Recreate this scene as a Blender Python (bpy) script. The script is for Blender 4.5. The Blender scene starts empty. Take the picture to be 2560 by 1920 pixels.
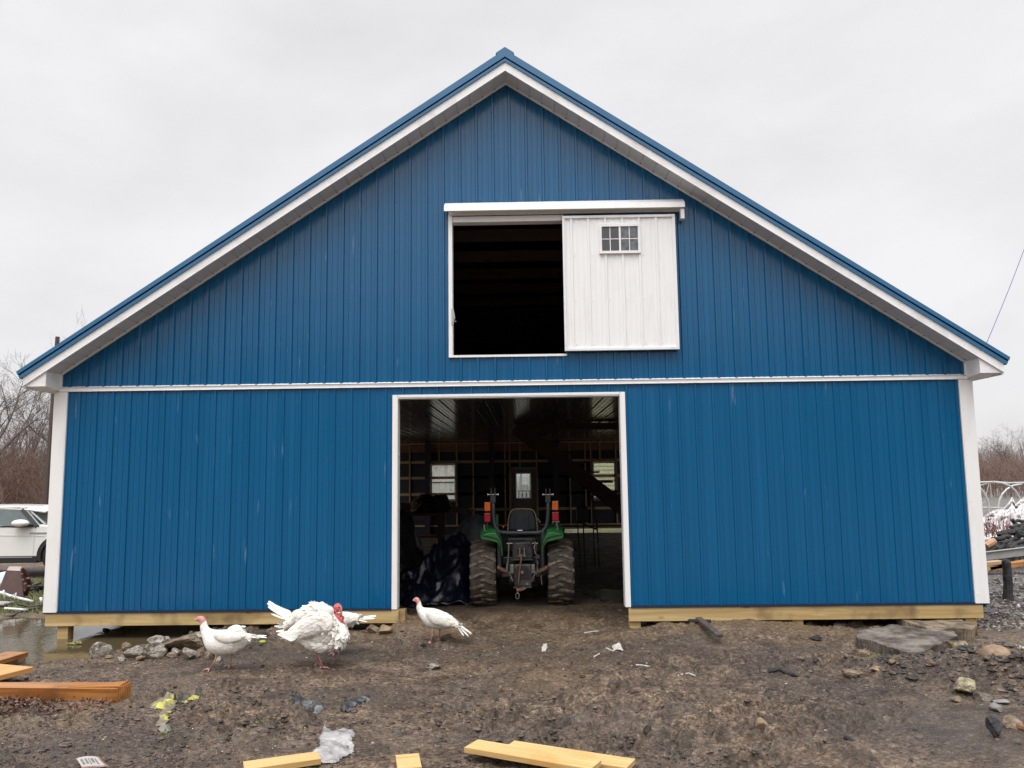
import bpy, bmesh, math, random
import numpy as np
from mathutils import Vector, Matrix
S = bpy.context.scene
COL = S.collection
rad = math.radians
# ------------------------------------------------------------------ camera
def basis(yaw, pitch, roll):
    cy, sy, cp, sp, cr, sr = math.cos(yaw), math.sin(yaw), math.cos(pitch), math.sin(pitch), math.cos(roll), math.sin(roll)
    w = np.array([-sy*cp, cy*cp, sp]); r = np.array([cy, sy, 0.]); u = np.cross(r, w)
    return cr*r + sr*u, -sr*r + cr*u, w
CAM = np.array([.1924, -10.5967, 2.0059]); FPX = 2000.
CR, CU, CW = basis(.0149, .1134, -.0125)
cd = bpy.data.cameras.new('camera'); cd.sensor_width = 36; cd.lens = FPX/2560*36; cd.clip_start = .05; cd.clip_end = 3000
co = bpy.data.objects.new('camera', cd); COL.objects.link(co)
m4 = Matrix.Identity(4)
for i in range(3):
    m4[i][0], m4[i][1], m4[i][2], m4[i][3] = CR[i], CU[i], -CW[i], CAM[i]
co.matrix_world = m4
S.camera = co
def ray(px, py): return CW + (px-1280)/FPX*CR - (py-960)/FPX*CU
def Gz(px, py, z=0.):
    d = ray(px, py); return CAM + d*((z-CAM[2])/d[2])
def Gy(px, py, y=0.):
    d = ray(px, py); return CAM + d*((y-CAM[1])/d[1])
# ------------------------------------------------------------------ light
SUN_EL, SUN_AZ = 64, 196      # high, behind the camera
W = bpy.data.worlds.new('World'); S.world = W; W.use_nodes = True
nt = W.node_tree; N = nt.nodes; L = nt.links; N.clear()
out = N.new('ShaderNodeOutputWorld'); bg = N.new('ShaderNodeBackground'); bg.inputs[1].default_value = 1.0
sky = N.new('ShaderNodeTexSky'); sky.sky_type = 'NISHITA'; sky.sun_disc = False
sky.sun_elevation = rad(SUN_EL); sky.sun_rotation = rad(SUN_AZ)
skys = N.new('ShaderNodeMix'); skys.data_type = 'RGBA'; skys.blend_type = 'MULTIPLY'; skys.inputs[0].default_value = 1
skys.inputs[7].default_value = (.1, .1, .1, 1)
tc = N.new('ShaderNodeTexCoord'); mp = N.new('ShaderNodeMapping'); mp.inputs['Scale'].default_value = (1, 1, 2.2)
no = N.new('ShaderNodeTexNoise'); no.inputs['Scale'].default_value = 1.9; no.inputs['Detail'].default_value = 6; no.inputs['Roughness'].default_value = .55; no.inputs['Distortion'].default_value = .15
rp = N.new('ShaderNodeValToRGB'); rp.color_ramp.elements[0].position = .34; rp.color_ramp.elements[0].color = (.80, .785, .80, 1)
rp.color_ramp.elements[1].position = .62; rp.color_ramp.elements[1].color = (.94, .925, .935, 1)
L.new(tc.outputs['Generated'], mp.inputs[0]); L.new(mp.outputs[0], no.inputs[0]); L.new(no.outputs[0], rp.inputs[0])
# an overcast sky is brightest overhead
sx = N.new('ShaderNodeSeparateXYZ'); L.new(tc.outputs['Generated'], sx.inputs[0])
mr = N.new('ShaderNodeMapRange'); mr.inputs[1].default_value = .55; mr.inputs[2].default_value = 1.; mr.inputs[3].default_value = 1.; mr.inputs[4].default_value = 2.3; mr.interpolation_type = 'SMOOTHSTEP'
L.new(sx.outputs[2], mr.inputs[0])
# and brighter towards the veiled sun behind the camera
dt = N.new('ShaderNodeVectorMath'); dt.operation = 'DOT_PRODUCT'; dt.inputs[1].default_value = (math.sin(rad(SUN_AZ))*math.cos(rad(SUN_EL)), math.cos(rad(SUN_AZ))*math.cos(rad(SUN_EL)), math.sin(rad(SUN_EL)))
L.new(tc.outputs['Generated'], dt.inputs[0])
m2 = N.new('ShaderNodeMapRange'); m2.inputs[1].default_value = .40; m2.inputs[2].default_value = 1.; m2.inputs[3].default_value = 0.; m2.inputs[4].default_value = 1.5; m2.interpolation_type = 'SMOOTHSTEP'; L.new(dt.outputs['Value'], m2.inputs[0])
ad = N.new('ShaderNodeMath'); L.new(mr.outputs[0], ad.inputs[0]); L.new(m2.outputs[0], ad.inputs[1])
br = N.new('ShaderNodeMix'); br.data_type = 'RGBA'; br.blend_type = 'MULTIPLY'; br.inputs[0].default_value = 1
L.new(rp.outputs[0], br.inputs[6]); L.new(ad.outputs[0], br.inputs[7])
mx = N.new('ShaderNodeMix'); mx.data_type = 'RGBA'; mx.inputs[0].default_value = .95
L.new(sky.outputs[0], skys.inputs[6]); L.new(skys.outputs[2], mx.inputs[6]); L.new(br.outputs[2], mx.inputs[7])
L.new(mx.outputs[2], bg.inputs[0]); L.new(bg.outputs[0], out.inputs[0])
sl = bpy.data.lights.new('sun', 'SUN'); sl.energy = 1.6; sl.angle = rad(40); sl.color = (1, .975, .94)
so = bpy.data.objects.new('sun', sl); COL.objects.link(so)
# sun direction: from azimuth behind the camera
sdir = Vector((math.sin(rad(SUN_AZ))*math.cos(rad(SUN_EL)), math.cos(rad(SUN_AZ))*math.cos(rad(SUN_EL)), math.sin(rad(SUN_EL))))
so.rotation_euler = sdir.to_track_quat('Z', 'Y').to_euler(); so.location = (0, -20, 30)
S.render.engine = 'CYCLES'; S.cycles.use_denoising = True; S.cycles.denoising_prefilter = 'NONE'
S.view_settings.view_transform = 'Standard'; S.view_settings.look = 'None'; S.view_settings.exposure = 0; S.view_settings.gamma = 1
# ------------------------------------------------------------------ helpers
class MB:
    def __init__(s): s.v = []; s.f = []; s.m = []
    def add(s, vs, fs, m=0):
        o = len(s.v); s.v += [tuple(map(float, p)) for p in vs]
        for f in fs: s.f.append(tuple(i+o for i in f)); s.m.append(m)
        return s
    def quad(s, a, b, c, d, m=0): return s.add([a, b, c, d], [(0, 1, 2, 3)], m)
    def box(s, x0, x1, y0, y1, z0, z1, m=0):
        return s.add([(x0,y0,z0),(x1,y0,z0),(x1,y1,z0),(x0,y1,z0),(x0,y0,z1),(x1,y0,z1),(x1,y1,z1),(x0,y1,z1)],
                     [(0,3,2,1),(4,5,6,7),(0,1,5,4),(1,2,6,5),(2,3,7,6),(3,0,4,7)], m)
    def hexa(s, p, m=0): return s.add(p, [(0,3,2,1),(4,5,6,7),(0,1,5,4),(1,2,6,5),(2,3,7,6),(3,0,4,7)], m)
    def bar(s, a, b, w, t, up=(0,0,1), m=0):
        a = Vector(a); b = Vector(b); d = (b-a).normalized(); u = Vector(up); u = (u - d*u.dot(d))
        u = u.normalized() if u.length > 1e-6 else d.orthogonal().normalized(); r = d.cross(u)
        u = u*(t/2); r = r*(w/2)
        return s.hexa([a-r-u, b-r-u, b+r-u, a+r-u, a-r+u, b-r+u, b+r+u, a+r+u], m)
    def tube(s, pts, rs, n=8, m=0, cap=True):
        pts = [Vector(p) for p in pts]
        if not hasattr(rs, '__len__'): rs = [rs]*len(pts)
        vs = []; fs = []; prev = None
        for i, p in enumerate(pts):
            d = (pts[min(i+1, len(pts)-1)] - pts[max(i-1, 0)])
            d = d.normalized() if d.length > 1e-9 else Vector((0,0,1))
            if prev is None: u = d.orthogonal().normalized()
            else:
                u = prev - d*prev.dot(d); u = u.normalized() if u.length > 1e-6 else d.orthogonal().normalized()
            prev = u; w = d.cross(u)
            for k in range(n):
                a = 2*math.pi*k/n; vs.append(p + (u*math.cos(a)+w*math.sin(a))*rs[i])
        for i in range(len(pts)-1):
            for k in range(n):
                a = i*n+k; b = i*n+(k+1) % n; fs.append((a, b, b+n, a+n))
        if cap: fs.append(tuple(range(n-1, -1, -1))); fs.append(tuple(range((len(pts)-1)*n, len(pts)*n)))
        return s.add(vs, fs, m)
    def prism(s, poly, axis, a, b, m=0):
        # poly: 2-D points; extruded along axis from a to b
        def P(q, t): return (t, q[0], q[1]) if axis == 'x' else (q[0], t, q[1]) if axis == 'y' else (q[0], q[1], t)
        n = len(poly); vs = [P(q, a) for q in poly] + [P(q, b) for q in poly]
        fs = [tuple(range(n))[::-1], tuple(range(n, 2*n))] + [(i, (i+1) % n, (i+1) % n+n, i+n) for i in range(n)]
        return s.add(vs, fs, m)
    def lathe(s, prof, c, axis='y', n=24, m=0):
        # prof: (radius, offset along axis)
        vs = []; fs = []
        for r, o in prof:
            for k in range(n):
                a = 2*math.pi*k/n; x, z = r*math.cos(a), r*math.sin(a)
                vs.append({'y': (c[0]+x, c[1]+o, c[2]+z), 'x': (c[0]+o, c[1]+x, c[2]+z), 'z': (c[0]+x, c[1]+z, c[2]+o)}[axis])
        for i in range(len(prof)-1):
            for k in range(n):
                a = i*n+k; b = i*n+(k+1) % n; fs.append((a, b, b+n, a+n))
        fs.append(tuple(range(n-1, -1, -1))); fs.append(tuple(range((len(prof)-1)*n, len(prof)*n)))
        return s.add(vs, fs, m)
    def build(s, name, mats, parent=None, smooth=False, bevel=0, sub=0, fix=True, loc=None, local=True, rot=None):
        me = bpy.data.meshes.new(name); me.from_pydata(s.v, [], s.f); me.update()
        if not isinstance(mats, (list, tuple)): mats = [mats]
        for q in mats: me.materials.append(q)
        if len(mats) > 1: me.polygons.foreach_set('material_index', s.m)
        if fix and len(s.f) < 60000:
            bm = bmesh.new(); bm.from_mesh(me); bmesh.ops.recalc_face_normals(bm, faces=bm.faces); bm.to_mesh(me); bm.free()
        if smooth: me.polygons.foreach_set('use_smooth', [True]*len(me.polygons))
        o = bpy.data.objects.new(name, me); COL.objects.link(o)
        if parent is not None:
            o.parent = parent
            if local: o.matrix_parent_inverse = parent.matrix_basis.inverted()   # mesh is in world space
        if loc is not None: o.location = loc
        if rot is not None: o.rotation_euler = rot
        if bevel:
            b = o.modifiers.new('bevel', 'BEVEL'); b.width = bevel; b.segments = 2; b.limit_method = 'ANGLE'; b.angle_limit = rad(40)
        if sub:
            b = o.modifiers.new('smooth', 'SUBSURF'); b.levels = sub; b.render_levels = sub
        return o
def tag(o, label=None, cat=None, group=None, kind=None):
    if label: o['label'] = label
    if cat: o['category'] = cat
    if group: o['group'] = group
    if kind: o['kind'] = kind
    return o
def thing(name, label, cat, loc=(0,0,0), group=None, rz=0):
    o = bpy.data.objects.new(name, None); COL.objects.link(o); o.empty_display_size = .1
    o.location = loc; o.rotation_euler = (0,0,rz)
    return tag(o, label, cat, group)
# ---- noise in numpy
def _h(ix, iy, sd):
    n = (ix*374761393 + iy*668265263 + sd*974634777) & 0x7fffffff
    n = ((n ^ (n >> 13))*1274126177) & 0x7fffffff
    n = ((n ^ (n >> 16))*668265263) & 0x7fffffff
    return ((n ^ (n >> 15)) & 0xffffff)/0xffffff
def vn(x, y, sd=0):
    x = np.asarray(x, float); y = np.asarray(y, float)
    ix = np.floor(x).astype(np.int64); iy = np.floor(y).astype(np.int64); fx = x-ix; fy = y-iy
    fx = fx*fx*fx*(fx*(fx*6-15)+10); fy = fy*fy*fy*(fy*(fy*6-15)+10)
    a = _h(ix, iy, sd); b = _h(ix+1, iy, sd); c = _h(ix, iy+1, sd); d = _h(ix+1, iy+1, sd)
    return (a*(1-fx)+b*fx)*(1-fy) + (c*(1-fx)+d*fx)*fy
def fbm(x, y, sd=0, o=4):
    t = 0; a = .5; x = np.asarray(x, float); y = np.asarray(y, float)
    for k in range(o):
        t = t + a*(vn(x, y, sd+k*17)-.5); a *= .5
        x, y = 1.7*x+.9*y+3.1, 1.7*y-.9*x+1.7
    return t*2
def ridge(x, y, sd=0, o=3):
    t = 0; a = .5; x = np.asarray(x, float); y = np.asarray(y, float)
    for k in range(o):
        t = t + a*(1-np.abs(2*vn(x, y, sd+k*29)-1)); a *= .5
        x, y = 1.8*x+.8*y+2.1, 1.8*y-.8*x+5.7
    return t
def sst(a, b, x):
    t = np.clip((np.asarray(x, float)-a)/(b-a), 0, 1); return t*t*(3-2*t)
# ---- materials
def nmat(name):
    m = bpy.data.materials.new(name); m.use_nodes = True; t = m.node_tree
    return m, t, t.nodes, t.links, t.nodes['Principled BSDF']
def ramp(N, stops):
    r = N.new('ShaderNodeValToRGB'); e = r.color_ramp.elements
    while len(e) < len(stops): e.new(.5)
    for q, (p, c) in zip(e, stops): q.position = p; q.color = (*c, 1) if len(c) == 3 else c
    return r
def M(name, c1, c2=None, scale=6, rough=.6, r2=None, bump=0, bscale=None, stretch=(1,1,1), metal=0, spec=.5, detail=5, lo=.35, hi=.65, coat=0, c3=None):
    m, t, N, L, b = nmat(name)
    b.inputs['Metallic'].default_value = metal; b.inputs['Roughness'].default_value = rough; b.inputs['Specular IOR Level'].default_value = spec
    b.inputs['Base Color'].default_value = (*c1, 1); b.inputs['Coat Weight'].default_value = coat; b.inputs['Coat Roughness'].default_value = .08
    if c2 is None and not bump: return m
    tc = N.new('ShaderNodeTexCoord'); mp = N.new('ShaderNodeMapping'); mp.inputs['Scale'].default_value = stretch
    L.new(tc.outputs['Object'], mp.inputs[0])
    n = N.new('ShaderNodeTexNoise'); n.inputs['Scale'].default_value = scale; n.inputs['Detail'].default_value = detail; n.inputs['Roughness'].default_value = .6
    L.new(mp.outputs[0], n.inputs[0])
    if c2 is not None:
        st = [(lo, c1), (hi, c2)] if c3 is None else [(lo, c1), ((lo+hi)/2, c2), (hi, c3)]
        r = ramp(N, st); L.new(n.outputs[0], r.inputs[0]); L.new(r.outputs[0], b.inputs['Base Color'])
    if r2 is not None:
        q = N.new('ShaderNodeMapRange'); q.inputs[1].default_value = lo; q.inputs[2].default_value = hi; q.inputs[3].default_value = rough; q.inputs[4].default_value = r2
        L.new(n.outputs[0], q.inputs[0]); L.new(q.outputs[0], b.inputs['Roughness'])
    if bump:
        n2 = n
        if bscale:
            n2 = N.new('ShaderNodeTexNoise'); n2.inputs['Scale'].default_value = bscale; n2.inputs['Detail'].default_value = 5; L.new(mp.outputs[0], n2.inputs[0])
        bu = N.new('ShaderNodeBump'); bu.inputs['Strength'].default_value = bump; bu.inputs['Distance'].default_value = .02
        L.new(n2.outputs[0], bu.inputs['Height']); L.new(bu.outputs[0], b.inputs['Normal'])
    return m
def wood(name, c1, c2, ck, rough=.55, k=1., axis=0, stain=None):
    m, t, N, L, b = nmat(name); b.inputs['Roughness'].default_value = rough
    tc = N.new('ShaderNodeTexCoord'); mp = N.new('ShaderNodeMapping')
    s = [26*k]*3; s[axis] = 1.3*k; mp.inputs['Scale'].default_value = s
    L.new(tc.outputs['Object'], mp.inputs[0])
    n = N.new('ShaderNodeTexNoise'); n.inputs['Scale'].default_value = 1; n.inputs['Detail'].default_value = 6; n.inputs['Distortion'].default_value = .8; L.new(mp.outputs[0], n.inputs[0])
    wv = N.new('ShaderNodeTexWave'); wv.wave_type = 'BANDS'; wv.bands_direction = 'XYZ'[(axis+1) % 3]; wv.inputs['Scale'].default_value = .55; wv.inputs['Distortion'].default_value = 5; wv.inputs['Detail'].default_value = 3; wv.inputs['Detail Scale'].default_value = .5
    L.new(mp.outputs[0], wv.inputs[0]); av = N.new('ShaderNodeMath'); av.operation = 'MULTIPLY_ADD'; av.inputs[1].default_value = .34; L.new(wv.outputs[1], av.inputs[0])
    a2 = N.new('ShaderNodeMath'); a2.operation = 'MULTIPLY_ADD'; a2.inputs[1].default_value = .9; a2.inputs[2].default_value = -.12; L.new(n.outputs[0], a2.inputs[0]); L.new(a2.outputs[0], av.inputs[2])
    r = ramp(N, [(.28, c1), (.74, c2)]); L.new(av.outputs[0], r.inputs[0])
    # knots
    mp2 = N.new('ShaderNodeMapping'); s = [5.]*3; s[axis] = 2.1; mp2.inputs['Scale'].default_value = s; L.new(tc.outputs['Object'], mp2.inputs[0])
    v = N.new('ShaderNodeTexVoronoi'); v.inputs['Scale'].default_value = 1.; L.new(mp2.outputs[0], v.inputs[0])
    kr = ramp(N, [(.03, (1,1,1)), (.13, (0,0,0))]); L.new(v.outputs['Distance'], kr.inputs[0])
    mx = N.new('ShaderNodeMix'); mx.data_type = 'RGBA'; L.new(kr.outputs[0], mx.inputs[0]); L.new(r.outputs[0], mx.inputs[6]); mx.inputs[7].default_value = (*ck, 1)
    last = mx.outputs[2]
    if stain:
        n3 = N.new('ShaderNodeTexNoise'); n3.inputs['Scale'].default_value = 2.6; n3.inputs['Detail'].default_value = 7; L.new(tc.outputs['Object'], n3.inputs[0])
        sr = ramp(N, [(.52, (0,0,0)), (.70, (.85,.85,.85))]); L.new(n3.outputs[0], sr.inputs[0])
        m3 = N.new('ShaderNodeMix'); m3.data_type = 'RGBA'; L.new(sr.outputs[0], m3.inputs[0]); L.new(last, m3.inputs[6]); m3.inputs[7].default_value = (*stain, 1); last = m3.outputs[2]
    L.new(last, b.inputs['Base Color'])
    bu = N.new('ShaderNodeBump'); bu.inputs['Strength'].default_value = .25; bu.inputs['Distance'].default_value = .004; L.new(n.outputs[0], bu.inputs['Height']); L.new(bu.outputs[0], b.inputs['Normal'])
    return m
def glass(name, tint=(.9,.95,.95), refl=.12, rough=.01):
    m = bpy.data.materials.new(name); m.use_nodes = True; N = m.node_tree.nodes; L = m.node_tree.links; N.clear()
    o = N.new('ShaderNodeOutputMaterial'); a = N.new('ShaderNodeBsdfTransparent'); a.inputs[0].default_value = (*tint, 1)
    g = N.new('ShaderNodeBsdfGlossy'); g.inputs['Roughness'].default_value = rough; x = N.new('ShaderNodeMixShader')
    fr = N.new('ShaderNodeFresnel'); fr.inputs[0].default_value = 1.5
    ad = N.new('ShaderNodeMath'); ad.operation = 'ADD'; ad.inputs[1].default_value = refl; L.new(fr.outputs[0], ad.inputs[0])
    L.new(ad.outputs[0], x.inputs[0]); L.new(a.outputs[0], x.inputs[1]); L.new(g.outputs[0], x.inputs[2]); L.new(x.outputs[0], o.inputs[0])
    return m
WHITE = M('white_painted_metal', (.76,.75,.74), (.81,.81,.80), 5, .35, bump=.05, bscale=9, stretch=(1.6,1.6,.35), lo=.28, hi=.50)
DIRTYW = M('dirty_white_scrap', (.56,.54,.50), (.34,.31,.27), 40, .6)
WHITE2 = M('white_vinyl', (.64,.635,.63), (.79,.79,.79), 4, .45, lo=.28, hi=.5)
YPINE = wood('treated_pine', (.38,.26,.105), (.58,.44,.21), (.14,.075,.025), .6, stain=(.17,.11,.055))
PINE = wood('fresh_pine', (.44,.27,.09), (.70,.52,.25), (.34,.12,.035), .5, stain=(.50,.25,.07))
OPINE = wood('wet_orange_pine', (.24,.085,.02), (.50,.23,.065), (.10,.03,.01), .33, stain=(.14,.06,.02))
BLACK = M('black_plastic', (.010,.010,.012), (.02,.02,.022), 8, .45)
CHAR = M('charred_wood', (.008,.008,.009), (.035,.033,.033), 14, .7, bump=.8, bscale=30)
# ------------------------------------------------------------------ ground
WATER_Z = -.012
def blob(x, y, cx, cy, rx, ry, rz=0., soft=.5):
    c, s = math.cos(rz), math.sin(rz); dx = np.asarray(x)-cx; dy = np.asarray(y)-cy
    q = np.sqrt(((c*dx+s*dy)/rx)**2 + ((-s*dx+c*dy)/ry)**2)
    return 1-sst(1-soft, 1+soft, q)
def puddle_mask(x, y):
    n = .35*fbm(np.asarray(x)*1.3, np.asarray(y)*1.3, 77, 4)
    a = blob(np.asarray(x)+n*.8, np.asarray(y)+n*.8, -7.2, .35, 1.5, 1.25, .1, .25)
    b = blob(np.asarray(x)+n*.5, np.asarray(y)+n*.5, -5.6, .1, 1.7, 1.25, .18, .3)
    c = .75*blob(np.asarray(x)+n*.9, np.asarray(y)+n*.9, -8.7, 1.1, 1.6, .5, -.1, .4)
    return np.clip(np.maximum(np.maximum(a, b), c), 0, 1)
def puddle2_mask(x, y):
    n = .3*fbm(np.asarray(x)*2.5, np.asarray(y)*2.5, 78, 3)
    return blob(np.asarray(x)+n*.4, np.asarray(y)+n*.4, 5.55, -2.35, .62, .33, -.1, .25)
def puddle3_mask(x, y):
    n = .6*fbm(np.asarray(x)*3.5, np.asarray(y)*2.5, 79, 3)
    return blob(np.asarray(x)+n*.5, np.asarray(y)+n*.6, 1.62, 2.75, .5, .75, 0, .3)
def gh(x, y):
    x = np.asarray(x, float); y = np.asarray(y, float)
    near = 1-sst(14, 40, np.hypot(x, y))
    inside = sst(.2, .9, y)*(1-sst(17, 17.5, y))*(1-sst(5.9, 6.2, np.abs(x)))
    smooth = np.maximum(sst(2.2, 4.2, x-.35*(y+4.5))*(1-sst(-3.9, -3.0, y))*.85, inside*.75)
    rough = (1-smooth)*near
    h = .055*fbm(x*.55, y*.55, 3, 3)*near
    clod = sst(-.02, .30, fbm(x*.95, y*1.1, 8, 3))
    h = h + rough*((.016+.032*clod)*fbm(x*4.2, y*5.0, 5, 3) + (.014+.034*clod)*(ridge(x*7.5+.6*fbm(x*3,y*3,61,2), y*12, 6, 3)-.55) + .011*(ridge(x*11, y*27, 66, 2)-.5) + .008*fbm(x*22, y*40, 7, 2)) + (1-rough)*near*.008*fbm(x*9, y*9, 9, 3)
    ys_ = y - .22*x; f1 = fbm(x*2.1, y*2.1, 70, 2)
    h = h + rough*((.008+.050*clod)*(sst(.47, .57, vn(x*3.3+.9*f1, ys_*7.5-.9*f1, 71))-.5) + (.008+.042*clod)*(sst(.46, .60, vn(x*6.5+.6*f1, ys_*16, 72))-.5) + (.005+.010*clod)*(sst(.45, .64, vn(x*13, ys_*32, 73))-.5)) - .012*rough
    h = h + inside*(.07 + .03*sst(15, 16.8, y))
    # dirt heaped at the door jambs and under the skirt boards
    h = h + .19*blob(x, y, -1.30, .12, .34, .38, 0, .6)*(.8+.8*fbm(x*4, y*4, 12)) + .07*blob(x, y, -.75, -.25, .5, .35, 0, .6)
    h = h + .07*blob(x, y, 2.4, -.15, 1.0, .45, 0, .6) + .05*blob(x, y, 1.2, -.5, .6, .3, 0, .6) + .06*blob(x, y, 3.2, -.2, .9, .35, 0, .6)
    h = h + .05*blob(x, y, -2.8, -.3, 1.2, .5, 0, .6)
    h = h + .09*blob(x, y, -3.95, -.66, 1.0, .32, .1, .6)*(.6+.8*ridge(x*5, y*6, 19, 3))
    # dark clods of soil heaped at the right
    for cx, cy, rx, ry, a in ((4.3,-2.55,.75,.32,.15),(4.9,-2.9,.35,.3,.15),(5.1,-3.3,.45,.28,.10),(4.0,-2.05,.6,.2,.06),(4.75,-2.1,.45,.2,.10),(5.3,-1.7,.5,.25,.08)):
        h = h + a*blob(x, y, cx, cy, rx, ry, 0, .7)*(.5+1.1*ridge(x*6, y*7, 15, 3))
    # wheel ruts with tread ripples running out of the door
    for cx in (-.35, .55):
        cxx = cx + .05*(y+2)
        tr = np.exp(-((x-cxx)/.19)**2)*sst(-5.2, -4.4, y)*(1-sst(-1.2, -.2, y))*sst(-.1, .3, fbm(x*.9, y*.9, 22, 2)+.12)
        h = h - .035*tr + .014*tr*np.sin(y*2*math.pi/.105 + 3*np.abs(x-cxx))
    h = h - .17*puddle_mask(x, y) - .10*puddle2_mask(x, y) - .05*puddle3_mask(x, y)*1.4
    h = h - .13*sst(4, 8, y)*(1-sst(-6.6, -6.1, x))*near
    h = h + .0*x
    return h
def gz(x, y): return float(gh(np.array([x]), np.array([y]))[0])
def lines(lo, hi, step, far, g=1.13):
    a = list(np.arange(lo, hi+1e-6, step)); s = step; p = hi
    up = []
    while p < far: s *= g; p += s; up.append(p)
    s = step; p = lo; dn = []
    while p > -far: s *= g; p -= s; dn.append(p)
    return np.array(dn[::-1]+a+up)
gx = lines(-5.0, 6.1, .0145, 900); gy = lines(-5.2, .3, .0175, 900)
X, Y = np.meshgrid(gx, gy); nx, ny = len(gx), len(gy)
Z = gh(X.ravel(), Y.ravel())
import bisect
_gx, _gy, _Z, _PM = gx.tolist(), gy.tolist(), Z.reshape(ny, nx), None
def _bil(T, x, y):
    i = min(max(bisect.bisect(_gx, x)-1, 0), nx-2); j = min(max(bisect.bisect(_gy, y)-1, 0), ny-2)
    u = (x-_gx[i])/(_gx[i+1]-_gx[i]); v = (y-_gy[j])/(_gy[j+1]-_gy[j])
    return float((T[j,i]*(1-u)+T[j,i+1]*u)*(1-v)+(T[j+1,i]*(1-u)+T[j+1,i+1]*u)*v)
def gz(x, y): return _bil(_Z, x, y)
me = bpy.data.meshes.new('ground'); me.vertices.add(nx*ny)
me.vertices.foreach_set('co', np.stack([X.ravel(), Y.ravel(), Z], 1).ravel())
idx = np.arange(nx*ny).reshape(ny, nx)
q = np.stack([idx[:-1,:-1], idx[:-1,1:], idx[1:,1:], idx[1:,:-1]], -1).reshape(-1, 4)
me.loops.add(q.size); me.polygons.add(len(q))
me.loops.foreach_set('vertex_index', q.ravel().astype(np.int32)); me.polygons.foreach_set('loop_start', np.arange(0, q.size, 4, dtype=np.int32))
me.polygons.foreach_set('use_smooth', np.ones(len(q), bool)); me.update(calc_edges=True); me.validate()
xr, yr = X.ravel(), Y.ravel(); _PM = np.maximum(puddle_mask(xr, yr), puddle2_mask(xr, yr)).reshape(ny, nx)
def pm(x, y): return _bil(_PM, x, y)
def attr(nm, v):
    a = me.attributes.new(nm, 'FLOAT', 'POINT'); a.data.foreach_set('value', np.clip(v, 0, 1).astype(np.float32))
fb = fbm(xr*.8, yr*.8, 31, 4); fb2 = fbm(xr*2.4, yr*2.4, 32, 4)
tan = 0*xr
for cx, cy, rx, ry, a in ((-1.2,.05,.55,.5,1.),(-.85,-.35,.35,.25,.9),(1.2,-.55,.6,.28,.8),(2.6,-.2,1.3,.4,.6),(3.6,-.25,1.1,.4,.8),(-.2,-.2,.9,.35,.55),(.9,.9,1.0,.6,.6),(6.6,-1.2,1.5,.6,.5),(-4.3,.3,1.6,.5,.3),(.3,1.2,1.2,.3,.35)):
    tan = np.maximum(tan, a*blob(xr+.25*fb2, yr+.2*fb2, cx, cy, rx, ry, 0, .55))
tan = np.maximum(tan, .7*sst(.05, .35, fb)*sst(-5, -3.5, yr)*(np.abs(xr) < 8))
attr('tan', tan)
char = np.maximum(sst(.1, .35, fbm(xr*.65+4, yr*1.0, 41, 4))*.8, .9*blob(xr+.3*fb2, yr+.3*fb2, 4.55, -2.65, 1.0, .6, 0, .6))
char = np.maximum(char, .7*blob(xr+.4*fb2, yr+.3*fb2, -1.2, -2.9, 1.3, .35, .1, .6)); char = np.maximum(char, .6*blob(xr+.3*fb2, yr+.3*fb2, 1.4, -1.4, 1.6, .5, 0, .6))
char = np.maximum(char, .8*blob(xr+.9*fb2, yr+.6*fb2, .1, -1.25, 2.6, .75, -.05, .6)*sst(-.25, .15, fb+.5*fb2)); char = np.maximum(char, .9*blob(xr+.5*fb2, yr+.3*fb2, 2.7, -2.1, 1.0, .35, 0, .6)); attr('char', char)
wet = np.maximum(blob(xr+.5*fb2, yr+.3*fb2, 4.6, -4.3, 1.9, .9, 0, .5), sst(.02, .6, puddle_mask(xr, yr))*.6)
wet = np.maximum(wet, .7*blob(xr+.5*fb2, yr, 8, -1.3, 2.2, 1.0, 0, .6)); wet = np.maximum(wet, .85*sst(.12, .32, fbm(xr*.9+9, yr*1.4, 52, 4))*(yr < .2)); attr('wet', wet)
attr('grass', np.maximum(blob(xr+.5*fb2, yr+.5*fb2, -9.5, 3.4, 2.6, 1.25, -.2, .4)*sst(-.25, .05, fb2), sst(12, 30, yr)*.12) + sst(17.3, 19, yr)*(np.abs(xr) < 14))
gra = sst(6.0, 7.0, xr+.4*fb2)*sst(-.9, .4, yr-.1*(xr-6)+.5*fb2); attr('gravel', gra)
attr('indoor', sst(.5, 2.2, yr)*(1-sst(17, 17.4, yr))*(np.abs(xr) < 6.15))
m, t, N, L, b = nmat('mud')
def A(n):
    a = N.new('ShaderNodeAttribute'); a.attribute_name = n; return a.outputs['Fac']
tc = N.new('ShaderNodeTexCoord')
def noise(s, d=6, r=.6, sy=1.):
    n = N.new('ShaderNodeTexNoise'); n.inputs['Scale'].default_value = s; n.inputs['Detail'].default_value = d; n.inputs['Roughness'].default_value = r; q = N.new('ShaderNodeMapping'); q.inputs['Scale'].default_value = (1, sy, 1); L.new(tc.outputs['Object'], q.inputs[0]); L.new(q.outputs[0], n.inputs[0]); return n.outputs[0]
def mixc(f, a, c):
    x = N.new('ShaderNodeMix'); x.data_type = 'RGBA'
    L.new(f, x.inputs[0]) if not isinstance(f, float) else None
    for s_, v in ((6, a), (7, c)):
        if isinstance(v, tuple): x.inputs[s_].default_value = (*v, 1)
        else: L.new(v, x.inputs[s_])
    return x.outputs[2]
def mul(a, c):
    x = N.new('ShaderNodeMath'); x.operation = 'MULTIPLY'; L.new(a, x.inputs[0])
    if isinstance(c, float): x.inputs[1].default_value = c
    else: L.new(c, x.inputs[1])
    return x.outputs[0]
n1 = noise(3.5); n2 = noise(22, 8, .78, 1.7); n3 = noise(70, 5, .75, 1.3); n4 = noise(17, 5, .7, 2.2)
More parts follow.
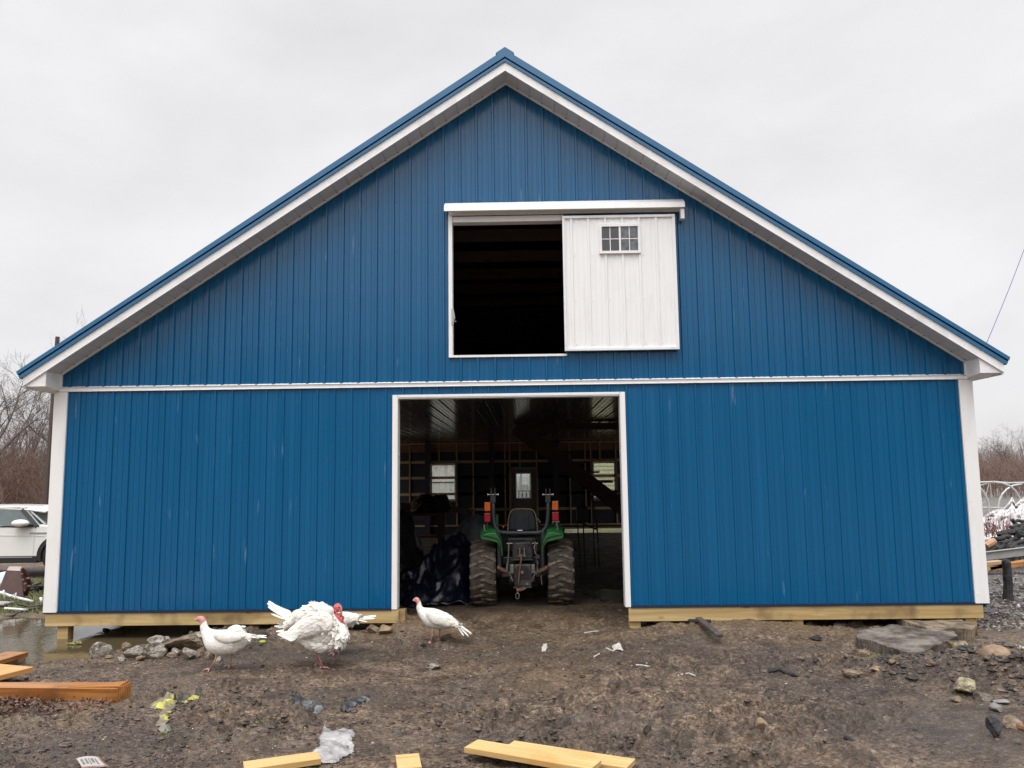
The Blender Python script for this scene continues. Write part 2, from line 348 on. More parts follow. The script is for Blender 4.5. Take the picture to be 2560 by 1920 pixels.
r1 = ramp(N, [(.37, (.025,.016,.010)), (.48, (.132,.092,.060)), (.55, (.21,.155,.107)), (.64, (.38,.30,.22))]); L.new(n2, r1.inputs[0])
r1b = ramp(N, [(.38, (.52,.49,.46)), (.62, (1.22,1.2,1.18))]); L.new(n1, r1b.inputs[0])
mm = N.new('ShaderNodeMix'); mm.data_type = 'RGBA'; mm.blend_type = 'MULTIPLY'; mm.inputs[0].default_value = 1; L.new(r1.outputs[0], mm.inputs[6]); L.new(r1b.outputs[0], mm.inputs[7])
m5 = N.new('ShaderNodeMix'); m5.data_type = 'RGBA'; m5.blend_type = 'MULTIPLY'; m5.inputs[0].default_value = 1.; r5 = ramp(N, [(.40, (.30,.28,.26)), (.47, (.95,.95,.95)), (.58, (1.05,1.05,1.05)), (.64, (1.5,1.46,1.4))]); L.new(n4, r5.inputs[0]); L.new(mm.outputs[2], m5.inputs[6]); L.new(r5.outputs[0], m5.inputs[7])
nlow = noise(.9, 3, .5, .8); ml = N.new('ShaderNodeMapRange'); ml.inputs[1].default_value = .42; ml.inputs[2].default_value = .60; ml.inputs[3].default_value = .18; ml.inputs[4].default_value = 1.; L.new(nlow, ml.inputs[0]); L.new(ml.outputs[0], m5.inputs[0])
c = m5.outputs[2]
rt = ramp(N, [(.38, (.075,.046,.022)), (.64, (.29,.205,.115))]); L.new(n2, rt.inputs[0]); c = mixc(mul(A('tan'), .85), c, rt.outputs[0])
rc = ramp(N, [(.40, (.018,.014,.011)), (.66, (.115,.09,.072))]); L.new(n2, rc.inputs[0]); c = mixc(mul(A('char'), .7), c, rc.outputs[0])
rg = ramp(N, [(.3, (.035,.033,.033)), (.55, (.13,.12,.118)), (.68, (.36,.34,.33))]); L.new(n3, rg.inputs[0]); c = mixc(A('gravel'), c, rg.outputs[0])
rgr = ramp(N, [(.35, (.05,.075,.018)), (.65, (.17,.19,.06))]); L.new(n2, rgr.inputs[0]); c = mixc(A('grass'), c, rgr.outputs[0])
rw = ramp(N, [(.3, (.085,.066,.052)), (.7, (.17,.14,.118))]); L.new(n1, rw.inputs[0]); c = mixc(mul(A('wet'), .4), c, rw.outputs[0])
# pale grit
sp = ramp(N, [(.70, (0,0,0)), (.74, (1,1,1))]); L.new(n3, sp.inputs[0]); c = mixc(mul(sp.outputs[0], .3), c, (.30,.26,.21))
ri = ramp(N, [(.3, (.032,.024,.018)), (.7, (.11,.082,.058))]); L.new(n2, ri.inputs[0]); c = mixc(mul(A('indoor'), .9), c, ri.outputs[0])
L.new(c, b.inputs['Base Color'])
rr = N.new('ShaderNodeMapRange'); rr.inputs[1].default_value = .35; rr.inputs[2].default_value = .65; rr.inputs[3].default_value = .30; rr.inputs[4].default_value = .72; L.new(n1, rr.inputs[0])
wr = N.new('ShaderNodeMix'); wr.data_type = 'FLOAT'; L.new(A('wet'), wr.inputs[0]); L.new(rr.outputs[0], wr.inputs[2]); wr.inputs[3].default_value = .13
L.new(wr.outputs[0], b.inputs['Roughness'])
bu = N.new('ShaderNodeBump'); bu.inputs['Strength'].default_value = .9; bu.inputs['Distance'].default_value = .03; L.new(n2, bu.inputs['Height'])
bu2 = N.new('ShaderNodeBump'); bu2.inputs['Strength'].default_value = .8; bu2.inputs['Distance'].default_value = .010; L.new(n3, bu2.inputs['Height']); L.new(bu.outputs[0], bu2.inputs['Normal']); L.new(bu2.outputs[0], b.inputs['Normal'])
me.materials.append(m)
go = bpy.data.objects.new('ground', me); COL.objects.link(go); tag(go, kind='structure')
# ---- puddles
WAT = M('muddy_water', (.085,.066,.036), rough=.015, bump=.20, scale=5, stretch=(1,.5,1)); WAT.node_tree.nodes['Principled BSDF'].inputs['IOR'].default_value = 1.33
WAT2 = M('dark_water', (.02,.02,.02), rough=.02, bump=.015, scale=4); WAT2.node_tree.nodes['Principled BSDF'].inputs['IOR'].default_value = 1.33
def sheet(name, x0, x1, y0, y1, z, mt):
    o = MB().quad((x0,y0,z),(x1,y0,z),(x1,y1,z),(x0,y1,z)).build(name, mt); return tag(o, kind='structure')
sheet('puddle', -12, -3.6, -1.9, 3.0, WATER_Z-.03, WAT)
sheet('puddle', 4.7, 6.3, -2.9, -1.8, -.055, WAT2)
WAT3 = M('rippled_dark_water', (.02,.02,.02), rough=.02, bump=.6, scale=15, stretch=(.5,1,1)); WAT3.node_tree.nodes['Principled BSDF'].inputs['IOR'].default_value = 1.33
_q = gh(np.linspace(1.3,1.9,20), np.full(20,2.75)); sheet('puddle', .7, 2.6, 1.6, 4.0, float(_q.mean())+.028, WAT3)
# ------------------------------------------------------------------ barn
def siding_mat(name, c, rough):
    m, t, N, L, b = nmat(name)
    tc = N.new('ShaderNodeTexCoord'); mp = N.new('ShaderNodeMapping'); mp.inputs['Scale'].default_value = (7, 7, .22); L.new(tc.outputs['Object'], mp.inputs[0])
    n = N.new('ShaderNodeTexNoise'); n.inputs['Scale'].default_value = 1; n.inputs['Detail'].default_value = 6; L.new(mp.outputs[0], n.inputs[0])
    r = ramp(N, [(.3, tuple(v*.94 for v in c)), (.7, tuple(v*1.06 for v in c))]); L.new(n.outputs[0], r.inputs[0])
    # faint chalky scuffs that run down the sheet
    mp2 = N.new('ShaderNodeMapping'); mp2.inputs['Scale'].default_value = (13, 13, 1.5); L.new(tc.outputs['Object'], mp2.inputs[0])
    n2 = N.new('ShaderNodeTexNoise'); n2.inputs['Scale'].default_value = 1; n2.inputs['Detail'].default_value = 3; L.new(mp2.outputs[0], n2.inputs[0])
    r2 = ramp(N, [(.675, (0,0,0)), (.77, (.36,.36,.36))]); L.new(n2.outputs[0], r2.inputs[0])
    x = N.new('ShaderNodeMix'); x.data_type = 'RGBA'; L.new(r2.outputs[0], x.inputs[0]); L.new(r.outputs[0], x.inputs[6]); x.inputs[7].default_value = (.25,.33,.42,1)
    L.new(x.outputs[2], b.inputs['Base Color'])
    q = N.new('ShaderNodeMapRange'); q.inputs[1].default_value = .3; q.inputs[2].default_value = .7; q.inputs[3].default_value = rough-.03; q.inputs[4].default_value = rough+.05; L.new(n.outputs[0], q.inputs[0]); L.new(q.outputs[0], b.inputs['Roughness'])
    # slight oil-canning of the flat sheet
    n3 = N.new('ShaderNodeTexNoise'); n3.inputs['Scale'].default_value = 1.6; L.new(tc.outputs['Object'], n3.inputs[0])
    bu = N.new('ShaderNodeBump'); bu.inputs['Strength'].default_value = .12; bu.inputs['Distance'].default_value = .03; L.new(n3.outputs[0], bu.inputs['Height']); L.new(bu.outputs[0], b.inputs['Normal'])
    return m
BLUE = siding_mat('blue_siding', (.0,.092,.222), .22); BLUE.node_tree.nodes['Principled BSDF'].inputs['Specular IOR Level'].default_value = .5
BLUE2 = M('blue_trim_metal', (.02,.115,.24), (.03,.135,.27), 3, .38)
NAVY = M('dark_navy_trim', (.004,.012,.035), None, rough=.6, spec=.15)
SOFF = M('soffit_vinyl', (.60,.60,.60), (.55,.55,.56), 4, .6)
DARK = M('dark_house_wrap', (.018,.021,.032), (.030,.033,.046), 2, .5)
STUD = wood('stud_lumber', (.34,.22,.125), (.48,.33,.20), (.12,.07,.04), .7, axis=2)
GIRT = wood('girt_lumber', (.34,.22,.125), (.48,.33,.20), (.12,.07,.04), .7, axis=0)
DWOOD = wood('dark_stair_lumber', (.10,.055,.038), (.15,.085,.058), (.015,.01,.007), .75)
DIM = wood('dimmed_loft_lumber', (.075,.048,.035), (.12,.08,.058), (.03,.02,.015), .75)  # lumber darkened in its colour to keep the loft dim
LINER = M('ceiling_liner_metal', (.40,.40,.36), (.46,.46,.41), 3, .16, metal=.85, bump=.03, bscale=1.2)
GLASS = glass('window_glass'); ADDEDW = (2.6, 6.2, 9.4); ADDEDD = 11.4  # unseen side windows and side doorways, added to let light into the barn
SLOPE = .663; ZA = 7.416; BW = 6.1; BL = 17.0
def gab(x): return ZA - SLOPE*abs(x)
barn = thing('barn', 'large blue metal sided barn with white trim, steep gable roof and open doorway', 'barn', (0, 0, 0))
def bp(mb, name, mats, **k): return mb.build(name, mats, barn, **k)
PITCH = .2286
def profile(x0, x1, off=.0, amp=1.):
    pts = []
    k0 = math.floor((x0-off)/PITCH)-1
    for k in range(k0, k0+int((x1-x0)/PITCH)+4):
        b = off + k*PITCH
        for dx, d in ((-.021,0),(-.012,.019),(.012,.019),(.021,0),(.064,0),(.067,.0055),(.083,.0055),(.086,0),(.140,0),(.143,.0055),(.159,.0055),(.162,0)):
            pts.append((b+dx, d*amp))
    pts.sort(); return pts
def pval(pts, x):
    for (a, da), (b, db) in zip(pts, pts[1:]):
        if a <= x <= b: return da + (db-da)*((x-a)/(b-a) if b > a else 0)
    return 0
def sheeting(x0, x1, z0, ztop, holes, off, y=0., amp=1., screws=()):
    """ribbed vertical sheet facing -y; ztop is a function of x; holes are (xa, xb, za, zb)"""
    mb = MB(); pr = profile(x0, x1, off, amp)
    xs = sorted({round(p[0], 4) for p in pr if x0 < p[0] < x1} | {x0, x1} | {h[i] for h in holes for i in (0, 1) if x0 <= h[i] <= x1})
    if ztop(0) > ztop(3)+.1 and x0 < 0 < x1: xs = sorted(set(xs) | {0.})
    for a, b in zip(xs, xs[1:]):
        if b-a < 1e-4: continue
        c = (a+b)/2; ya, yb = y-pval(pr, a), y-pval(pr, b)
        iv = [(z0, None)]
        for h in holes:
            if h[0] <= c <= h[1]:
                nv = []
                for lo, hi in iv:
                    top = ztop(c) if hi is None else hi
                    if h[2] > lo: nv.append((lo, min(h[2], top)))
                    if h[3] < top: nv.append((max(lo, h[3]), hi))
                iv = nv
        for lo, hi in iv:
            za, zb = (ztop(a), ztop(b)) if hi is None else (hi, hi)
            if max(za, zb) <= lo: continue
            mb.quad((a, ya, lo), (b, yb, lo), (b, yb, max(zb, lo)), (a, ya, max(za, lo)))
    r = random.Random(5)
    for zr in screws:
        k = math.ceil((x0-off)/PITCH)
        while off+k*PITCH+.04 < x1:
            x = off+k*PITCH+.043; k += 1; zz = zr + r.uniform(-.006, .006)
            if x < x0 or zz > ztop(x)-.05 or any(h[0]-.02 < x < h[1]+.02 and h[2]-.02 < zz < h[3]+.02 for h in holes): continue
            mb.lathe([(.011, 0), (.011, -.003), (.005, -.004), (.005, -.008)], (x, y, zz), 'y', 6)
    return mb
DOOR = (-1.52, 1.49, 0.0, 3.07); LOFT = (-.80, .76, 3.59, 5.52)
lowtop = lambda x: 3.2
bp(sheeting(-6.05, -1.52, .30, lowtop, [], -.05, screws=(.35, 1.05, 1.75, 2.45, 3.05)), 'lower_siding', BLUE, fix=False)
bp(sheeting(-1.52, 1.49, 3.075, lowtop, [], -.05), 'lower_siding', BLUE, fix=False)
bp(sheeting(1.49, 6.05, .30, lowtop, [], -.05, screws=(.35, 1.05, 1.75, 2.45, 3.05)), 'lower_siding', BLUE, fix=False)
bp(sheeting(-6.05, 6.05, 3.2, gab, [LOFT], .04, y=-.002, amp=1.45, screws=(3.75, 4.4, 5.05, 5.75, 6.35, 6.95)), 'gable_siding', BLUE, fix=False)
# side walls (ribbed) with openings added to light the inside, and their inside faces
for s in (-1, 1):
    mb = MB(); pr = profile(0, BL, .02)
    for (a, da), (b, db) in zip(pr, pr[1:]):
        if b <= 0 or a >= BL: continue
        a2, b2 = max(a, 0), min(b, BL)
        for zl, zh in ((((2.85, 3.22),) if ADDEDD < (a2+b2)/2 < ADDEDD+5.2 else ((.25, 1.0), (2.4, 3.22))) if ADDEDD < (a2+b2)/2 < ADDEDD+5.2 or any(w0-.02 < (a2+b2)/2 < w0+1.32 for w0 in ADDEDW) else ((.25, 3.22),)):
            mb.quad((s*(6.06+da), a2, zl), (s*(6.06+db), b2, zl), (s*(6.06+db), b2, zh), (s*(6.06+da), a2, zh))
    bp(mb, 'side_siding', BLUE, fix=False)
    mb = MB(); ys = [.1]+[q for w0 in ADDEDW for q in (w0, w0+1.3)]+[ADDEDD, ADDEDD+5.2, BL-.1]
    for ya, yb in zip(ys, ys[1:]):
        if ya == ADDEDD: mb.box(s*5.93-.01, s*5.93+.01, ya, yb, 2.85, 3.15); continue
        if ya in ADDEDW: mb.box(s*5.93-.01, s*5.93+.01, ya, yb, .25, 1.0); mb.box(s*5.93-.01, s*5.93+.01, ya, yb, 2.4, 3.15)
        else: mb.box(s*5.93-.01, s*5.93+.01, ya, yb, .25, 3.15)
    bp(mb, 'side_wall_lining', M('pale_bounce_lining', (.42,.32,.20), (.52,.41,.27), 3, .7) if s < 0 else bpy.data.materials['pale_bounce_lining'])  # unseen lining, made pale to bounce light onto the rear wall
    for w0 in ADDEDW:
        mb = MB(); xa, xb = sorted((s*5.92, s*6.14))
        for q in ((w0-.04, w0+1.34, .96, 1.02), (w0-.04, w0+1.34, 2.38, 2.44), (w0-.04, w0+.02, 1.02, 2.38), (w0+1.28, w0+1.34, 1.02, 2.38), (w0+.62, w0+.68, 1.02, 2.38)): mb.box(xa, xb, q[0], q[1], q[2], q[3])
        sw_ = bp(mb, 'added_side_window', WHITE2); MB().box(*sorted((s*6.02, s*6.024)), w0+.02, w0+1.28, 1.02, 2.38).build('pane', GLASS, sw_)  # unseen window, added to brighten the interior
    bp(MB().box(s*6.02-.035, s*6.02+.035, .04, BL, .12, .29), 'side_skirt_board', YPINE, bevel=.003)
# white trims
for s in (-1, 1):
    mb = MB(); x0, x1 = sorted((s*6.10, s*5.935)); mb.box(x0, x1, -.034, -.0225, .305, 3.185)
    xa, xb = sorted((s*6.10, s*6.088)); mb.box(xa, xb, -.0225, .14, .305, 3.185)
    xa, xb = sorted((s*5.935, s*5.923)); mb.box(xa, xb, -.03, -.002, .305, 3.185)
    for z in (.42, 1.0, 1.6, 2.2, 2.8): mb.lathe([(.008, 0), (.006, -.006)], (s*5.955, -.034, z), 'y', 6)
    bp(mb, 'corner_trim', WHITE)
mb = MB(); mb.prism([(-.002, 3.19), (-.036, 3.19), (-.036, 3.196), (-.030, 3.2), (-.030, 3.238), (-.045, 3.243), (-.002, 3.262)], 'x', -6.09, 6.09)
bp(mb, 'band_trim', WHITE)
# base drip trim (dark edge) and skirt boards
for x0, x1 in ((-6.105, -1.56), (1.53, 6.09)):
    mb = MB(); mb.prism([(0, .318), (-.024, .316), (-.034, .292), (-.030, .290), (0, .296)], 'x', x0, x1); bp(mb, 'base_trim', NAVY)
bp(MB().box(-6.075, -1.47, -.018, .02, .128, .291), 'skirt_board', YPINE, bevel=.003)
bp(MB().box(1.50, 6.02, -.018, .02, .118, .291), 'skirt_board', YPINE, bevel=.003)
for x in (-5.86, -3.68, -1.46): bp(MB().box(x-.07, x+.07, .022, .162, -.3, .285), 'post', YPINE, bevel=.004)
for x in (1.585, 3.67, 5.88): bp(MB().box(x-.07, x+.07, .022, .162, -.3, .285), 'post', YPINE, bevel=.004)
# doorway frame
mb = MB()
mb.box(-1.558, -1.49, -.030, -.021, .30, 3.085); mb.box(-1.50, -1.484, -.021, .15, .30, 3.07)
bp(mb, 'door_jamb', WHITE, bevel=.002)
mb = MB(); mb.box(1.465, 1.530, -.030, -.021, .30, 3.085); mb.box(1.459, 1.475, -.021, .15, .30, 3.07)
bp(mb, 'door_jamb', WHITE, bevel=.002)
mb = MB(); mb.box(-1.484, 1.459, -.030, -.021, 3.05, 3.085); mb.box(-1.484, 1.459, -.021, .15, 3.034, 3.05)
bp(mb, 'door_head', WHITE, bevel=.002)
for x in (-1.486, 1.461):
    for z in (.9, 2.3): bp(MB().lathe([(.006, 0), (.006, -.014)] if x > 0 else [(.006, 0), (.006, .014)], (x, .05, z), 'x', 6), 'screw', WHITE)
# loft opening trim
mb = MB(); mb.box(-.805, -.752, -.038, -.024, 3.575, 5.54); mb.box(-.765, -.752, -.024, .13, 3.60, 5.5); mb.box(-.805, .775, -.040, -.024, 3.575, 3.605)
mb.box(-.752, .76, -.024, .13, 3.588, 3.603); mb.box(-.752, .76, -.02, .13, 5.44, 5.52)
bp(mb, 'loft_opening_trim', WHITE, bevel=.002)
# latch on the left loft trim
mb = MB(); mb.box(-.765, -.735, -.055, -.038, 4.02, 4.24); mb.tube([(-.74, -.06, 4.05), (-.72, -.07, 4.10), (-.735, -.06, 4.2)], .008, 6); mb.tube([(-.75,-.05,4.06),(-.70,-.06,4.06)], .009, 6)
bp(mb, 'latch', M('galvanised_steel', (.42,.42,.40), None, rough=.35, metal=.8))
# track cover over the sliding loft door
mb = MB()
mb.prism([(-.02, 5.70), (-.05, 5.70), (-.165, 5.625), (-.178, 5.55), (-.170, 5.545), (-.157, 5.615), (-.05, 5.685), (-.02, 5.685)], 'x', -.85, 2.385)
mb.box(-.80, 2.36, -.045, -.0215, 5.53, 5.66)
bp(mb, 'track_cover', WHITE)
mb = MB(); mb.box(2.33, 2.38, -.15, -.05, 5.40, 5.535); mb.tube([(-.78,-.11,5.575),(2.35,-.11,5.575)], .022, 8); bp(mb, 'track_rail', WHITE2)
# sliding loft door
sd = MB(); HX0, HX1, HZ0, HZ1 = .742, 2.258, 3.632, 5.475
win = (1.245, 1.775, 4.955, 5.335)
sd = sheeting(HX0+.02, HX1-.02, HZ0+.02, lambda x: HZ1-.02, [win], .86, y=-.085, screws=(3.72, 4.32, 4.93, 5.40))
sd.box(HX0, HX1, -.07, -.05, HZ0, win[2]); sd.box(HX0, HX1, -.07, -.05, win[3], HZ1); sd.box(HX0, win[0], -.07, -.05, win[2], win[3]); sd.box(win[1], HX1, -.07, -.05, win[2], win[3])
sdo = bp(sd, 'sliding_door', WHITE, fix=False)
mb = MB()
for a in ((HX0, HX1, HZ0, HZ0+.035), (HX0, HX1, HZ1-.035, HZ1), (HX0, HX0+.03, HZ0+.035, HZ1-.035), (HX1-.03, HX1, HZ0+.035, HZ1-.035)): mb.box(a[0], a[1], -.112, -.05, a[2], a[3])
mb.build('door_edge_frame', WHITE2, sdo, bevel=.002)
mb = MB(); x0, x1, z0, z1 = win
for a in ((x0-.012, x1+.012, z0-.012, z0+.022), (x0-.012, x1+.012, z1-.022, z1+.012), (x0-.012, x0+.022, z0+.022, z1-.022), (x1-.022, x1+.012, z0+.022, z1-.022)): mb.box(a[0], a[1], -.125, -.06, a[2], a[3])
xm = (x0+x1)/2; mb.box(xm-.012, xm+.012, -.118, -.06, z0+.022, z1-.022)
for xa, xb in ((x0+.022, xm-.016), (xm+.016, x1-.022)):
    c = (xa+xb)/2; zc = (z0+z1)/2; mb.box(c-.005, c+.005, -.108, -.09, z0+.022, z1-.022); mb.box(xa, c-.008, -.108, -.09, zc-.005, zc+.005); mb.box(c+.008, xb, -.108, -.09, zc-.005, zc+.005)
mb.build('window_frame', WHITE2, sdo)
GL = M('window_glass_dark', (.02,.022,.025), None, rough=.04, spec=.9)
MB().box(x0+.022, xm-.016, -.098, -.094, z0+.022, z1-.022).build('pane', GL, sdo)
MB().box(xm+.016, x1-.022, -.103, -.099, z0+.022, z1-.022).build('pane', M('window_glass_pale', (.11,.125,.14), (.03,.035,.04), 14, .04, spec=.9), sdo)
# ---- roof, fascia, soffit
OV = .36; XT = 6.318; RT = 6.395
def vpoly(x0, x1, zo0, zo1, sgn):   # strip parallel to the rake in the xz plane
    return [(sgn*x0, gab(x0)+zo0), (sgn*x1, gab(x1)+zo0), (sgn*x1, gab(x1)+zo1), (sgn*x0, gab(x0)+zo1)]
for s in (-1, 1):
    mb = MB(); mb.prism(vpoly(0, XT, .0, .125, s), 'y', -OV-.015, -OV)
    mb.prism(vpoly(0, XT, .0, .010, s), 'y', -OV-.022, -OV-.015)
    for xs_ in (1.9, 4.4): mb.prism([(s*xs_, gab(xs_)-.001), (s*(xs_+.035), gab(xs_+.035)-.001), (s*(xs_+.035), gab(xs_+.035)+.124), (s*xs_, gab(xs_)+.124)], 'y', -OV-.0175, -OV-.0145)
    bp(mb, 'fascia', WHITE2)
    mb = MB()
    xb = XT+.03
    mb.prism([(0, ZA+.125), (s*xb, gab(xb)+.118), (s*(xb+.022), gab(xb)+.155), (0, ZA+.165)], 'y', -OV-.035, -OV+.02, 0)
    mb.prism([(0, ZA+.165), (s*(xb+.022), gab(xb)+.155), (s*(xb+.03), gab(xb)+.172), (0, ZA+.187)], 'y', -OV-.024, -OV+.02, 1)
    mb.prism([(0, ZA+.187), (s*(xb+.03), gab(xb)+.172), (s*RT, gab(RT)+.245), (0, ZA+.288)], 'y', -OV-.045, -OV+.02, 0)
    bp(mb, 'rake_trim', [BLUE2, NAVY])
    # roof sheet with ribs running down the slope
    mb = MB(); pr = profile(-OV+.02, BL+.4, .1, 1.)
    for (a, da), (b, db) in zip(pr, pr[1:]):
        if b < -OV+.02 or a > BL+.4: continue
        mb.quad((0, a, ZA+.27+da), (0, b, ZA+.27+db), (s*RT, b, gab(RT)+.232+db), (s*RT, a, gab(RT)+.232+da))
    bp(mb, 'roof', BLUE2, fix=False)
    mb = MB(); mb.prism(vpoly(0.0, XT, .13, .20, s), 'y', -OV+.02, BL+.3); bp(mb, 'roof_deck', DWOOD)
    # purlins seen from inside the loft
    mb = MB()
    for k in range(11):
        x = .45+.52*k; mb.prism([(s*x, gab(x)-.02), (s*(x+.04), gab(x+.04)-.02), (s*(x+.04), gab(x+.04)+.128), (s*x, gab(x)+.128)], 'y', .15, BL)
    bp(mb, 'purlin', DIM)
    # soffit: grooved panels, wall channel, screws
    mb = MB(); Ls = XT/math.cos(math.atan(SLOPE)); ux, uz = math.cos(math.atan(SLOPE)), -math.sin(math.atan(SLOPE)); n = int(Ls/.2)
    def SP(t, y, dz=0.): return (s*ux*t, y, ZA+uz*t+dz)
    for k in range(n+1):
        t0, t1 = k*.2, min((k+1)*.2, Ls)
        if t1 <= t0: continue
        mb.quad(SP(t0, -OV), SP(t1-.012, -OV), SP(t1-.012, -.002), SP(t0, -.002)); mb.quad(SP(t1-.012, -OV), SP(t1-.006, -OV, .014), SP(t1-.006, -.002, .014), SP(t1-.012, -.002)); mb.quad(SP(t1-.006, -OV, .014), SP(t1, -OV), SP(t1, -.002), SP(t1-.006, -.002, .014))
        p = SP((t0+t1)/2+.09, -.075, -.003); mb.box(p[0]-.008, p[0]+.008, p[1]-.008, p[1]+.008, p[2]-.004, p[2]+.002, 1)
    bp(mb, 'soffit', [SOFF, BLACK], fix=False)
    mb = MB(); mb.prism(vpoly(0, 6.03, -.022, -.004, s), 'y', -.062, -.022); bp(mb, 'soffit_channel', WHITE2)
    # boxed eave return
    mb = MB(); xi = 6.028; zb = gab(XT)+.006
    def tri(y): return [(s*xi, y, zb), (s*XT, y, zb), (s*XT, y, zb+.002), (s*xi, y, gab(xi)+.001)]
    a, b2 = tri(-OV+.003), tri(-.003)
    mb.hexa([a[0], a[1], b2[1], b2[0], a[3], a[2], b2[2], b2[3]]); mb.prism([(-OV+.001, zb-.004), (-.003, zb-.004-.03), (-.003, zb), (-OV+.001, zb)], 'x', *sorted((s*xi, s*XT)))
    mb.box(*sorted((s*(xi-.02), s*xi)), -.03, -.004, zb, gab(xi-.02)-.022)
    bp(mb, 'eave_return', WHITE2)
    mb = MB(); x0, x1 = sorted((s*6.13, s*XT)); mb.box(x0, x1, -.002, BL, zb-.03, zb-.02); x0, x1 = sorted((s*(XT-.02), s*XT)); mb.box(x0, x1, -OV, BL+.3, zb-.03, zb+.12); bp(mb, 'eave_soffit', WHITE2)
mb = MB(); mb.prism([(0, ZA+.332), (.12, ZA+.252), (.125, ZA+.225), (.09, ZA+.235), (0, ZA+.292), (-.09, ZA+.235), (-.125, ZA+.225), (-.12, ZA+.252)], 'y', -OV-.03, BL+.4); bp(mb, 'ridge_cap', BLUE2)
# ---- inside
CZ = 3.155
mb = MB(); pr = profile(-5.95, 5.95, .03)
for (a, da), (b, db) in zip(pr, pr[1:]):
    if b < -5.95 or a > 5.95: continue
    mb.quad((a, .12, CZ-da), (b, .12, CZ-db), (b, 16.9, CZ-db), (a, 16.9, CZ-da))
bp(mb, 'ceiling', LINER, fix=False)
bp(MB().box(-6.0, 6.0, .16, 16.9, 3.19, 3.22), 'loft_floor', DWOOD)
bp(MB().box(-6.0, 6.0, .02, .16, 3.10, 3.19), 'door_header_beam', GIRT)
# rear wall
IY = 16.86
def gx_(px, z=1.7, y=IY): return float(Gy(px, 1200, y)[0])
def c5(x, y=0, Yp=IY): return Gy(960+x*.28933, 960+y*.28933, Yp)
H = [(-3.04, -2.18, 1.17, 2.42), (2.50, 3.28, 1.17, 2.42), (-.30, .575, .0, 2.21)]
mb = MB()
xs = sorted({-BW, BW, 1.5, 4.2, 0.} | {round(-6+.25*k, 3) for k in range(49)} | {h[i] for h in H for i in (0, 1)})
for a, b in zip(xs, xs[1:]):
    c = (a+b)/2; z0 = .172 if 1.5 < c < 4.2 else 0.
    iv = [(z0, gab(min(abs(a), abs(b)))+.12)]
    for h in H:
        if h[0] < c < h[1]: iv = [(z0, h[2]), (h[3], iv[0][1])]
    for lo, hi in iv:
        if hi-lo > .01: mb.box(a, b, 16.95, 17.0, lo, hi)
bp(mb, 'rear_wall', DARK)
mb = MB()
for k, x in enumerate((222, 398, 475, 627, 770, 1045, 1086, 1175, 1318, 1605, 1740, 1786, 1868, 2005)):
    wx = c5(x, 700)[0]; lo, hi = .34, 3.1
    if x in (475, 1868): lo = 2.47
    if x == 1175: lo = 2.27
    if x in (222,): lo = .9
    bp(MB().box(wx-.021, wx+.021, 16.86, 16.945, lo, hi), 'stud', STUD)
for x in (378, 930, 1482):
    wx = c5(x, 700)[0]; bp(MB().box(wx-.085, wx+.085, 16.72, 16.89, .0, 3.12), 'rear_post', DARK)
def spans(z):
    xs = [(-5.95, 5.95)]
    for h in H:
        if h[2]-.05 < z < h[3]+.05: xs = [p for a, b in xs for p in ((a, h[0]-.06), (h[1]+.06, b))]
    return [q for q in xs if q[1]-q[0] > .05]
for y in (672, 808, 950, 1086):
    z = c5(700, y)[2]
    for a, b in spans(z): bp(MB().box(a, b, 16.905, 16.948, z-.045, z+.045), 'girt', GIRT)
bp(MB().box(-5.95, 5.95, 16.895, 16.949, 2.82, 3.08), 'header_board', wood('red_brown_header', (.20,.09,.05), (.30,.15,.08), (.1,.05,.03), .7))
bp(MB().box(-5.95, 5.95, 16.84, 16.90, 3.085, 3.13), 'top_plate', GIRT)
bp(MB().box(.65, 5.95, 16.84, 16.94, .30, .345), 'sill_plate', GIRT); bp(MB().box(-5.95, -.35, 16.84, 16.94, .30, .345), 'sill_plate', GIRT)
bp(MB().box(.65, 5.95, 16.80, 16.83, .205, .235), 'sill_plate', GIRT)
FR = M('brown_window_frame', (.20,.15,.105), (.25,.19,.14), 5, .5)
def rear_window(h, name='rear_window'):
    x0, x1, z0, z1 = h; mb = MB()
    for a in ((x0-.05, x1+.05, z0-.06, z0), (x0-.05, x1+.05, z1, z1+.05), (x0-.05, x0, z0, z1), (x1, x1+.05, z0, z1)): mb.box(a[0], a[1], 16.80, 17.02, a[2], a[3])
    w = bp(mb, name, FR, bevel=.004); zc = (z0+z1)/2; mb = MB()
    for a in ((x0+.002, x1-.002, z0+.002, z0+.05), (x0+.002, x1-.002, z1-.05, z1-.002), (x0+.002, x0+.045, z0+.05, z1-.05), (x1-.045, x1-.002, z0+.05, z1-.05), (x0+.045, x1-.045, zc-.025, zc+.015)): mb.box(a[0], a[1], 16.93, 16.98, a[2], a[3])
    mb.build('sash', WHITE2, w); return w
w = rear_window(H[0]); x0, x1, z0, z1 = H[0]; zc = (z0+z1)/2
FILM = bpy.data.materials.new('clouded_glass'); FILM.use_nodes = True
b = FILM.node_tree.nodes['Principled BSDF']; b.inputs['Base Color'].default_value = (.5,.5,.48,1); b.inputs['Transmission Weight'].default_value = .0; b.inputs['Roughness'].default_value = .4
_N = FILM.node_tree.nodes; _L = FILM.node_tree.links; tr = _N.new('ShaderNodeBsdfTranslucent'); tr.inputs[0].default_value = (.62,.62,.6,1); tp = _N.new('ShaderNodeBsdfTransparent'); ms = _N.new('ShaderNodeMixShader')
nn = _N.new('ShaderNodeTexNoise'); nn.inputs['Scale'].default_value = 9; nn.inputs['Detail'].default_value = 5; tcc = _N.new('ShaderNodeTexCoord'); mpp = _N.new('ShaderNodeMapping'); mpp.inputs['Scale'].default_value = (1,1,.4); _L.new(tcc.outputs['Object'], mpp.inputs[0]); _L.new(mpp.outputs[0], nn.inputs[0])
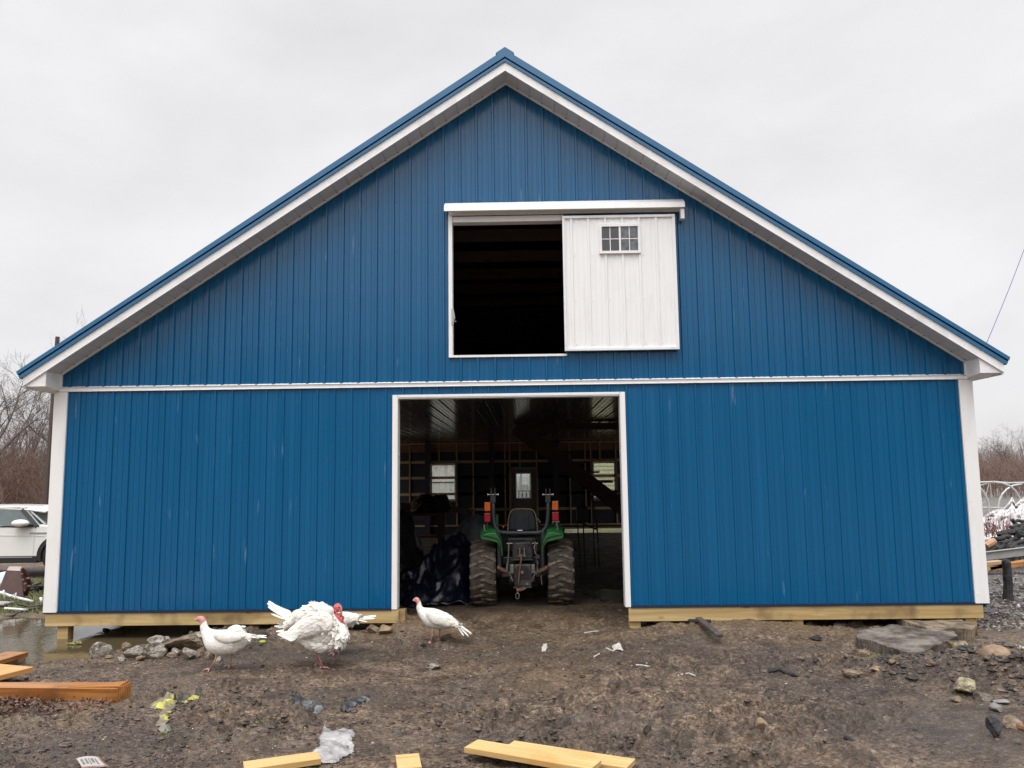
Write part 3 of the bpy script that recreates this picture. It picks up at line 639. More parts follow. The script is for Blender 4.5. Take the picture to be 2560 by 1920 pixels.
rq = ramp(_N, [(.35, (.15,.15,.15)), (.65, (.75,.75,.75))]); _L.new(nn.outputs[0], rq.inputs[0]); _L.new(rq.outputs[0], ms.inputs[0]); _L.new(tp.outputs[0], ms.inputs[1]); _L.new(tr.outputs[0], ms.inputs[2])
_L.new(ms.outputs[0], _N['Material Output'].inputs[0])
MB().box(x0+.045, x1-.045, 16.95, 16.955, zc+.015, z1-.05).build('pane', FILM, w); MB().box(x0+.045, x1-.045, 16.95, 16.955, z0+.05, zc-.025).build('pane', FILM, w)
STK = bpy.data.materials.new('paper_sticker'); STK.use_nodes = True; _q = STK.node_tree; _t = _q.nodes.new('ShaderNodeBsdfTranslucent'); _t.inputs[0].default_value = (.9,.9,.88,1); _q.links.new(_t.outputs[0], _q.nodes['Material Output'].inputs[0])
MB().box(x0+.08, x0+.19, 16.94, 16.944, z1-.26, z1-.09).build('sticker', STK, w); MB().box(x1-.18, x1-.10, 16.94, 16.944, z1-.36, z1-.18).build('sticker', STK, w); MB().box(x1-.21, x1-.13, 16.94, 16.944, z0+.30, z0+.46).build('sticker', STK, w)
w = rear_window(H[1]); x0, x1, z0, z1 = H[1]; zc = (z0+z1)/2
MB().box(x0+.045, x1-.045, 16.95, 16.955, zc+.015, z1-.05).build('pane', GLASS, w); MB().box(x0+.045, x1-.045, 16.95, 16.955, z0+.05, zc-.025).build('pane', GLASS, w)
BRN = M('brown_door_paint', (.13,.105,.088), (.16,.13,.11), 5, .5)
a = Gy(1290, 1184, 16.95); b2 = Gy(1327, 1245, 16.95); gx0, gx1, gz0, gz1 = a[0], b2[0], b2[2], a[2]
mb = MB(); x0, x1, z0, z1 = -.295, .57, .1, 2.205
mb.box(x0, gx0, 16.93, 16.985, z0, z1); mb.box(gx1, x1, 16.93, 16.985, z0, z1); mb.box(gx0, gx1, 16.93, 16.985, z0, gz0); mb.box(gx0, gx1, 16.93, 16.985, gz1, z1)
for k in range(7): xk = x0+.14+k*.095; mb.box(xk-.006, xk+.006, 16.924, 16.93, .25, .95)
rd = bp(mb, 'rear_door', BRN)
MB().box(gx0, gx1, 16.955, 16.96, gz0, gz1).build('pane', GLASS, rd)
mb = MB()
for q in ((gx0-.02, gx1+.02, gz0-.02, gz0+.012), (gx0-.02, gx1+.02, gz1-.012, gz1+.02), (gx0-.02, gx0+.012, gz0+.012, gz1-.012), (gx1-.012, gx1+.02, gz0+.012, gz1-.012)): mb.box(q[0], q[1], 16.915, 16.99, q[2], q[3])
mb.build('window_frame', WHITE2, rd); MB().lathe([(.012, 0), (.012, -.05), (.03, -.055), (.03, -.08)], (x0+.07, 16.93, 1.02), 'y', 10).build('handle', BLACK, rd)
mb = MB(); mb.box(-.36, -.29, 16.82, 17.01, .0, 2.27); mb.box(.565, .635, 16.82, 17.01, .0, 2.27); mb.box(-.36, .635, 16.82, 17.01, 2.20, 2.27); bp(mb, 'rear_door_frame', FR)
bp(MB().box(*(lambda p: (p[0]-.05, p[0]+.05))(c5(790, 950)), 16.85, 16.90, c5(790, 950)[2]-.06, c5(790, 950)[2]+.06), 'outlet_box', BLACK, bevel=.006)
# stairs to the loft
sy = 8.0; top = np.array([.0, sy, 3.2]); bot = np.array([4.05, sy, .06]); st = thing('tmp', None, None); bpy.data.objects.remove(st)
sa = bp(MB().bar(top+[0,.5,-.1], bot+[0,.5,-.1], .05, .30), 'staircase', DWOOD)
MB().bar(top+[0,-.5,-.1], bot+[0,-.5,-.1], .05, .30).build('stringer', DWOOD, sa)
for k in range(14):
    f = (k+.5)/14; p = top+(bot-top)*f; MB().box(p[0]-.02, p[0]+.27, sy-.56, sy+.56, p[2]+.065, p[2]+.105).build('tread', DWOOD, sa)
    MB().box(p[0]-.02, p[0]+.005, sy-.47, sy+.47, p[2]-.1, p[2]+.065).build('riser', DWOOD, sa)
pa = Gy(1311, 1056, 7.2); bp(MB().box(pa[0], 5.9, 7.1, 7.3, 2.99, 3.13), 'stairwell_beam', DWOOD)
# collar ties in the loft
for k in range(9):
    y = 1.6+1.2*k; z = 5.75; x = (ZA-z)/SLOPE; bp(MB().box(-x, x, y, y+.04, z-.1, z+.09), 'collar_tie', DIM)
# ------------------------------------------------------------------ tractor (seen from behind)
GREEN = M('green_tractor_paint', (.012,.125,.028), (.016,.16,.036), 6, .3, coat=.4)
LUG = M('mud_caked_tread', (.055,.044,.034), (.20,.16,.12), 16, .8, bump=.5, bscale=40, lo=.36, hi=.62)
TYRE = M('muddy_tyre_rubber', (.022,.019,.016), (.10,.08,.06), 9, .8, bump=.4, bscale=40, lo=.32, hi=.68)
CASTING = M('greasy_cast_iron', (.016,.016,.016), (.06,.055,.05), 10, .5, bump=.3, bscale=40)
STEELG = M('worn_steel', (.16,.155,.145), (.30,.29,.27), 14, .4, metal=.7)
RUST = M('rusty_steel', (.13,.055,.028), (.20,.10,.055), 16, .75, bump=.3, bscale=40)
ROPSM = M('dark_grey_frame_paint', (.030,.034,.040), (.045,.050,.056), 6, .42)
SEATM = M('dark_seat_vinyl', (.016,.022,.032), (.024,.030,.042), 6, .45)
PIPING = M('tan_seat_piping', (.33,.25,.13), None, rough=.6)
AMBER = M('amber_lens', (.80,.16,.01), (.62,.11,.008), 30, .25); REDL = M('red_lens', (.42,.008,.02), (.30,.006,.014), 30, .25)
YEL = M('yellow_rim_paint', (.55,.38,.02), None, rough=.4)
TX, TY, TZ = .125, 1.78, .075          # rear axle on the ground
tz0 = gz(TX-.55, TY-.1); TZ = tz0-.005
tr = thing('tractor', 'green compact tractor with big muddy rear tyres parked inside the barn doorway', 'tractor', (TX, TY, TZ))
def P6(x, y, Yp):   # pixel of the tractor close-up -> world on the plane y = Yp
    return Gy(1100+x*.2049, 1180+y*.2049, Yp)
def tyre(cx, R, w, lugn, seed):
    mb = MB(); n = 96; c = (cx, TY, TZ+R); hw = w/2
    prof = [(R*.58, -hw*.72), (R*.66, -hw*.93), (R*.80, -hw*1.0), (R*.905, -hw*.97), (R*.945, -hw*.86), (R*.955, -hw*.45), (R*.958, 0), (R*.955, hw*.45), (R*.945, hw*.86), (R*.905, hw*.97), (R*.80, hw*1.0), (R*.66, hw*.93), (R*.58, hw*.72)]
    mb.lathe(prof, c, 'x', n)
    # chevron bar lugs, hooked in the middle as on an industrial tread
    def at(u, th, r): return (c[0]+u, c[1]-math.cos(th)*r, c[2]+math.sin(th)*r)
    for k in range(lugn):
        for sd in (-1, 1):
            t0 = 2*math.pi*(k+(.5 if sd > 0 else 0))/lugn
            pts = [(sd*hw*1.0, -.062), (sd*hw*.55, -.012), (sd*hw*.22, .052), (-sd*hw*.02, .060), (-sd*hw*.16, .046)]
            wd = [.115, .105, .092, .080, .05]
            L0, L1 = [], []
            for (u, dt), wq in zip(pts, wd):
                rr = R if abs(u) < hw*.9 else R*.94
                L0.append((at(u, t0+dt-wq/2*1.0, R*.935), at(u, t0+dt+wq/2, R*.935))); L1.append((at(u, t0+dt-wq*.40, rr), at(u, t0+dt+wq*.40, rr)))
            for i in range(len(pts)-1):
                mb.hexa([L0[i][0], L0[i+1][0], L0[i+1][1], L0[i][1], L1[i][0], L1[i+1][0], L1[i+1][1], L1[i][1]], 1)
            # side shoulder of the lug
            e0 = [at(sd*hw*1.02, t0-.062-.05, R*.80), at(sd*hw*1.02, t0-.062+.05, R*.80)]
            mb.hexa([e0[0], L0[0][0], L0[0][1], e0[1], at(sd*hw*1.03, t0-.1, R*.82), L1[0][0], L1[0][1], at(sd*hw*1.03, t0-.03, R*.82)])
    return mb
RT_R = .485
for cx in (TX-.575, TX+.575):
    w = thing('wheel', None, None, (cx, TY, TZ+RT_R)); w.parent = tr; w.matrix_parent_inverse = Matrix.Translation((-TX, -TY, -TZ))
    tyre(cx, RT_R, .385, 17, 1).build('tyre', [TYRE, LUG], w).matrix_parent_inverse = Matrix.Translation((-cx, -TY, -TZ-RT_R))
    s = 1 if cx > TX else -1
    MB().lathe([(.28, s*-.10), (.29, s*-.06), (.22, s*-.05), (.20, s*.02), (.06, s*.03), (.06, s*.06)], (cx, TY, TZ+RT_R), 'x', 24).build('rim', YEL, w).matrix_parent_inverse = Matrix.Translation((-cx, -TY, -TZ-RT_R))
def tp(mb, name, mats, **k): return mb.build(name, mats, tr, **k)
# front wheels and hood (mostly hidden)
for s in (-1, 1):
    MB().lathe([(.18, -.11), (.30, -.12), (.335, -.09), (.335, .09), (.30, .12), (.18, .11)], (TX+s*.52, TY+1.75, TZ+.335), 'x', 32).build('front_wheel', TYRE, tr)
mb = MB(); mb.hexa([(TX-.25,TY+.75,TZ+.62),(TX+.25,TY+.75,TZ+.62),(TX+.22,TY+2.1,TZ+.62),(TX-.22,TY+2.1,TZ+.62),(TX-.24,TY+.75,TZ+1.16),(TX+.24,TY+.75,TZ+1.16),(TX+.19,TY+2.1,TZ+1.04),(TX-.19,TY+2.1,TZ+1.04)]); tp(mb, 'hood', GREEN, bevel=.05)
tp(MB().box(TX-.2, TX+.2, TY-.2, TY+2.0, TZ+.34, TZ+.62), 'chassis', CASTING, bevel=.03)
tp(MB().tube([(TX-.4,TY,TZ+RT_R),(TX+.4,TY,TZ+RT_R)], .095, 14), 'axle', CASTING)
# loader arms reach forward on both sides
for s in (-1, 1): tp(MB().bar((TX+s*.38,TY+.9,TZ+1.0), (TX+s*.40,TY+2.7,TZ+.45), .06, .12), 'loader_arm', GREEN, bevel=.01)
# fenders
YF = TY-.30
for s in (-1, 1):
    mb = MB()
    def f6(x, y, Yp):
        if s < 0: return P6(x, y, Yp)
        q = P6(x, y, Yp); return (2*(TX+.008)-q[0], q[1], q[2])
    # outer face of the fender as seen from behind, then swept forward over the wheel
    prof = [(505, 722), (625, 690), (690, 700), (745, 800), (765, 900), (770, 1010), (752, 1010), (735, 880), (700, 812), (640, 795), (512, 768), (500, 745)]
    for i, (ya, yb, dz) in enumerate(((0., .12, 0.),)):
        vs = []; n = len(prof); rows = [(-.18, -.05), (-.10, 0.), (.10, .045), (.30, .05), (.52, -.03), (.66, -.13)]
        for dy, dz in rows:
            for (x, y) in prof:
                p = f6(x, y, YF); top = 1 if y < 800 else max(0, 1-(y-800)/200)
                vs.append((p[0], YF+dy, p[2]+dz*top))
        fs = [tuple(range(n))[::-1], tuple(range((len(rows)-1)*n, len(rows)*n))]
        for r_ in range(len(rows)-1):
            for k in range(n): fs.append((r_*n+k, r_*n+(k+1) % n, (r_+1)*n+(k+1) % n, (r_+1)*n+k))
        mb.add(vs, fs)
    tp(mb, 'fender', GREEN, bevel=.008)
    mb = MB(); pts = [f6(x, y, YF-.19) for x, y in ((512, 772), (640, 800), (702, 818), (736, 885), (752, 1005))]; mb.tube(pts, .007, 6); tp(mb, 'fender_edge', BLACK)
# roll bar: U frame with folded tops
YR = TY-.36
pts = [P6(x, y, YR) for x, y in ((647, 300), (650, 480), (658, 590), (672, 660), (705, 715), (755, 738), (850, 741), (980, 742), (1110, 741), (1208, 738), (1262, 715), (1298, 662), (1312, 590), (1318, 480), (1318, 300))]
mb = MB(); mb.tube(pts, .030, 10); tp(mb, 'roll_bar', ROPSM, smooth=True)
for x0 in (647, 1317):
    mb = MB(); a = P6(x0, 372, YR); b = P6(x0, 285, YR); mb.box(a[0]-.037, a[0]+.037, YR-.042, YR+.042, a[2], b[2]); mb.box(a[0]-.012, a[0]+.012, YR-.05, YR-.042, a[2]+.02, b[2]-.01)
    for dx in (-23, 23):
        p = P6(x0+dx, 285, YR); q = P6(x0+dx, 195, YR); mb.box(p[0]-.008, p[0]+.008, YR-.03, YR+.03, p[2]-.01, q[2])
    tp(mb, 'roll_bar_hinge', ROPSM, bevel=.003)
    p = P6(x0, 275, YR); mb = MB(); mb.tube([(p[0]-.085, YR, p[2]), (p[0]+.085, YR, p[2])], .009, 8); mb.lathe([(.017, -.085), (.017, -.07)], (p[0], YR, p[2]), 'x', 8); mb.lathe([(.017, .07), (.017, .085)], (p[0], YR, p[2]), 'x', 8); tp(mb, 'hinge_pin', M('zinc_pin', (.55,.54,.50), None, rough=.3, metal=.6) if x0 < 700 else bpy.data.materials['zinc_pin'])
for s in (-1, 1):
    mb = MB(); a = P6(720 if s < 0 else 1247, 735, YR); mb.bar((a[0], YR, a[2]+.03), (a[0]-s*.01, YR+.06, TZ+.55), .05, .11); tp(mb, 'roll_bar_upright', ROPSM, bevel=.01)
# lamps on the roll bar sides
for (x0, x1, ya, yb, mt, nm) in ((543, 613, 368, 476, AMBER, 'indicator_lamp'), (541, 614, 502, 610, REDL, 'tail_lamp'), (1370, 1443, 354, 464, AMBER, 'indicator_lamp'), (1371, 1448, 490, 596, REDL, 'tail_lamp')):
    a = P6(x0, yb, YR-.03); b = P6(x1, ya, YR-.03)
    lo = tp(MB().box(a[0], b[0], YR-.045, YR-.02, a[2], b[2]), nm, mt, bevel=.008)
    MB().box(a[0]-.005, b[0]+.005, YR-.02, YR+.03, a[2]-.005, b[2]+.005).build('lamp_housing', BLACK, lo, bevel=.006)
for (x, y0, y1, s) in ((578, 366, 700, -1), (1408, 352, 700, 1)):
    a = P6(x, y0, YR+.03); b = P6(x, y1, YR+.03); tp(MB().bar((a[0], YR+.025, a[2]), (b[0], YR+.02, b[2]), .025, .012, (0,1,0)), 'lamp_bracket', BLACK)
a = P6(1412, 600, YR); mb = MB(); mb.box(a[0]-.055, a[0]+.055, YR-.05, YR, a[2]-.012, a[2]); mb.tube([(a[0]+.015, YR-.03, a[2]-.01), (a[0]+.03, YR-.03, a[2]-.14)], .016, 8); mb.bar((a[0]-.045, YR-.03, a[2]), (a[0]-.045, YR-.03, a[2]-.05), .012, .012); tp(mb, 'outlet_bracket', STEELG)
a = P6(540, 650, YR); tp(MB().bar((a[0], YR, a[2]+.01), (a[0]+.005, YR, a[2]-.075), .03, .02), 'lamp_bracket', STEELG)
# seat
YS = TY+.18
mb = MB(); out_ = [(826, 720), (835, 600), (845, 530), (868, 480), (905, 458), (1000, 450), (1100, 456), (1140, 472), (1165, 520), (1180, 600), (1188, 720)]
pf = [P6(x, y, YS) for x, y in out_]; n = len(pf)
vs = [(p[0], YS, p[2]) for p in pf] + [(p[0], YS+.10, p[2]-.01) for p in pf]; cx_ = sum(p[0] for p in pf)/n; cz_ = sum(p[2] for p in pf)/n
vs += [((p[0]-cx_)*.86+cx_, YS-.022, (p[2]-cz_)*.86+cz_) for p in pf]
fs = [tuple(range(2*n, 3*n))] + [tuple(range(n, 2*n))] + [(i, (i+1) % n, n+(i+1) % n, n+i) for i in range(n)] + [(2*n+i, 2*n+(i+1) % n, (i+1) % n, i) for i in range(n)]
se = tp(MB().add(vs, fs), 'seat', SEATM, bevel=.006)
MB().tube([(p[0], YS+.0, p[2]+.003) for p in pf], .011, 6).build('seat_piping', PIPING, se)
a = P6(915, 710, YS-.025); b = P6(1085, 505, YS-.025); mb = MB(); mb.box(a[0], b[0], YS-.034, YS-.02, a[2], b[2]); mb.build('seat_pocket', SEATM, se, bevel=.012)
a = P6(945, 716, YR-.03); b = P6(1008, 706, YR-.03); tp(MB().box(a[0], b[0], YR-.036, YR-.028, a[2], b[2]), 'decal', WHITE)
mb = MB(); mb.box(TX-.24, TX+.24, YS, YS+.45, TZ+.86, TZ+.98); mb.build('seat_cushion', SEATM, se, bevel=.04)
tp(MB().box(TX-.30, TX+.30, TY-.12, TY+.7, TZ+.60, TZ+.72), 'platform', BLACK, bevel=.02)
# steering wheel, levers
mb = MB(); c = (TX, TY+.72, TZ+1.22); mb.tube([(c[0]+.18*math.cos(t), c[1]+.08*math.sin(t), c[2]+.16*math.sin(t)) for t in np.linspace(0, 2*math.pi, 25)], .014, 8); mb.tube([c, (TX, TY+.85, TZ+.8)], .025, 8); tp(mb, 'steering_wheel', BLACK)
for (x, y, yt, mt) in ((772, 720, 668, AMBER), (700, 720, 520, GREEN)):
    a = P6(x, y, TY); b = P6(x, yt, TY); tp(MB().tube([a, b], .010 if mt is AMBER else .016, 6), 'lever', BLACK if mt is AMBER else GREEN)
    if mt is AMBER: tp(MB().lathe([(.004, -.02), (.018, -.008), (.02, .006), (.008, .018)], (b[0], TY, b[2]), 'z', 10), 'lever_knob', AMBER, smooth=True)
a = P6(1185, 570, TY); b = P6(1225, 618, TY-.05); tp(MB().tube([a, P6(1200, 575, TY), b], .007, 6), 'hand_lever', PIPING)
# rear housing and three-point hitch
YB = TY-.46
def bx6(x0, x1, y0, y1, ya, yb, name, mt, **k):
    a = P6(x0, y1, ya); b = P6(x1, y0, ya); return tp(MB().box(a[0], b[0], ya, yb, a[2], b[2]), name, mt, **k)
bx6(905, 1118, 1120, 1408, YB, YB+.35, 'transmission_case', CASTING, bevel=.025)
bx6(880, 1135, 850, 1080, YB+.04, YB+.45, 'hydraulic_housing', CASTING, bevel=.03)
bx6(895, 1125, 1402, 1418, YB-.03, YB+.1, 'drawbar_plate', CASTING, bevel=.004)
mb = MB(); a = [P6(x, y, YB-.012) for x, y in ((925,1190),(945,1155),(1000,1145),(1060,1155),(1090,1190),(1092,1300),(925,1300))]; mb.prism([(p[0], p[2]) for p in a], 'y', YB-.02, YB+.001); tp(mb, 'power_shaft_shield', BLACK)
mb = MB(); p = P6(1005, 1215, YB); mb.lathe([(.022, -.06), (.022, .02)], (p[0], YB-.03, p[2]), 'y', 12); tp(mb, 'power_shaft', STEELG)
p = P6(1062, 1366, YB); tp(MB().lathe([(.018, 0), (.016, -.012)], (p[0], YB, p[2]), 'y', 12), 'plug', STEELG)
bx6(860, 1130, 1062, 1078, YB-.03, YB+.03, 'cross_bar', CASTING)
for x0 in (968, 1022): bx6(x0, x0+11, 930, 1040, YB-.06, YB+.05, 'top_link_bracket', STEELG)
bx6(955, 1048, 1010, 1026, YB-.05, YB-.03, 'bracket_pin', STEELG)
a = [P6(x, y, YB-.05) for x, y in ((992, 1000), (988, 1080), (975, 1180), (962, 1300), (955, 1400))]; tp(MB().tube(a, [.013,.013,.013,.013,.013], 8), 'top_link', RUST, smooth=True)
p = P6(958, 1440, YB-.06); q = P6(1020, 1432, YB-.06); mb = MB(); mb.tube([(p[0]-.03, YB-.06, p[2]), (p[0]+.035, YB-.06, p[2]+.004)], .024, 10); mb.bar((p[0]+.03, YB-.06, p[2]), (q[0]+.03, YB-.05, q[2]+.02), .022, .03); tp(mb, 'hitch_ball_mount', RUST)
mb = MB(); pr_ = [P6(945+22*math.cos(t), 1512+36*math.sin(t), YB-.06) for t in np.linspace(0, 2*math.pi, 17)]; mb.tube(pr_, .006, 6); a = P6(948, 1475, YB-.06); b = P6(955, 1440, YB-.06); mb.tube([a, b], .009, 6); tp(mb, 'hitch_clevis', STEELG)
for s in (-1, 1):
    mx_ = lambda x: x if s < 0 else 2010-x
    # lift rod, lower arm, stabiliser chain
    a = [P6(mx_(x), y, YB-.02) for x, y in ((840, 860), (836, 1000), (826, 1110))]; mb = MB(); mb.tube(a, .011, 8); b = [P6(mx_(x), y, YB-.02) for x, y in ((826, 1100), (812, 1215))]; mb.tube(b, .016, 8); c = [P6(mx_(x), y, YB-.02) for x, y in ((815, 872), (885, 872))]; mb.tube(c, .010, 8); tp(mb, 'lift_rod', STEELG)
    a = P6(mx_(712), 1168, YB-.08); b = P6(mx_(770), 1195, YB-.04); c = P6(mx_(850), 1240, YB+.06); d = P6(mx_(890), 1345, YB+.2); mb = MB(); mb.bar(a, b, .022, .045); mb.bar(b, c, .022, .05); q = mb.lathe([(.030, -.014), (.030, .014)], a, 'x', 12); tp(mb, 'lower_link', RUST)
    mb = MB()
    for k in range(7):
        p = P6(mx_(845+k*7), 1230+k*16, YB-.01); mb.tube([(p[0]+.010*math.cos(t)*(1 if k % 2 else .3), YB-.01+.010*math.cos(t)*(.3 if k % 2 else 1), p[2]+.017*math.sin(t)) for t in np.linspace(0, 2*math.pi, 9)], .0035, 4)
    tp(mb, 'check_chain', STEELG)
    bx6(*(sorted((mx_(850), mx_(900)))), 1130, 1240, YB+.02, YB+.2, 'axle_housing_bracket', STEELG, bevel=.008)
    mb = MB()
    for k in range(5): p = P6(mx_(760+k*17), 1290, YB); mb.lathe([(.030-.003*k, -.008), (.034-.003*k, 0), (.030-.003*k, .008)], (p[0], YB+.25, p[2]), 'x', 10)
    tp(mb, 'axle_bellows', STEELG)
a = [P6(x, y, YB-.03) for x, y in ((1135, 810), (1160, 900), (1185, 1030), (1170, 1100), (1205, 1190))]; tp(MB().tube(a, .010, 6), 'hydraulic_hose', BLACK)
a = [P6(x, y, YB-.04) for x, y in ((1165, 850), (1150, 920), (1165, 1000))]; tp(MB().tube(a, [.010,.016,.010], 6), 'hydraulic_hose', STEELG)
p = P6(1190, 1030, YB-.05); tp(MB().tube([(p[0]+.02*math.cos(t), YB-.05, p[2]+.022*math.sin(t)) for t in np.linspace(0, 2*math.pi, 13)], .006, 6), 'link_ring', STEELG)
a = [P6(x, y, YB-.03) for x, y in ((1232, 1270), (1238, 1320), (1246, 1375))]; tp(MB().tube(a, .007, 6), 'pin', STEELG)
for (x, y, x2, y2) in ((880, 880, 985, 858), (905, 940, 1100, 935), (1110, 870, 1060, 900), (1020, 860, 1140, 830), (850, 800, 870, 860)):
    tp(MB().tube([P6(x, y, YB-.01), P6((x+x2)/2, (y+y2)/2-12, YB-.03), P6(x2, y2, YB-.01)], .008, 6), 'hose', CASTING)
# ------------------------------------------------------------------ other things inside
def crumple(poly, z0, zh, seed, name, mats, nx=60, hills=(), fold=.6, fs=7., oc=4, parent=None, thick=.004, zfun=None, es=.18):
    """a crumpled sheet: the polygon (world xy) filled with a fine grid and folded up in ridges"""
    P = np.array(poly, float); x0, y0 = P.min(0); x1, y1 = P.max(0); st = max(x1-x0, y1-y0)/nx
    def inside(x, y):
        c = np.zeros(x.shape, bool); j = len(P)-1
        for i in range(len(P)):
            c ^= ((P[i,1] > y) != (P[j,1] > y)) & (x < (P[j,0]-P[i,0])*(y-P[i,1])/(P[j,1]-P[i,1]+1e-12)+P[i,0]); j = i
        return c
    def edge(x, y):
        d = np.full(x.shape, 1e9); j = len(P)-1
        for i in range(len(P)):
            a, b = P[j], P[i]; ab = b-a; t = np.clip(((x-a[0])*ab[0]+(y-a[1])*ab[1])/(ab@ab+1e-12), 0, 1); d = np.minimum(d, np.hypot(x-a[0]-t*ab[0], y-a[1]-t*ab[1])); j = i
        return d
    gx2 = np.arange(x0-st, x1+st*2, st); gy2 = np.arange(y0-st, y1+st*2, st); XX, YY = np.meshgrid(gx2, gy2)
    wx = XX + st*1.2*fbm(XX*fs*2, YY*fs*2, seed+3, 3); wy = YY + st*1.2*fbm(XX*fs*2, YY*fs*2, seed+5, 3)
    ins = inside(wx, wy); e = sst(0, es*min(x1-x0, y1-y0), edge(wx, wy))
    rg = ridge(XX*fs+.8*fbm(XX*fs*.7, YY*fs*.7, seed+9, 2), YY*fs+.8*fbm(XX*fs*.7, YY*fs*.7, seed+11, 2), seed, oc); hh = zh*(.25*e + fold*(rg-.45)*(.35+.65*e)*1.6)
    for cx, cy, rx, ry, a in hills: hh = hh + a*np.exp(-((XX-cx)/rx)**2-((YY-cy)/ry)**2)
    ZZ = (gh(XX, YY) if z0 is None else z0) + .006 + np.maximum(hh, -.002)
    if zfun is not None: ZZ = zfun(XX, YY) + hh
    nxx = len(gx2); mb = MB(); mb.v = list(map(tuple, np.stack([XX.ravel(), YY.ravel(), ZZ.ravel()], 1)))
    for j in range(len(gy2)-1):
        for i in range(nxx-1):
            if ins[j,i] and ins[j+1,i] and ins[j,i+1] and ins[j+1,i+1]: a = j*nxx+i; mb.f.append((a, a+1, a+1+nxx, a+nxx)); mb.m.append(0)
    o = mb.build(name, mats, parent, smooth=True, fix=False)
    bm = bmesh.new(); bm.from_mesh(o.data); bmesh.ops.delete(bm, geom=[v for v in bm.verts if not v.link_faces], context='VERTS'); bm.to_mesh(o.data); bm.free()
    if thick: q = o.modifiers.new('thickness', 'SOLIDIFY'); q.thickness = thick; q.offset = -1
    return o
TARP = M('dark_blue_tarp', (.0035,.004,.012), (.006,.007,.02), 4, .3, bump=.5, bscale=9); TARP2 = M('grey_house_wrap', (.055,.062,.068), (.085,.092,.098), 6, .5, bump=.2)
TARP3 = M('black_plastic_film', (.008,.009,.011), (.014,.015,.02), 5, .25, bump=.4, bscale=20)
def C3(x, y, Yp): return Gy(980+x*.1567, 1220+y*.1567, Yp)     # pixel of the left interior close-up
o = crumple([(-1.62,1.75),(-.62,1.75),(-.50,2.4),(-.55,3.3),(-1.0,3.6),(-1.9,3.4),(-2.1,2.4)], None, .26, 301, 'tarp', TARP, 70, hills=((-1.0,2.6,.45,.42,.62),(-.75,2.9,.32,.4,.35),(-1.55,2.7,.4,.5,.28)), fs=3.4, fold=1.0)
tag(o, 'shiny dark blue tarp heaped on the barn floor beside the tractor', 'tarp')
o = crumple([(-1.35,3.5),(-.55,3.1),(-.28,3.6),(-.35,4.4),(-1.0,4.7),(-1.5,4.3)], None, .2, 305, 'house_wrap', TARP2, 60, hills=((-.85,3.9,.55,.5,1.0),(-.5,3.9,.3,.35,.40)), fs=3., fold=.9)
tag(o, 'grey building wrap with dark lettering draped over the heap behind the blue tarp', 'building wrap'); wrap = o
o = crumple([(-2.9,2.4),(-1.75,2.3),(-1.55,3.3),(-1.7,4.3),(-3.0,4.4)], None, .3, 309, 'plastic_film', TARP3, 60, hills=((-2.15,3.2,.5,.6,.95),(-1.8,3.6,.4,.5,.6)), fs=3., fold=1.0)
tag(o, 'black plastic film bundled up just inside the left door jamb', 'plastic film')
def text(s, name, mt, loc, rot, size, parent, ext=.002):
    c = bpy.data.curves.new(name, 'FONT'); c.body = s; c.size = size; c.extrude = ext; c.align_x = 'CENTER'; c.align_y = 'CENTER'; c.materials.append(mt)
    o = bpy.data.objects.new(name, c); COL.objects.link(o); o.location = loc; o.rotation_euler = rot
    dg = bpy.context.evaluated_depsgraph_get(); me = bpy.data.meshes.new_from_object(o.evaluated_get(dg)); me.name = name
    o2 = bpy.data.objects.new(name, me); COL.objects.link(o2); o2.location = loc; o2.rotation_euler = rot; bpy.data.objects.remove(o)
    if parent: o2.parent = parent; o2.matrix_parent_inverse = parent.matrix_basis.inverted()
    return o2
for k, ch in enumerate('YPAR'):
    p = C3(1035+62*k, 775+36*k, 3.42); text(ch, 'lettering', BLACK, (p[0], 3.42, p[2]), (rad(62), rad(12), rad(-4)), .15, wrap, .01)
# bench with clutter, hat
a = C3(60, 395, 9.0); b = C3(1000, 395, 9.0)
BEN = thing('workbench', 'dark workbench along the left side inside the barn, wide tan board at its back', 'workbench', (a[0], 9, 0))
def benp(mb, n, mt, **k): return mb.build(n, mt, BEN, **k)
bx0, bx1, bz = -4.6, -1.75, a[2]
benp(MB().box(bx0, bx1, 8.6, 9.4, bz-.06, bz), 'bench_top', DWOOD); benp(MB().box(bx0, C3(475, 300, 9.4)[0], 9.40, 9.44, bz, C3(60, 240, 9.4)[2]), 'back_board', wood('tan_board', (.20,.115,.06), (.27,.165,.09), (.1,.05,.02), .6))
for x in (bx0+.1, bx1-.1):
    for y in (8.66, 9.34): benp(MB().box(x-.05, x+.05, y-.05, y+.05, 0, bz-.06), 'leg', DWOOD)
benp(MB().box(bx0, bx1, 8.65, 9.35, .55, .59), 'shelf', DWOOD)
for yy in (440, 540): p = C3(200, yy, 8.55); benp(MB().box(bx0, -2.2, 8.52, 8.58, p[2]-.012, p[2]+.012), 'rail', M('bench_edge_metal', (.10,.10,.10), None, rough=.4) if yy == 440 else bpy.data.materials['bench_edge_metal'])
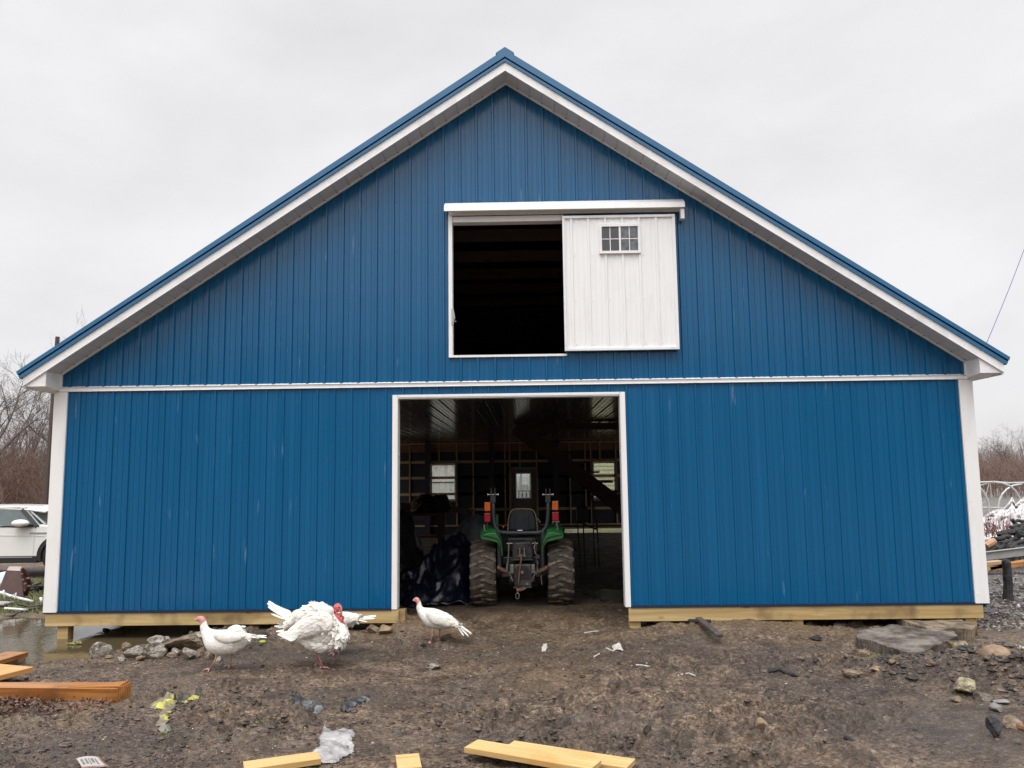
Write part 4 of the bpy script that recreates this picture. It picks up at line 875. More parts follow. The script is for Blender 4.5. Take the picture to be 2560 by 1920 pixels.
# clutter on the bench: two dark sacks
def heap(name, label, cat, c, rx, ry, rz, seed, mt, amp=.25):
    bm = bmesh.new(); bmesh.ops.create_icosphere(bm, subdivisions=4, radius=1)
    for v in bm.verts:
        p = v.co; k = 1+amp*(float(fbm(np.array([p.x*2+seed]), np.array([p.y*2+p.z*3]), seed, 3)[0]))
        z = max(p.z, -.55); v.co = (c[0]+p.x*rx*k, c[1]+p.y*ry*k, c[2]+(z+.55)*rz/1.55*k)
    me = bpy.data.meshes.new(name); bm.to_mesh(me); bm.free(); me.materials.append(mt); me.polygons.foreach_set('use_smooth', [True]*len(me.polygons))
    o = bpy.data.objects.new(name, me); COL.objects.link(o); return tag(o, label, cat)
SACK = M('black_sack', (.008,.008,.012), (.014,.014,.02), 5, .5, bump=.4, bscale=14)
p = C3(580, 395, 9); heap('sack', 'black sack slumped on the workbench beside the straw hat', 'sack', (p[0], 9, bz), .36, .3, .42, 3, SACK)
p = C3(770, 395, 9); heap('sack', 'smaller black sack on the workbench under the left rear window', 'sack', (p[0], 9, bz), .28, .28, .42, 9, SACK)
p = C3(1045, 400, 9); o = heap('scrap_wood', 'pale splintered scrap sticking out at the end of the workbench', 'scrap wood', (p[0]-.05, 9, bz-.02), .34, .1, .10, 21, GIRT, .9)
STRAW = M('straw', (.50,.36,.19), (.36,.25,.12), 60, .8, stretch=(1,1,3))
hp = C3(385, 395, 8.75); hat = thing('straw_hat', 'straw hat with a wide brim propped up on the workbench', 'hat', (hp[0], 8.75, bz))
mb = MB(); mb.lathe([(.005,.135),(.06,.13),(.085,.11),(.098,.0),(.12,-.006),(.19,.006),(.195,.0),(.12,-.012),(.09,-.006),(.078,.10),(.005,.12)], (0,0,0), 'z', 28)
o = mb.build('brim_and_crown', STRAW, hat, smooth=True, local=False); o.location = (0, 0, .17); o.rotation_euler = (rad(12), rad(-52), rad(20)); o.name = 'hat_body'
mb = MB(); mb.lathe([(.099,.004),(.096,.03),(.094,.03),(.097,.004)], (0,0,0), 'z', 28); o2 = mb.build('hat_band', M('dark_hat_band', (.03,.02,.015), None, rough=.7), hat, local=False); o2.location = (0,0,.17); o2.rotation_euler = (rad(12), rad(-52), rad(20))
# stack of dark gear on the right: a tool stand on thin legs
def C4(x, y, Yp): return Gy(1400+x*.2652, 1080+y*.2652, Yp)
YT = 6.0; c0 = C4(200, 1190, YT)
ts = thing('tool_stand', 'dark metal tool stand on thin legs behind the tractor, right of it', 'stand', (c0[0], YT, 0))
IRON = M('black_iron', (.008,.008,.01), (.02,.018,.018), 12, .55)
for x, y0, y1, dy in ((165, 840, 1020, .5), (212, 720, 1190, 0), (345, 800, 1030, .35), (300, 600, 1000, .5)):
    a = C4(x, y0, YT+dy); z = gz(a[0], YT+dy); ts_ = MB().tube([(a[0], YT+dy, a[2]), (a[0]+.03, YT+dy, z)], .014, 6).build('leg', IRON, ts)
a = C4(165, 850, YT); b = C4(265, 705, YT); MB().box(a[0], b[0], YT, YT+.4, a[2], b[2]).build('tool_box', IRON, ts, bevel=.03)
a = C4(300, 560, YT+.4); b = C4(345, 900, YT+.4); MB().bar(a, b, .03, .03).build('brace', IRON, ts)
a = C4(160, 840, YT+.2); b = C4(345, 920, YT+.2); MB().bar((a[0], YT+.2, a[2]), (b[0], YT+.2, b[2]), .03, .03).build('brace', IRON, ts)
# dark green bin right of the tractor
a = C4(115, 1130, 3.4); b = C4(172, 1420, 3.4); mb = MB(); z = gz(a[0], 3.4)
mb.hexa([(a[0]-.03,3.4,z),(b[0]-.02,3.4,z),(b[0]-.02,3.8,z),(a[0]-.03,3.8,z),(a[0]-.06,3.37,a[2]),(b[0],3.37,a[2]),(b[0],3.83,a[2]),(a[0]-.06,3.83,a[2])]); mb.box(a[0]-.075, b[0]+.012, 3.355, 3.845, a[2], a[2]+.025)
tag(mb.build('storage_bin', M('dark_green_plastic', (.008,.035,.025), None, rough=.5), bevel=.012), 'dark green plastic bin standing behind the right rear tyre of the tractor', 'bin')
# ------------------------------------------------------------------ behind the barn
CLAP = M('yellow_clapboard_paint', (.62,.56,.36), (.56,.50,.32), 3, .6); GREYB = wood('weathered_grey_boards', (.30,.30,.29), (.42,.42,.41), (.2,.2,.19), .8, axis=2, k=.6)
h = thing('house', 'pale yellow clapboard house seen through the right rear window of the barn', 'house', (5, 23, 0))
mb = MB()
for k in range(24): z = .1+.16*k; mb.prism([(23.0, z), (22.975, z), (22.995, z+.16), (23.0, z+.16)], 'x', 2.6, 9.5)
mb.box(2.6, 9.5, 23.0, 23.2, .0, 4.0)
mb.build('clapboard_wall', CLAP, h); MB().box(2.45, 2.66, 22.93, 23.2, 0, 4.0).build('corner_board', WHITE2, h)
mb = MB(); mb.prism([(22.6, 3.9), (26, 6), (26, 5.85), (22.6, 3.75)], 'x', 2.2, 9.9); mb.build('roof', SOFF, h); MB().box(4.2, 5.1, 22.94, 23.0, 1.6, 2.8).build('window', GL, h)
MB().box(2.66, 9.5, 23.2, 26, 0, 3.9).build('rear_volume', CLAP, h)
s_ = thing('shed', 'pale grey board shed seen through the left rear window and the back door glass', 'shed', (-2.5, 24, 0))
mb = MB(); r = random.Random(3)
for k in range(34): x = -7+.27*k; mb.box(x, x+.262, 24.0+r.uniform(0, .012), 24.05, .0, 4.2)
mb.build('board_wall', GREYB, s_); mb = MB(); mb.prism([(23.7, 4.15), (27, 5.6), (27, 5.5), (23.7, 4.0)], 'x', -7.3, 2.4); mb.build('roof', SOFF, s_); MB().box(-7, 2.18, 24.05, 27, 0, 4.1).build('rear_volume', GREYB, s_)
dk = thing('deck', 'small timber deck with yellow pine railing outside the back door of the barn', 'deck', (.2, 20, 0))
MB().box(-.9, 1.6, 19.4, 21.4, .42, .47).build('deck_floor', PINE, dk); zt = Gy(1300, 1226, 19.4)[2]
MB().box(-.9, 1.6, 19.37, 19.46, zt-.04, zt).build('rail', PINE, dk); MB().box(-.9, 1.6, 19.39, 19.43, .6, .68).build('rail', PINE, dk)
for k in range(19): x = -.86+.135*k; MB().box(x-.018, x+.018, 19.40, 19.436, .6, zt-.03).build('baluster', PINE, dk)
for x in (-.9, 1.6):
    for y in (19.4, 21.4): MB().box(x-.05, x+.05, y-.05, y+.05, -.1, zt+.02 if y < 20 else .42).build('post', PINE, dk)
# ------------------------------------------------------------------ white car at the left
YC = 7.6
def K(px, py, y=YC): return Gy(px, py, y)
CARW = M('white_car_paint', (.74,.74,.70), None, rough=.25, coat=.6); CARB = M('black_car_trim', (.015,.015,.016), None, rough=.5); CARG = M('car_glass', (.05,.075,.075), (.09,.115,.11), 2, .05, spec=.9)
CHR = M('silver_trim', (.45,.45,.46), None, rough=.3, metal=.7)
wc = K(141, 1396); zg = float(K(115, 1431)[2]); x_f = wc[0]
car = thing('parked_car', 'white sport utility car parked at the left behind the barn corner', 'car', (x_f-1.5, YC+.9, zg))
sc_ = (K(115, 1300)[2]-K(115, 1400)[2])/100.
def lx(px): return float(K(px, 1330)[0])
def lz(py): return float(K(60, py)[2])
zs, zb_, zt_ = lz(1391), lz(1317), lz(1266)
# body side profile: sill, bonnet, tail, with wheel arches cut out
R_A = .41; wz = zg+.36; xr_ = x_f-2.66
def arch(cx): return [(cx+R_A*math.cos(t), max(wz+R_A*math.sin(t), zs-.13)) for t in np.linspace(math.pi+.25, -.25, 15)]
side = [(xr_-.82, zs+.1)] + [(xr_-R_A-.05, zs-.13)] + arch(xr_) + [(xr_+R_A+.05, zs-.13), (x_f-R_A-.05, zs-.13)] + arch(x_f) + [(x_f+R_A+.06, zs-.12), (x_f+.86, zs+.05), (x_f+.90, zs+.42), (x_f+.80, zb_-.12), (x_f+.35, zb_-.02), (lx(98), zb_+.045), (lx(87), zb_), (xr_-.2, zb_+.10), (xr_-.80, zb_+.12), (xr_-.88, zs+.5)]
def band(poly, y0, y1, name, mt, parent, m=0, **k):
    mb = MB(); mb.prism(poly, 'y', y0, y1); return mb.build(name, mt, parent, **k)
body = band(side, YC+.02, YC+1.88, 'body', CARW, car, bevel=.05)
low = [(xr_+R_A+.02, zs-.145), (x_f-R_A-.02, zs-.145), (x_f-R_A-.02, zs+.01), (xr_+R_A+.02, zs+.01)]
band(low, YC-.005, YC+1.9, 'sill', CARB, car, bevel=.02)
MB().box(xr_+.55, x_f-.55, YC-.012, YC-.004, zs-.03, zs-.008).build('sill_strip', CHR, car)
for cx in (x_f, xr_):
    for y0 in (YC-.012, YC+1.87):
        mb = MB(); a_ = np.linspace(math.pi+.2, -.2, 19); pi_ = [(cx+(R_A-.05)*math.cos(t), wz+(R_A-.05)*math.sin(t)) for t in a_]; po = [(cx+(R_A+.045)*math.cos(t), wz+(R_A+.045)*math.sin(t)) for t in a_]
        for i in range(18): mb.hexa([(pi_[i][0], y0, pi_[i][1]), (pi_[i+1][0], y0, pi_[i+1][1]), (pi_[i+1][0], y0+.04, pi_[i+1][1]), (pi_[i][0], y0+.04, pi_[i][1]), (po[i][0], y0, po[i][1]), (po[i+1][0], y0, po[i+1][1]), (po[i+1][0], y0+.04, po[i+1][1]), (po[i][0], y0+.04, po[i][1])])
        mb.build('wheel_arch', CARB, car)
    for y0 in (YC+.13, YC+1.77):
        w = thing('wheel', None, None, (cx, y0, wz)); w.parent = car; w.matrix_parent_inverse = Matrix.Translation((-(x_f-1.5), -(YC+.9), -zg))
        q = MB().lathe([(.25, -.11), (.33, -.12), (.36, -.09), (.36, .09), (.33, .12), (.25, .11)], (0,0,0), 'y', 32).build('tyre', CARB, w, smooth=True, local=False)
        mb = MB(); mb.lathe([(.26, -.10), (.25, -.08), (.24, -.08), (.24, .08), (.25, .10)], (0,0,0), 'y', 32)
        for k in range(10): t = k*math.pi/5; mb.bar((.04*math.cos(t), -.095, .04*math.sin(t)), (.25*math.cos(t), -.085, .25*math.sin(t)), .03, .045, (0,1,0))
        mb.lathe([(.06, -.11), (.06, -.06)], (0,0,0), 'y', 16); mb.build('rim', CHR, w, local=False)
band([(xr_+R_A, zs-.12), (x_f+.5, zs-.12), (x_f+.5, wz+.1), (xr_-.5, wz+.1), (xr_-.5, zs-.1)], YC+.3, YC+1.6, 'underbody', CARB, car)
# greenhouse
ti = .17
def gh8(x0, x1, x2, x3, z0, z1, name, mt, i0=.03, i1=ti, **k):
    return MB().hexa([(x0, YC+i0, z0), (x1, YC+i0, z0), (x1, YC+1.9-i0, z0), (x0, YC+1.9-i0, z0), (x2, YC+i1, z1), (x3, YC+i1, z1), (x3, YC+1.9-i1, z1), (x2, YC+1.9-i1, z1)]).build(name, mt, car, **k)
xa0, xa1 = lx(90), lx(36)
gh8(xr_-.70, xa0+.10, xr_-.45, xa1+.12, zb_+.0, zt_-.03, 'glasshouse', CARG, bevel=.02)
mb = MB()
for yy, sg in ((YC+.025, 1), (YC+1.875, -1)):
    mb.bar((xa0+.0, yy, zb_+.0), (xa1+.05, yy+sg*.135, zt_-.08), .05, .075, (1,0,0))
    mb.bar((xr_+1.1, yy+sg*.01, zb_), (xr_+1.15, yy+sg*.15, zt_-.05), .03, .09, (1,0,0))
mb.build('pillar', CARB, car)
mb = MB(); mb.bar((xr_-.6, YC+.02, zb_+.01), (xa0+.05, YC+.02, zb_+.01), .02, .03); mb.bar((xa1, YC+ti-.01, zt_-.035), (xr_-.4, YC+ti-.01, zt_-.035), .02, .02); mb.build('window_seal', CARB, car)
WSG = glass('windscreen_glass', (.55,.6,.6), .42, .03)
MB().hexa([(xa0+.10+.004, YC+.10, zb_+.05), (xa0+.13+.05, YC+.10, zb_+.05), (xa0+.13+.05, YC+1.8, zb_+.05), (xa0+.10+.004, YC+1.8, zb_+.05), (xa1+.13, YC+ti+.03, zt_-.05), (xa1+.17, YC+ti+.03, zt_-.05), (xa1+.17, YC+1.7-.0, zt_-.05), (xa1+.13, YC+1.7, zt_-.05)]).build('windscreen', WSG, car)
mb = MB(); mb.bar((xa0+.30, YC+.3, zb_+.075), (xa0+.30, YC+1.6, zb_+.075), .16, .03); mb.build('wiper_cowl', CARB, car)
ro = MB(); n = 9; rows = []
for i in range(n):
    f = i/(n-1); x = (xr_-.72) + f*(lx(62)+.34-(xr_-.72)); zz = zt_ + .045*math.sin(math.pi*min(1, f*1.05)) - (.05*((f-.85)/.15)**2 if f > .85 else 0) - .02
    rows.append([(x, YC+ti-.02+d*(1.9-2*ti+.04), zz - .055*(2*d-1)**4) for d in np.linspace(0, 1, 9)])
vs = [p for r_ in rows for p in r_] + [(p[0], p[1], p[2]-.035) for r_ in rows for p in r_]; m_ = n*9; fs = []
for i in range(n-1):
    for j in range(8): a = i*9+j; fs += [(a, a+1, a+10, a+9), (m_+a, m_+a+9, m_+a+10, m_+a+1)]
for j in range(8): fs += [(j, m_+j, m_+j+1, j+1), ((n-1)*9+j, (n-1)*9+j+1, m_+(n-1)*9+j+1, m_+(n-1)*9+j)]
for i in range(n-1): fs += [(i*9, (i+1)*9, m_+(i+1)*9, m_+i*9), (i*9+8, m_+i*9+8, m_+(i+1)*9+8, (i+1)*9+8)]
ro.add(vs, fs).build('roof', CARW, car, smooth=True)
def sph(c, r, n=12):
    mb = MB(); mb.lathe([(max(.001, math.sin(math.pi*i/n)), -math.cos(math.pi*i/n)) for i in range(n+1)], (0,0,0), 'z', 18)
    mb.v = [(c[0]+v[0]*r[0], c[1]+v[1]*r[1], c[2]+v[2]*r[2]) for v in mb.v]; return mb
mp_ = K(52, 1308, YC-.1); mi = sph((mp_[0], YC-.12, mp_[2]), (.20, .11, .085)).build('mirror', CARW, car, smooth=True); MB().box(mp_[0]-.19, mp_[0]+.16, YC-.17, YC-.04, mp_[2]-.095, mp_[2]-.06).build('mirror_base', CARB, mi, bevel=.02); MB().bar((mp_[0]+.1, YC-.08, mp_[2]-.06), (mp_[0]+.22, YC+.04, mp_[2]-.07), .05, .05).build('mirror_arm', CARB, mi)
MB().box(lx(73), lx(73)+.75, YC+.006, YC+.03, lz(1335), lz(1331)).build('side_vent', CHR, car, bevel=.004)
mb = MB(); xd = lx(84); mb.bar((xd, YC+.016, zs+.02), (xd+.02, YC+.016, zb_-.02), .008, .008); mb.bar((xd-.9, YC+.014, lz(1338)), (xd+.25, YC+.014, lz(1341)), .006, .010); mb.build('panel_gap', SOFF, car)
MB().box(xd-1.05, xd-.85, YC-.012, YC+.02, zb_-.17, zb_-.135).build('door_handle', CARW, car, bevel=.01)
sph((x_f+.72, YC+.25, zb_-.22), (.14, .2, .07)).build('headlight', CARG, car, smooth=True); sph((x_f+.72, YC+1.65, zb_-.22), (.14, .2, .07)).build('headlight', CARG, car, smooth=True)
# ------------------------------------------------------------------ bare trees
BARK = M('grey_bark', (.085,.070,.062), (.13,.112,.10), 9, .9); BARKR = M('reddish_twigs', (.13,.080,.062), (.19,.125,.10), 4, .9); BARKG = M('pale_grey_hazed_bark', (.17,.155,.15), (.22,.20,.19), 6, .9)  # the pale grey also puts haze into the far trees' colour
def grow(rng, base, h, r0, lean=(0,0), depth=5, spread=.5, droop=.0, nb=(2,4), segs=5):
    """returns (trunk tubes, branch tubes): lists of (points, radii)"""
    trunk = []; br = []
    def branch(p, d, ln, r, lvl):
        pts = [p]; rs = [r]; q = p.copy(); dd = d.copy(); n = segs if lvl < 2 else 3
        for i in range(n):
            dd = (dd + Vector((rng.gauss(0,.12), rng.gauss(0,.12), rng.gauss(.03,.07)-droop*lvl*.05))).normalized()
            q = q + dd*(ln/n); pts.append(q.copy()); rs.append(max(r*(1-.55*(i+1)/n), .0035))
        (trunk if lvl == 0 else br).append((pts, rs, lvl))
        if lvl >= depth: return
        k = rng.randint(*nb) + (3 if lvl == 0 else 0)
        for j in range(k):
            f = rng.uniform(.35 if lvl == 0 else .25, 1.); i = min(int(f*n), n-1); t = f*n-i
            o = pts[i].lerp(pts[i+1], t); ax = (pts[i+1]-pts[i]).normalized()
            perp = ax.orthogonal().normalized(); perp.rotate(Matrix.Rotation(rng.uniform(0, 2*math.pi), 3, ax))
            sp = spread*rng.uniform(.7, 1.5); nd = (ax*math.cos(sp)+perp*math.sin(sp)).normalized()
            branch(o, nd, ln*rng.uniform(.45, .75), max(rs[i]*rng.uniform(.45, .65), .004), lvl+1)
    branch(Vector(base), Vector((lean[0], lean[1], 1)).normalized(), h*.55, r0, 0)
    return trunk, br
def bare_tree(label, base, h, r0, seed, mt, group=None, name='bare_tree', **k):
    rng = random.Random(seed); t = thing(name, label, 'tree', base, group)
    tk, br = grow(rng, base, h, r0, **k)
    mb = MB(); [mb.tube(p, r, 7, cap=False) for p, r, l in tk]; mb.build('trunk', mt, t, fix=False, smooth=True)
    mb = MB(); [mb.tube(p, r, 4 if l < 3 else 3, cap=False) for p, r, l in br]; mb.build('branches', mt, t, fix=False)
    return t
def gp(px, D): p = CAM + ray(px, 1200)/1.0*D; return (float(p[0]), float(p[1]), gz(p[0], p[1])-.1)
GT = 'bare trees in the wood at the left'
bare_tree('tall bare grey tree with spreading limbs at the left edge of the photo', gp(-14, 33), 8.6, .16, 11, BARK, GT, depth=5, spread=.50, nb=(3,4), lean=(.02,0))
bare_tree('slender bare tree leaning toward the barn roof corner', gp(35, 38), 7.6, .10, 12, BARK, GT, depth=5, spread=.42, lean=(.12,0), nb=(3,4))
bare_tree('bare reddish tree close behind the white car roof', gp(62, 36), 5.8, .08, 13, BARKR, GT, depth=5, spread=.5, nb=(3,4))
bare_tree('pale grey thin trunked tree beside the wooden pole', gp(108, 34), 5.2, .06, 14, BARKG, GT, depth=4, spread=.4, nb=(3,4))
bare_tree('low bare reddish tree with tangled twigs at the left edge', gp(10, 30), 4.8, .07, 15, BARKR, GT, depth=5, spread=.6, nb=(3,4))
bare_tree('bare grey tree rising above the barn eave, left of the wooden pole', gp(80, 44), 8.0, .10, 16, BARK, GT, depth=5, spread=.45, nb=(3,4))
bare_tree('bare treetop showing above the left roof slope', gp(205, 60), 14.2, .13, 19, BARK, GT, depth=5, spread=.42, nb=(3,4))
# brush under them: nobody could count the stems
def thicket(name, label, spots, mt, seed, hmin, hmax, n, depth=3):
    rng = random.Random(seed); mb = MB()
    for i in range(n):
        px, D = spots(rng); b = gp(px, D)
        tk, br = grow(rng, b, rng.uniform(hmin, hmax), rng.uniform(.015, .04), depth=depth, spread=.5, nb=(2,3), segs=4, lean=(rng.gauss(0,.15), 0))
        for p, r, l in tk+br: mb.tube(p, r, 3, cap=False)
    o = mb.build(name, mt, fix=False); return tag(o, label, 'brush', kind='stuff')
thicket('undergrowth', 'reddish leafless brush filling the wood behind the white car', lambda r: (r.uniform(-90, 165), r.uniform(30, 48)), BARKR, 5, 2.2, 4.6, 260)
thicket('undergrowth', 'grey leafless brush deeper in the wood at the left', lambda r: (r.uniform(-90, 165), r.uniform(46, 62)), BARK, 6, 3.5, 7.0, 170)
# right side wood, far off
GR = 'bare trees in the far wood at the right'; r = random.Random(8)
rl = ['tallest bare tree of the far wood, close to the barn corner', 'bare tree of the far wood above the white pipe hoop', 'broad bare tree of the far wood at the right edge', 'thin bare tree of the far wood between hoops', 'dark twisted bare tree of the far wood near the right edge', 'short bare tree of the far wood beside the barn trim']
for i, (px, D, hh) in enumerate(((2452, 92, 5.6), (2500, 98, 6.2), (2556, 90, 6.4), (2478, 105, 6.2), (2538, 75, 5.2), (2425, 95, 5.2))): bare_tree(rl[i], gp(px, D), hh, .13, 40+i, BARKG if i != 4 else BARK, GR, depth=5, spread=.42, nb=(3,4))
thicket('far_wood', 'grey brown mass of leafless trees beyond the burnt greenhouse', lambda r: (r.uniform(2400, 2640), r.uniform(100, 150)), BARKG, 9, 4.0, 6.6, 300)
thicket('far_wood', 'low grey scrub in front of the far leafless wood', lambda r: (r.uniform(2400, 2640), r.uniform(55, 95)), BARKR, 10, 2.2, 4.2, 330)
# the wood behind the camera, mirrored in the metal siding and the loft window
rng = random.Random(12); mb = MB()
for i in range(420):
    x, y = rng.uniform(-60, 60), rng.uniform(-48, -34); tk, br = grow(rng, (x, y, -.1), rng.uniform(9, 15), rng.uniform(.10, .2), depth=2, spread=.5, nb=(3,4), segs=4)
    for p, r_, l in tk+br: mb.tube(p, [max(q, .03) for q in r_], 3, cap=False)
tag(mb.build('far_wood', BARK, fix=False), 'leafless wood across the yard, mirrored in the loft door window', 'trees', kind='stuff')
# wooden pole behind the left corner
p0 = Gy(103, 1400, 18.); p1 = Gy(144, 842, 18.); mb = MB()
mb.tube([(p0[0], 18, -.3), ((p0[0]+p1[0])/2+.02, 18, p1[2]*.5), (p1[0], 18, p1[2])], [.095, .085, .075], 10)
tag(mb.build('utility_pole', wood('brown_pole', (.055,.038,.03), (.10,.075,.06), (.05,.03,.02), .8, axis=2, k=.5)), 'brown wooden pole rising behind the left corner of the barn', 'pole')
# thin purple line above the right eave
a = Gy(2600, 515, 9.); b = Gy(2440, 918, 9.); mb = MB(); a = Vector(a); b = Vector(b)
mb.tube([a.lerp(b, f) - Vector((0, 0, .10*math.sin(math.pi*f))) for f in np.linspace(0, 1, 9)], .008, 6)
tag(mb.build('cable', M('purple_cable', (.17,.12,.42), None, rough=.5)), 'thin purple cable running down behind the right eave of the barn', 'cable')
# ------------------------------------------------------------------ burnt greenhouse and pile at the right
def R1(x, y, Yp): return Gy(2400+x*.2773, 1100+y*.2773, Yp)
PIPE = M('galvanised_pipe', (.55,.55,.54), (.45,.45,.44), 12, .4, metal=.2)
gf = thing('greenhouse_frame', 'bare pipe hoops of a burnt out greenhouse at the right', 'greenhouse frame', (13.5, 14, 0))
YH = 14.
def arc(pts, Ys, r): return MB().tube([R1(x, y, Y) for (x, y), Y in zip(pts, Ys)], r, 7)
arc([(150, 382), (300, 378), (440, 388), (620, 384)], [YH]*4, .028).build('ridge_pipe', PIPE, gf)
arc([(170, 608), (350, 612), (620, 632)], [YH]*3, .024).build('side_pipe', PIPE, gf)
arc([(300, 378), (380, 388), (450, 415), (500, 460), (535, 520), (555, 590), (565, 700), (566, 800)], [YH-.3]*8, .034).build('hoop', PIPE, gf)
arc([(150, 400), (180, 430), (215, 475), (243, 530), (258, 590), (262, 700), (262, 800)], [YH-.8]*7, .034).build('hoop', PIPE, gf)
arc([(560, 396), (480, 410), (420, 445), (380, 490), (358, 540), (346, 610), (340, 760)], [YH+2]*7, .030).build('hoop', PIPE, gf)
arc([(150, 425), (195, 405), (265, 383)], [YH]*3, .02).build('brace', PIPE, gf); arc([(272, 390), (285, 520)], [YH]*2, .012).build('wire', PIPE, gf); arc([(262, 390), (236, 490), (225, 540)], [YH]*3, .012).build('wire', PIPE, gf)
arc([(175, 585), (245, 545), (185, 460), (240, 500), (250, 600)], [YH-.4]*5, .012).build('hose', M('yellow_hose', (.45,.42,.18), None, rough=.5), gf); arc([(338, 440), (338, 500)], [YH]*2, .01).build('wire', PIPE, gf)
# collapsed white sheet
SHEET = M('white_plastic_sheet', (.58,.55,.55), (.30,.19,.16), 3.5, .5, bump=.8, bscale=5, lo=.5, hi=.72)  # brown blotches in the colour stand for shadows in the creases
mb = MB(); nn = 46; out_top = [(190, 700), (240, 670), (290, 640), (340, 625), (400, 608), (440, 560), (468, 510), (490, 545), (500, 580), (540, 540), (600, 490), (700, 430)]
xs_ = np.linspace(150, 760, nn*2)
for j in range(nn):
    f = j/(nn-1)
    for i, x in enumerate(xs_):
        yt = np.interp(x, [q[0] for q in out_top], [q[1] for q in out_top]); y = yt + (900-yt)*f
        Yp = 9.6 - 1.6*f + .8*float(ridge(np.array([x*.015]), np.array([f*4.2]), 91, 4)[0]); p = R1(x, y, Yp); mb.v.append(tuple(p))
for j in range(nn-1):
    for i in range(len(xs_)-1): a = j*len(xs_)+i; mb.f.append((a, a+1, a+1+len(xs_), a+len(xs_))); mb.m.append(0)
tag(mb.build('plastic_sheet', SHEET, smooth=True), 'crumpled white greenhouse sheet collapsed over the burnt pile at the right', 'plastic sheet')
BRUSHM = M('dead_red_stems', (.16,.07,.06), (.24,.13,.11), 5, .8); rng = random.Random(4); mb = MB()
for k in range(60):
    x = rng.uniform(230, 430); b = R1(x, rng.uniform(820, 880), 7.8); t = R1(x+rng.uniform(-60, 50), rng.uniform(640, 780), 7.8); mb.tube([b, Vector(b).lerp(Vector(t), .5)+Vector((rng.uniform(-.06,.06), 0, 0)), t], [.009, .007, .003], 3)
tag(mb.build('dead_stems', BRUSHM), 'dry reddish stems growing in front of the collapsed white sheet', 'stems', kind='stuff')
# burnt logs heaped up
logs = [(350,850,455,830,26),(460,835,545,800,26),(490,900,590,760,24),(300,905,445,865,20),(380,940,490,890,20),(270,945,440,960,17),(430,940,620,925,18),(330,1000,390,950,22),(410,985,500,960,22),(500,985,600,965,18),(215,1010,330,985,24),(540,860,640,840,24),(470,790,560,770,20),(470,728,600,735,16),(600,800,700,770,24),(590,985,700,940,24)]
ll = ['uppermost left', 'second of the upper row', 'steep slanting', 'long one under the upper row', 'middle slanting', 'pale edged flat lying', 'long flat lying right', 'short one standing on end, left', 'short blunt one in the middle', 'short blunt one at the right', 'lowest at the left', 'thick one at the right end', 'one on top of the heap', 'thin topmost beam', 'far right upper', 'far right lower']
for i, (x0, y0, x1, y1, th) in enumerate(logs):
    Yp = 6.5 + (900-(y0+y1)/2)*.004; a = Vector(R1(x0, y0, Yp)); b = Vector(R1(x1, y1, Yp+.12)); rr = th*.2773/2000*17*1.0; n = 7; rng = random.Random(i)
    mb = MB(); mb.tube([a.lerp(b, k/(n-1))+Vector((rng.gauss(0,.02), 0, rng.gauss(0,.02))) for k in range(n)], [rr*rng.uniform(.85, 1.12) for k in range(n)], 9)
    tag(mb.build('burnt_log', CHAR, smooth=False), 'charred black log in the heap at the right, ' + ll[i], 'log', 'charred logs in the heap at the right')
a = Vector(R1(235, 955, 6.2)); b = Vector(R1(315, 905, 6.2)); tag(MB().tube([a, a.lerp(b, .5), b], [.07, .075, .06], 9).build('split_log', wood('orange_split_wood', (.40,.22,.12), (.52,.32,.19), (.2,.1,.05), .7)), 'unburnt orange split log at the left of the charred heap', 'log')
a = Vector(R1(120, 1062, 5.8)); b = Vector(R1(760, 985, 5.8)); mb = MB(); mb.bar(a, b, .09, .15); mb.bar(a+Vector((0,-.06,.09)), b+Vector((0,-.06,.09)), .06, .02)
tag(mb.build('metal_beam', M('grey_painted_beam', (.30,.30,.28), (.38,.38,.36), 5, .5), bevel=.008), 'long grey metal beam lying in front of the charred logs', 'beam')
for i, (x0, y0, x1, y1, lb) in enumerate(((130, 1170, 420, 1120, 'weathered plank lying under the grey beam by the barn corner'), (250, 1160, 760, 1075, 'orange pine plank lying under the grey beam behind the burnt stump'), (150, 1125, 370, 1105, 'dark brown plank lying under the grey beam'))):
    a = Vector(R1(x0, y0, 5.2)); b = Vector(R1(x1, y1, 5.2)); tag(MB().bar(a, b, .18, .085).build('plank', (OPINE if i == 1 else GIRT), bevel=.004), lb, 'plank')
# bed of ash under the burnt logs
mb = MB(); rng = random.Random(6); c0 = R1(480, 960, 6.8); nx_, ny_ = 60, 30
for j in range(ny_):
    for i in range(nx_):
        x = c0[0]-2.0+5.5*i/(nx_-1); y = 5.9+2.6*j/(ny_-1); d_ = math.hypot((x-c0[0]-.6)/2.2, (y-7.2)/1.25); mb.v.append((x, y, gz(x, y)-.03+max(0, 1-d_*d_)*.5*(.75+.5*rng.random())))
for j in range(ny_-1):
    for i in range(nx_-1): a = j*nx_+i; mb.f.append((a, a+1, a+1+nx_, a+nx_)); mb.m.append(0)
tag(mb.build('ash_heap', M('dark_ash', (.012,.011,.011), (.10,.095,.09), 16, .85, bump=.6), fix=False), 'black and grey ash bed under the charred logs', 'ash', kind='stuff')
# burnt post
pb = [R1(x, y, 2.15) for x, y in ((436, 1450), (432, 1380), (436, 1300), (428, 1230), (424, 1170), (418, 1110), (400, 1078))]
mb = MB(); mb.tube([(p[0], 2.15, p[2]) for p in pb], [.082, .070, .066, .066, .060, .066, .040], 10); tag(mb.build('burnt_post', CHAR), 'burnt black post stump standing in the dark gravel at the right', 'post')
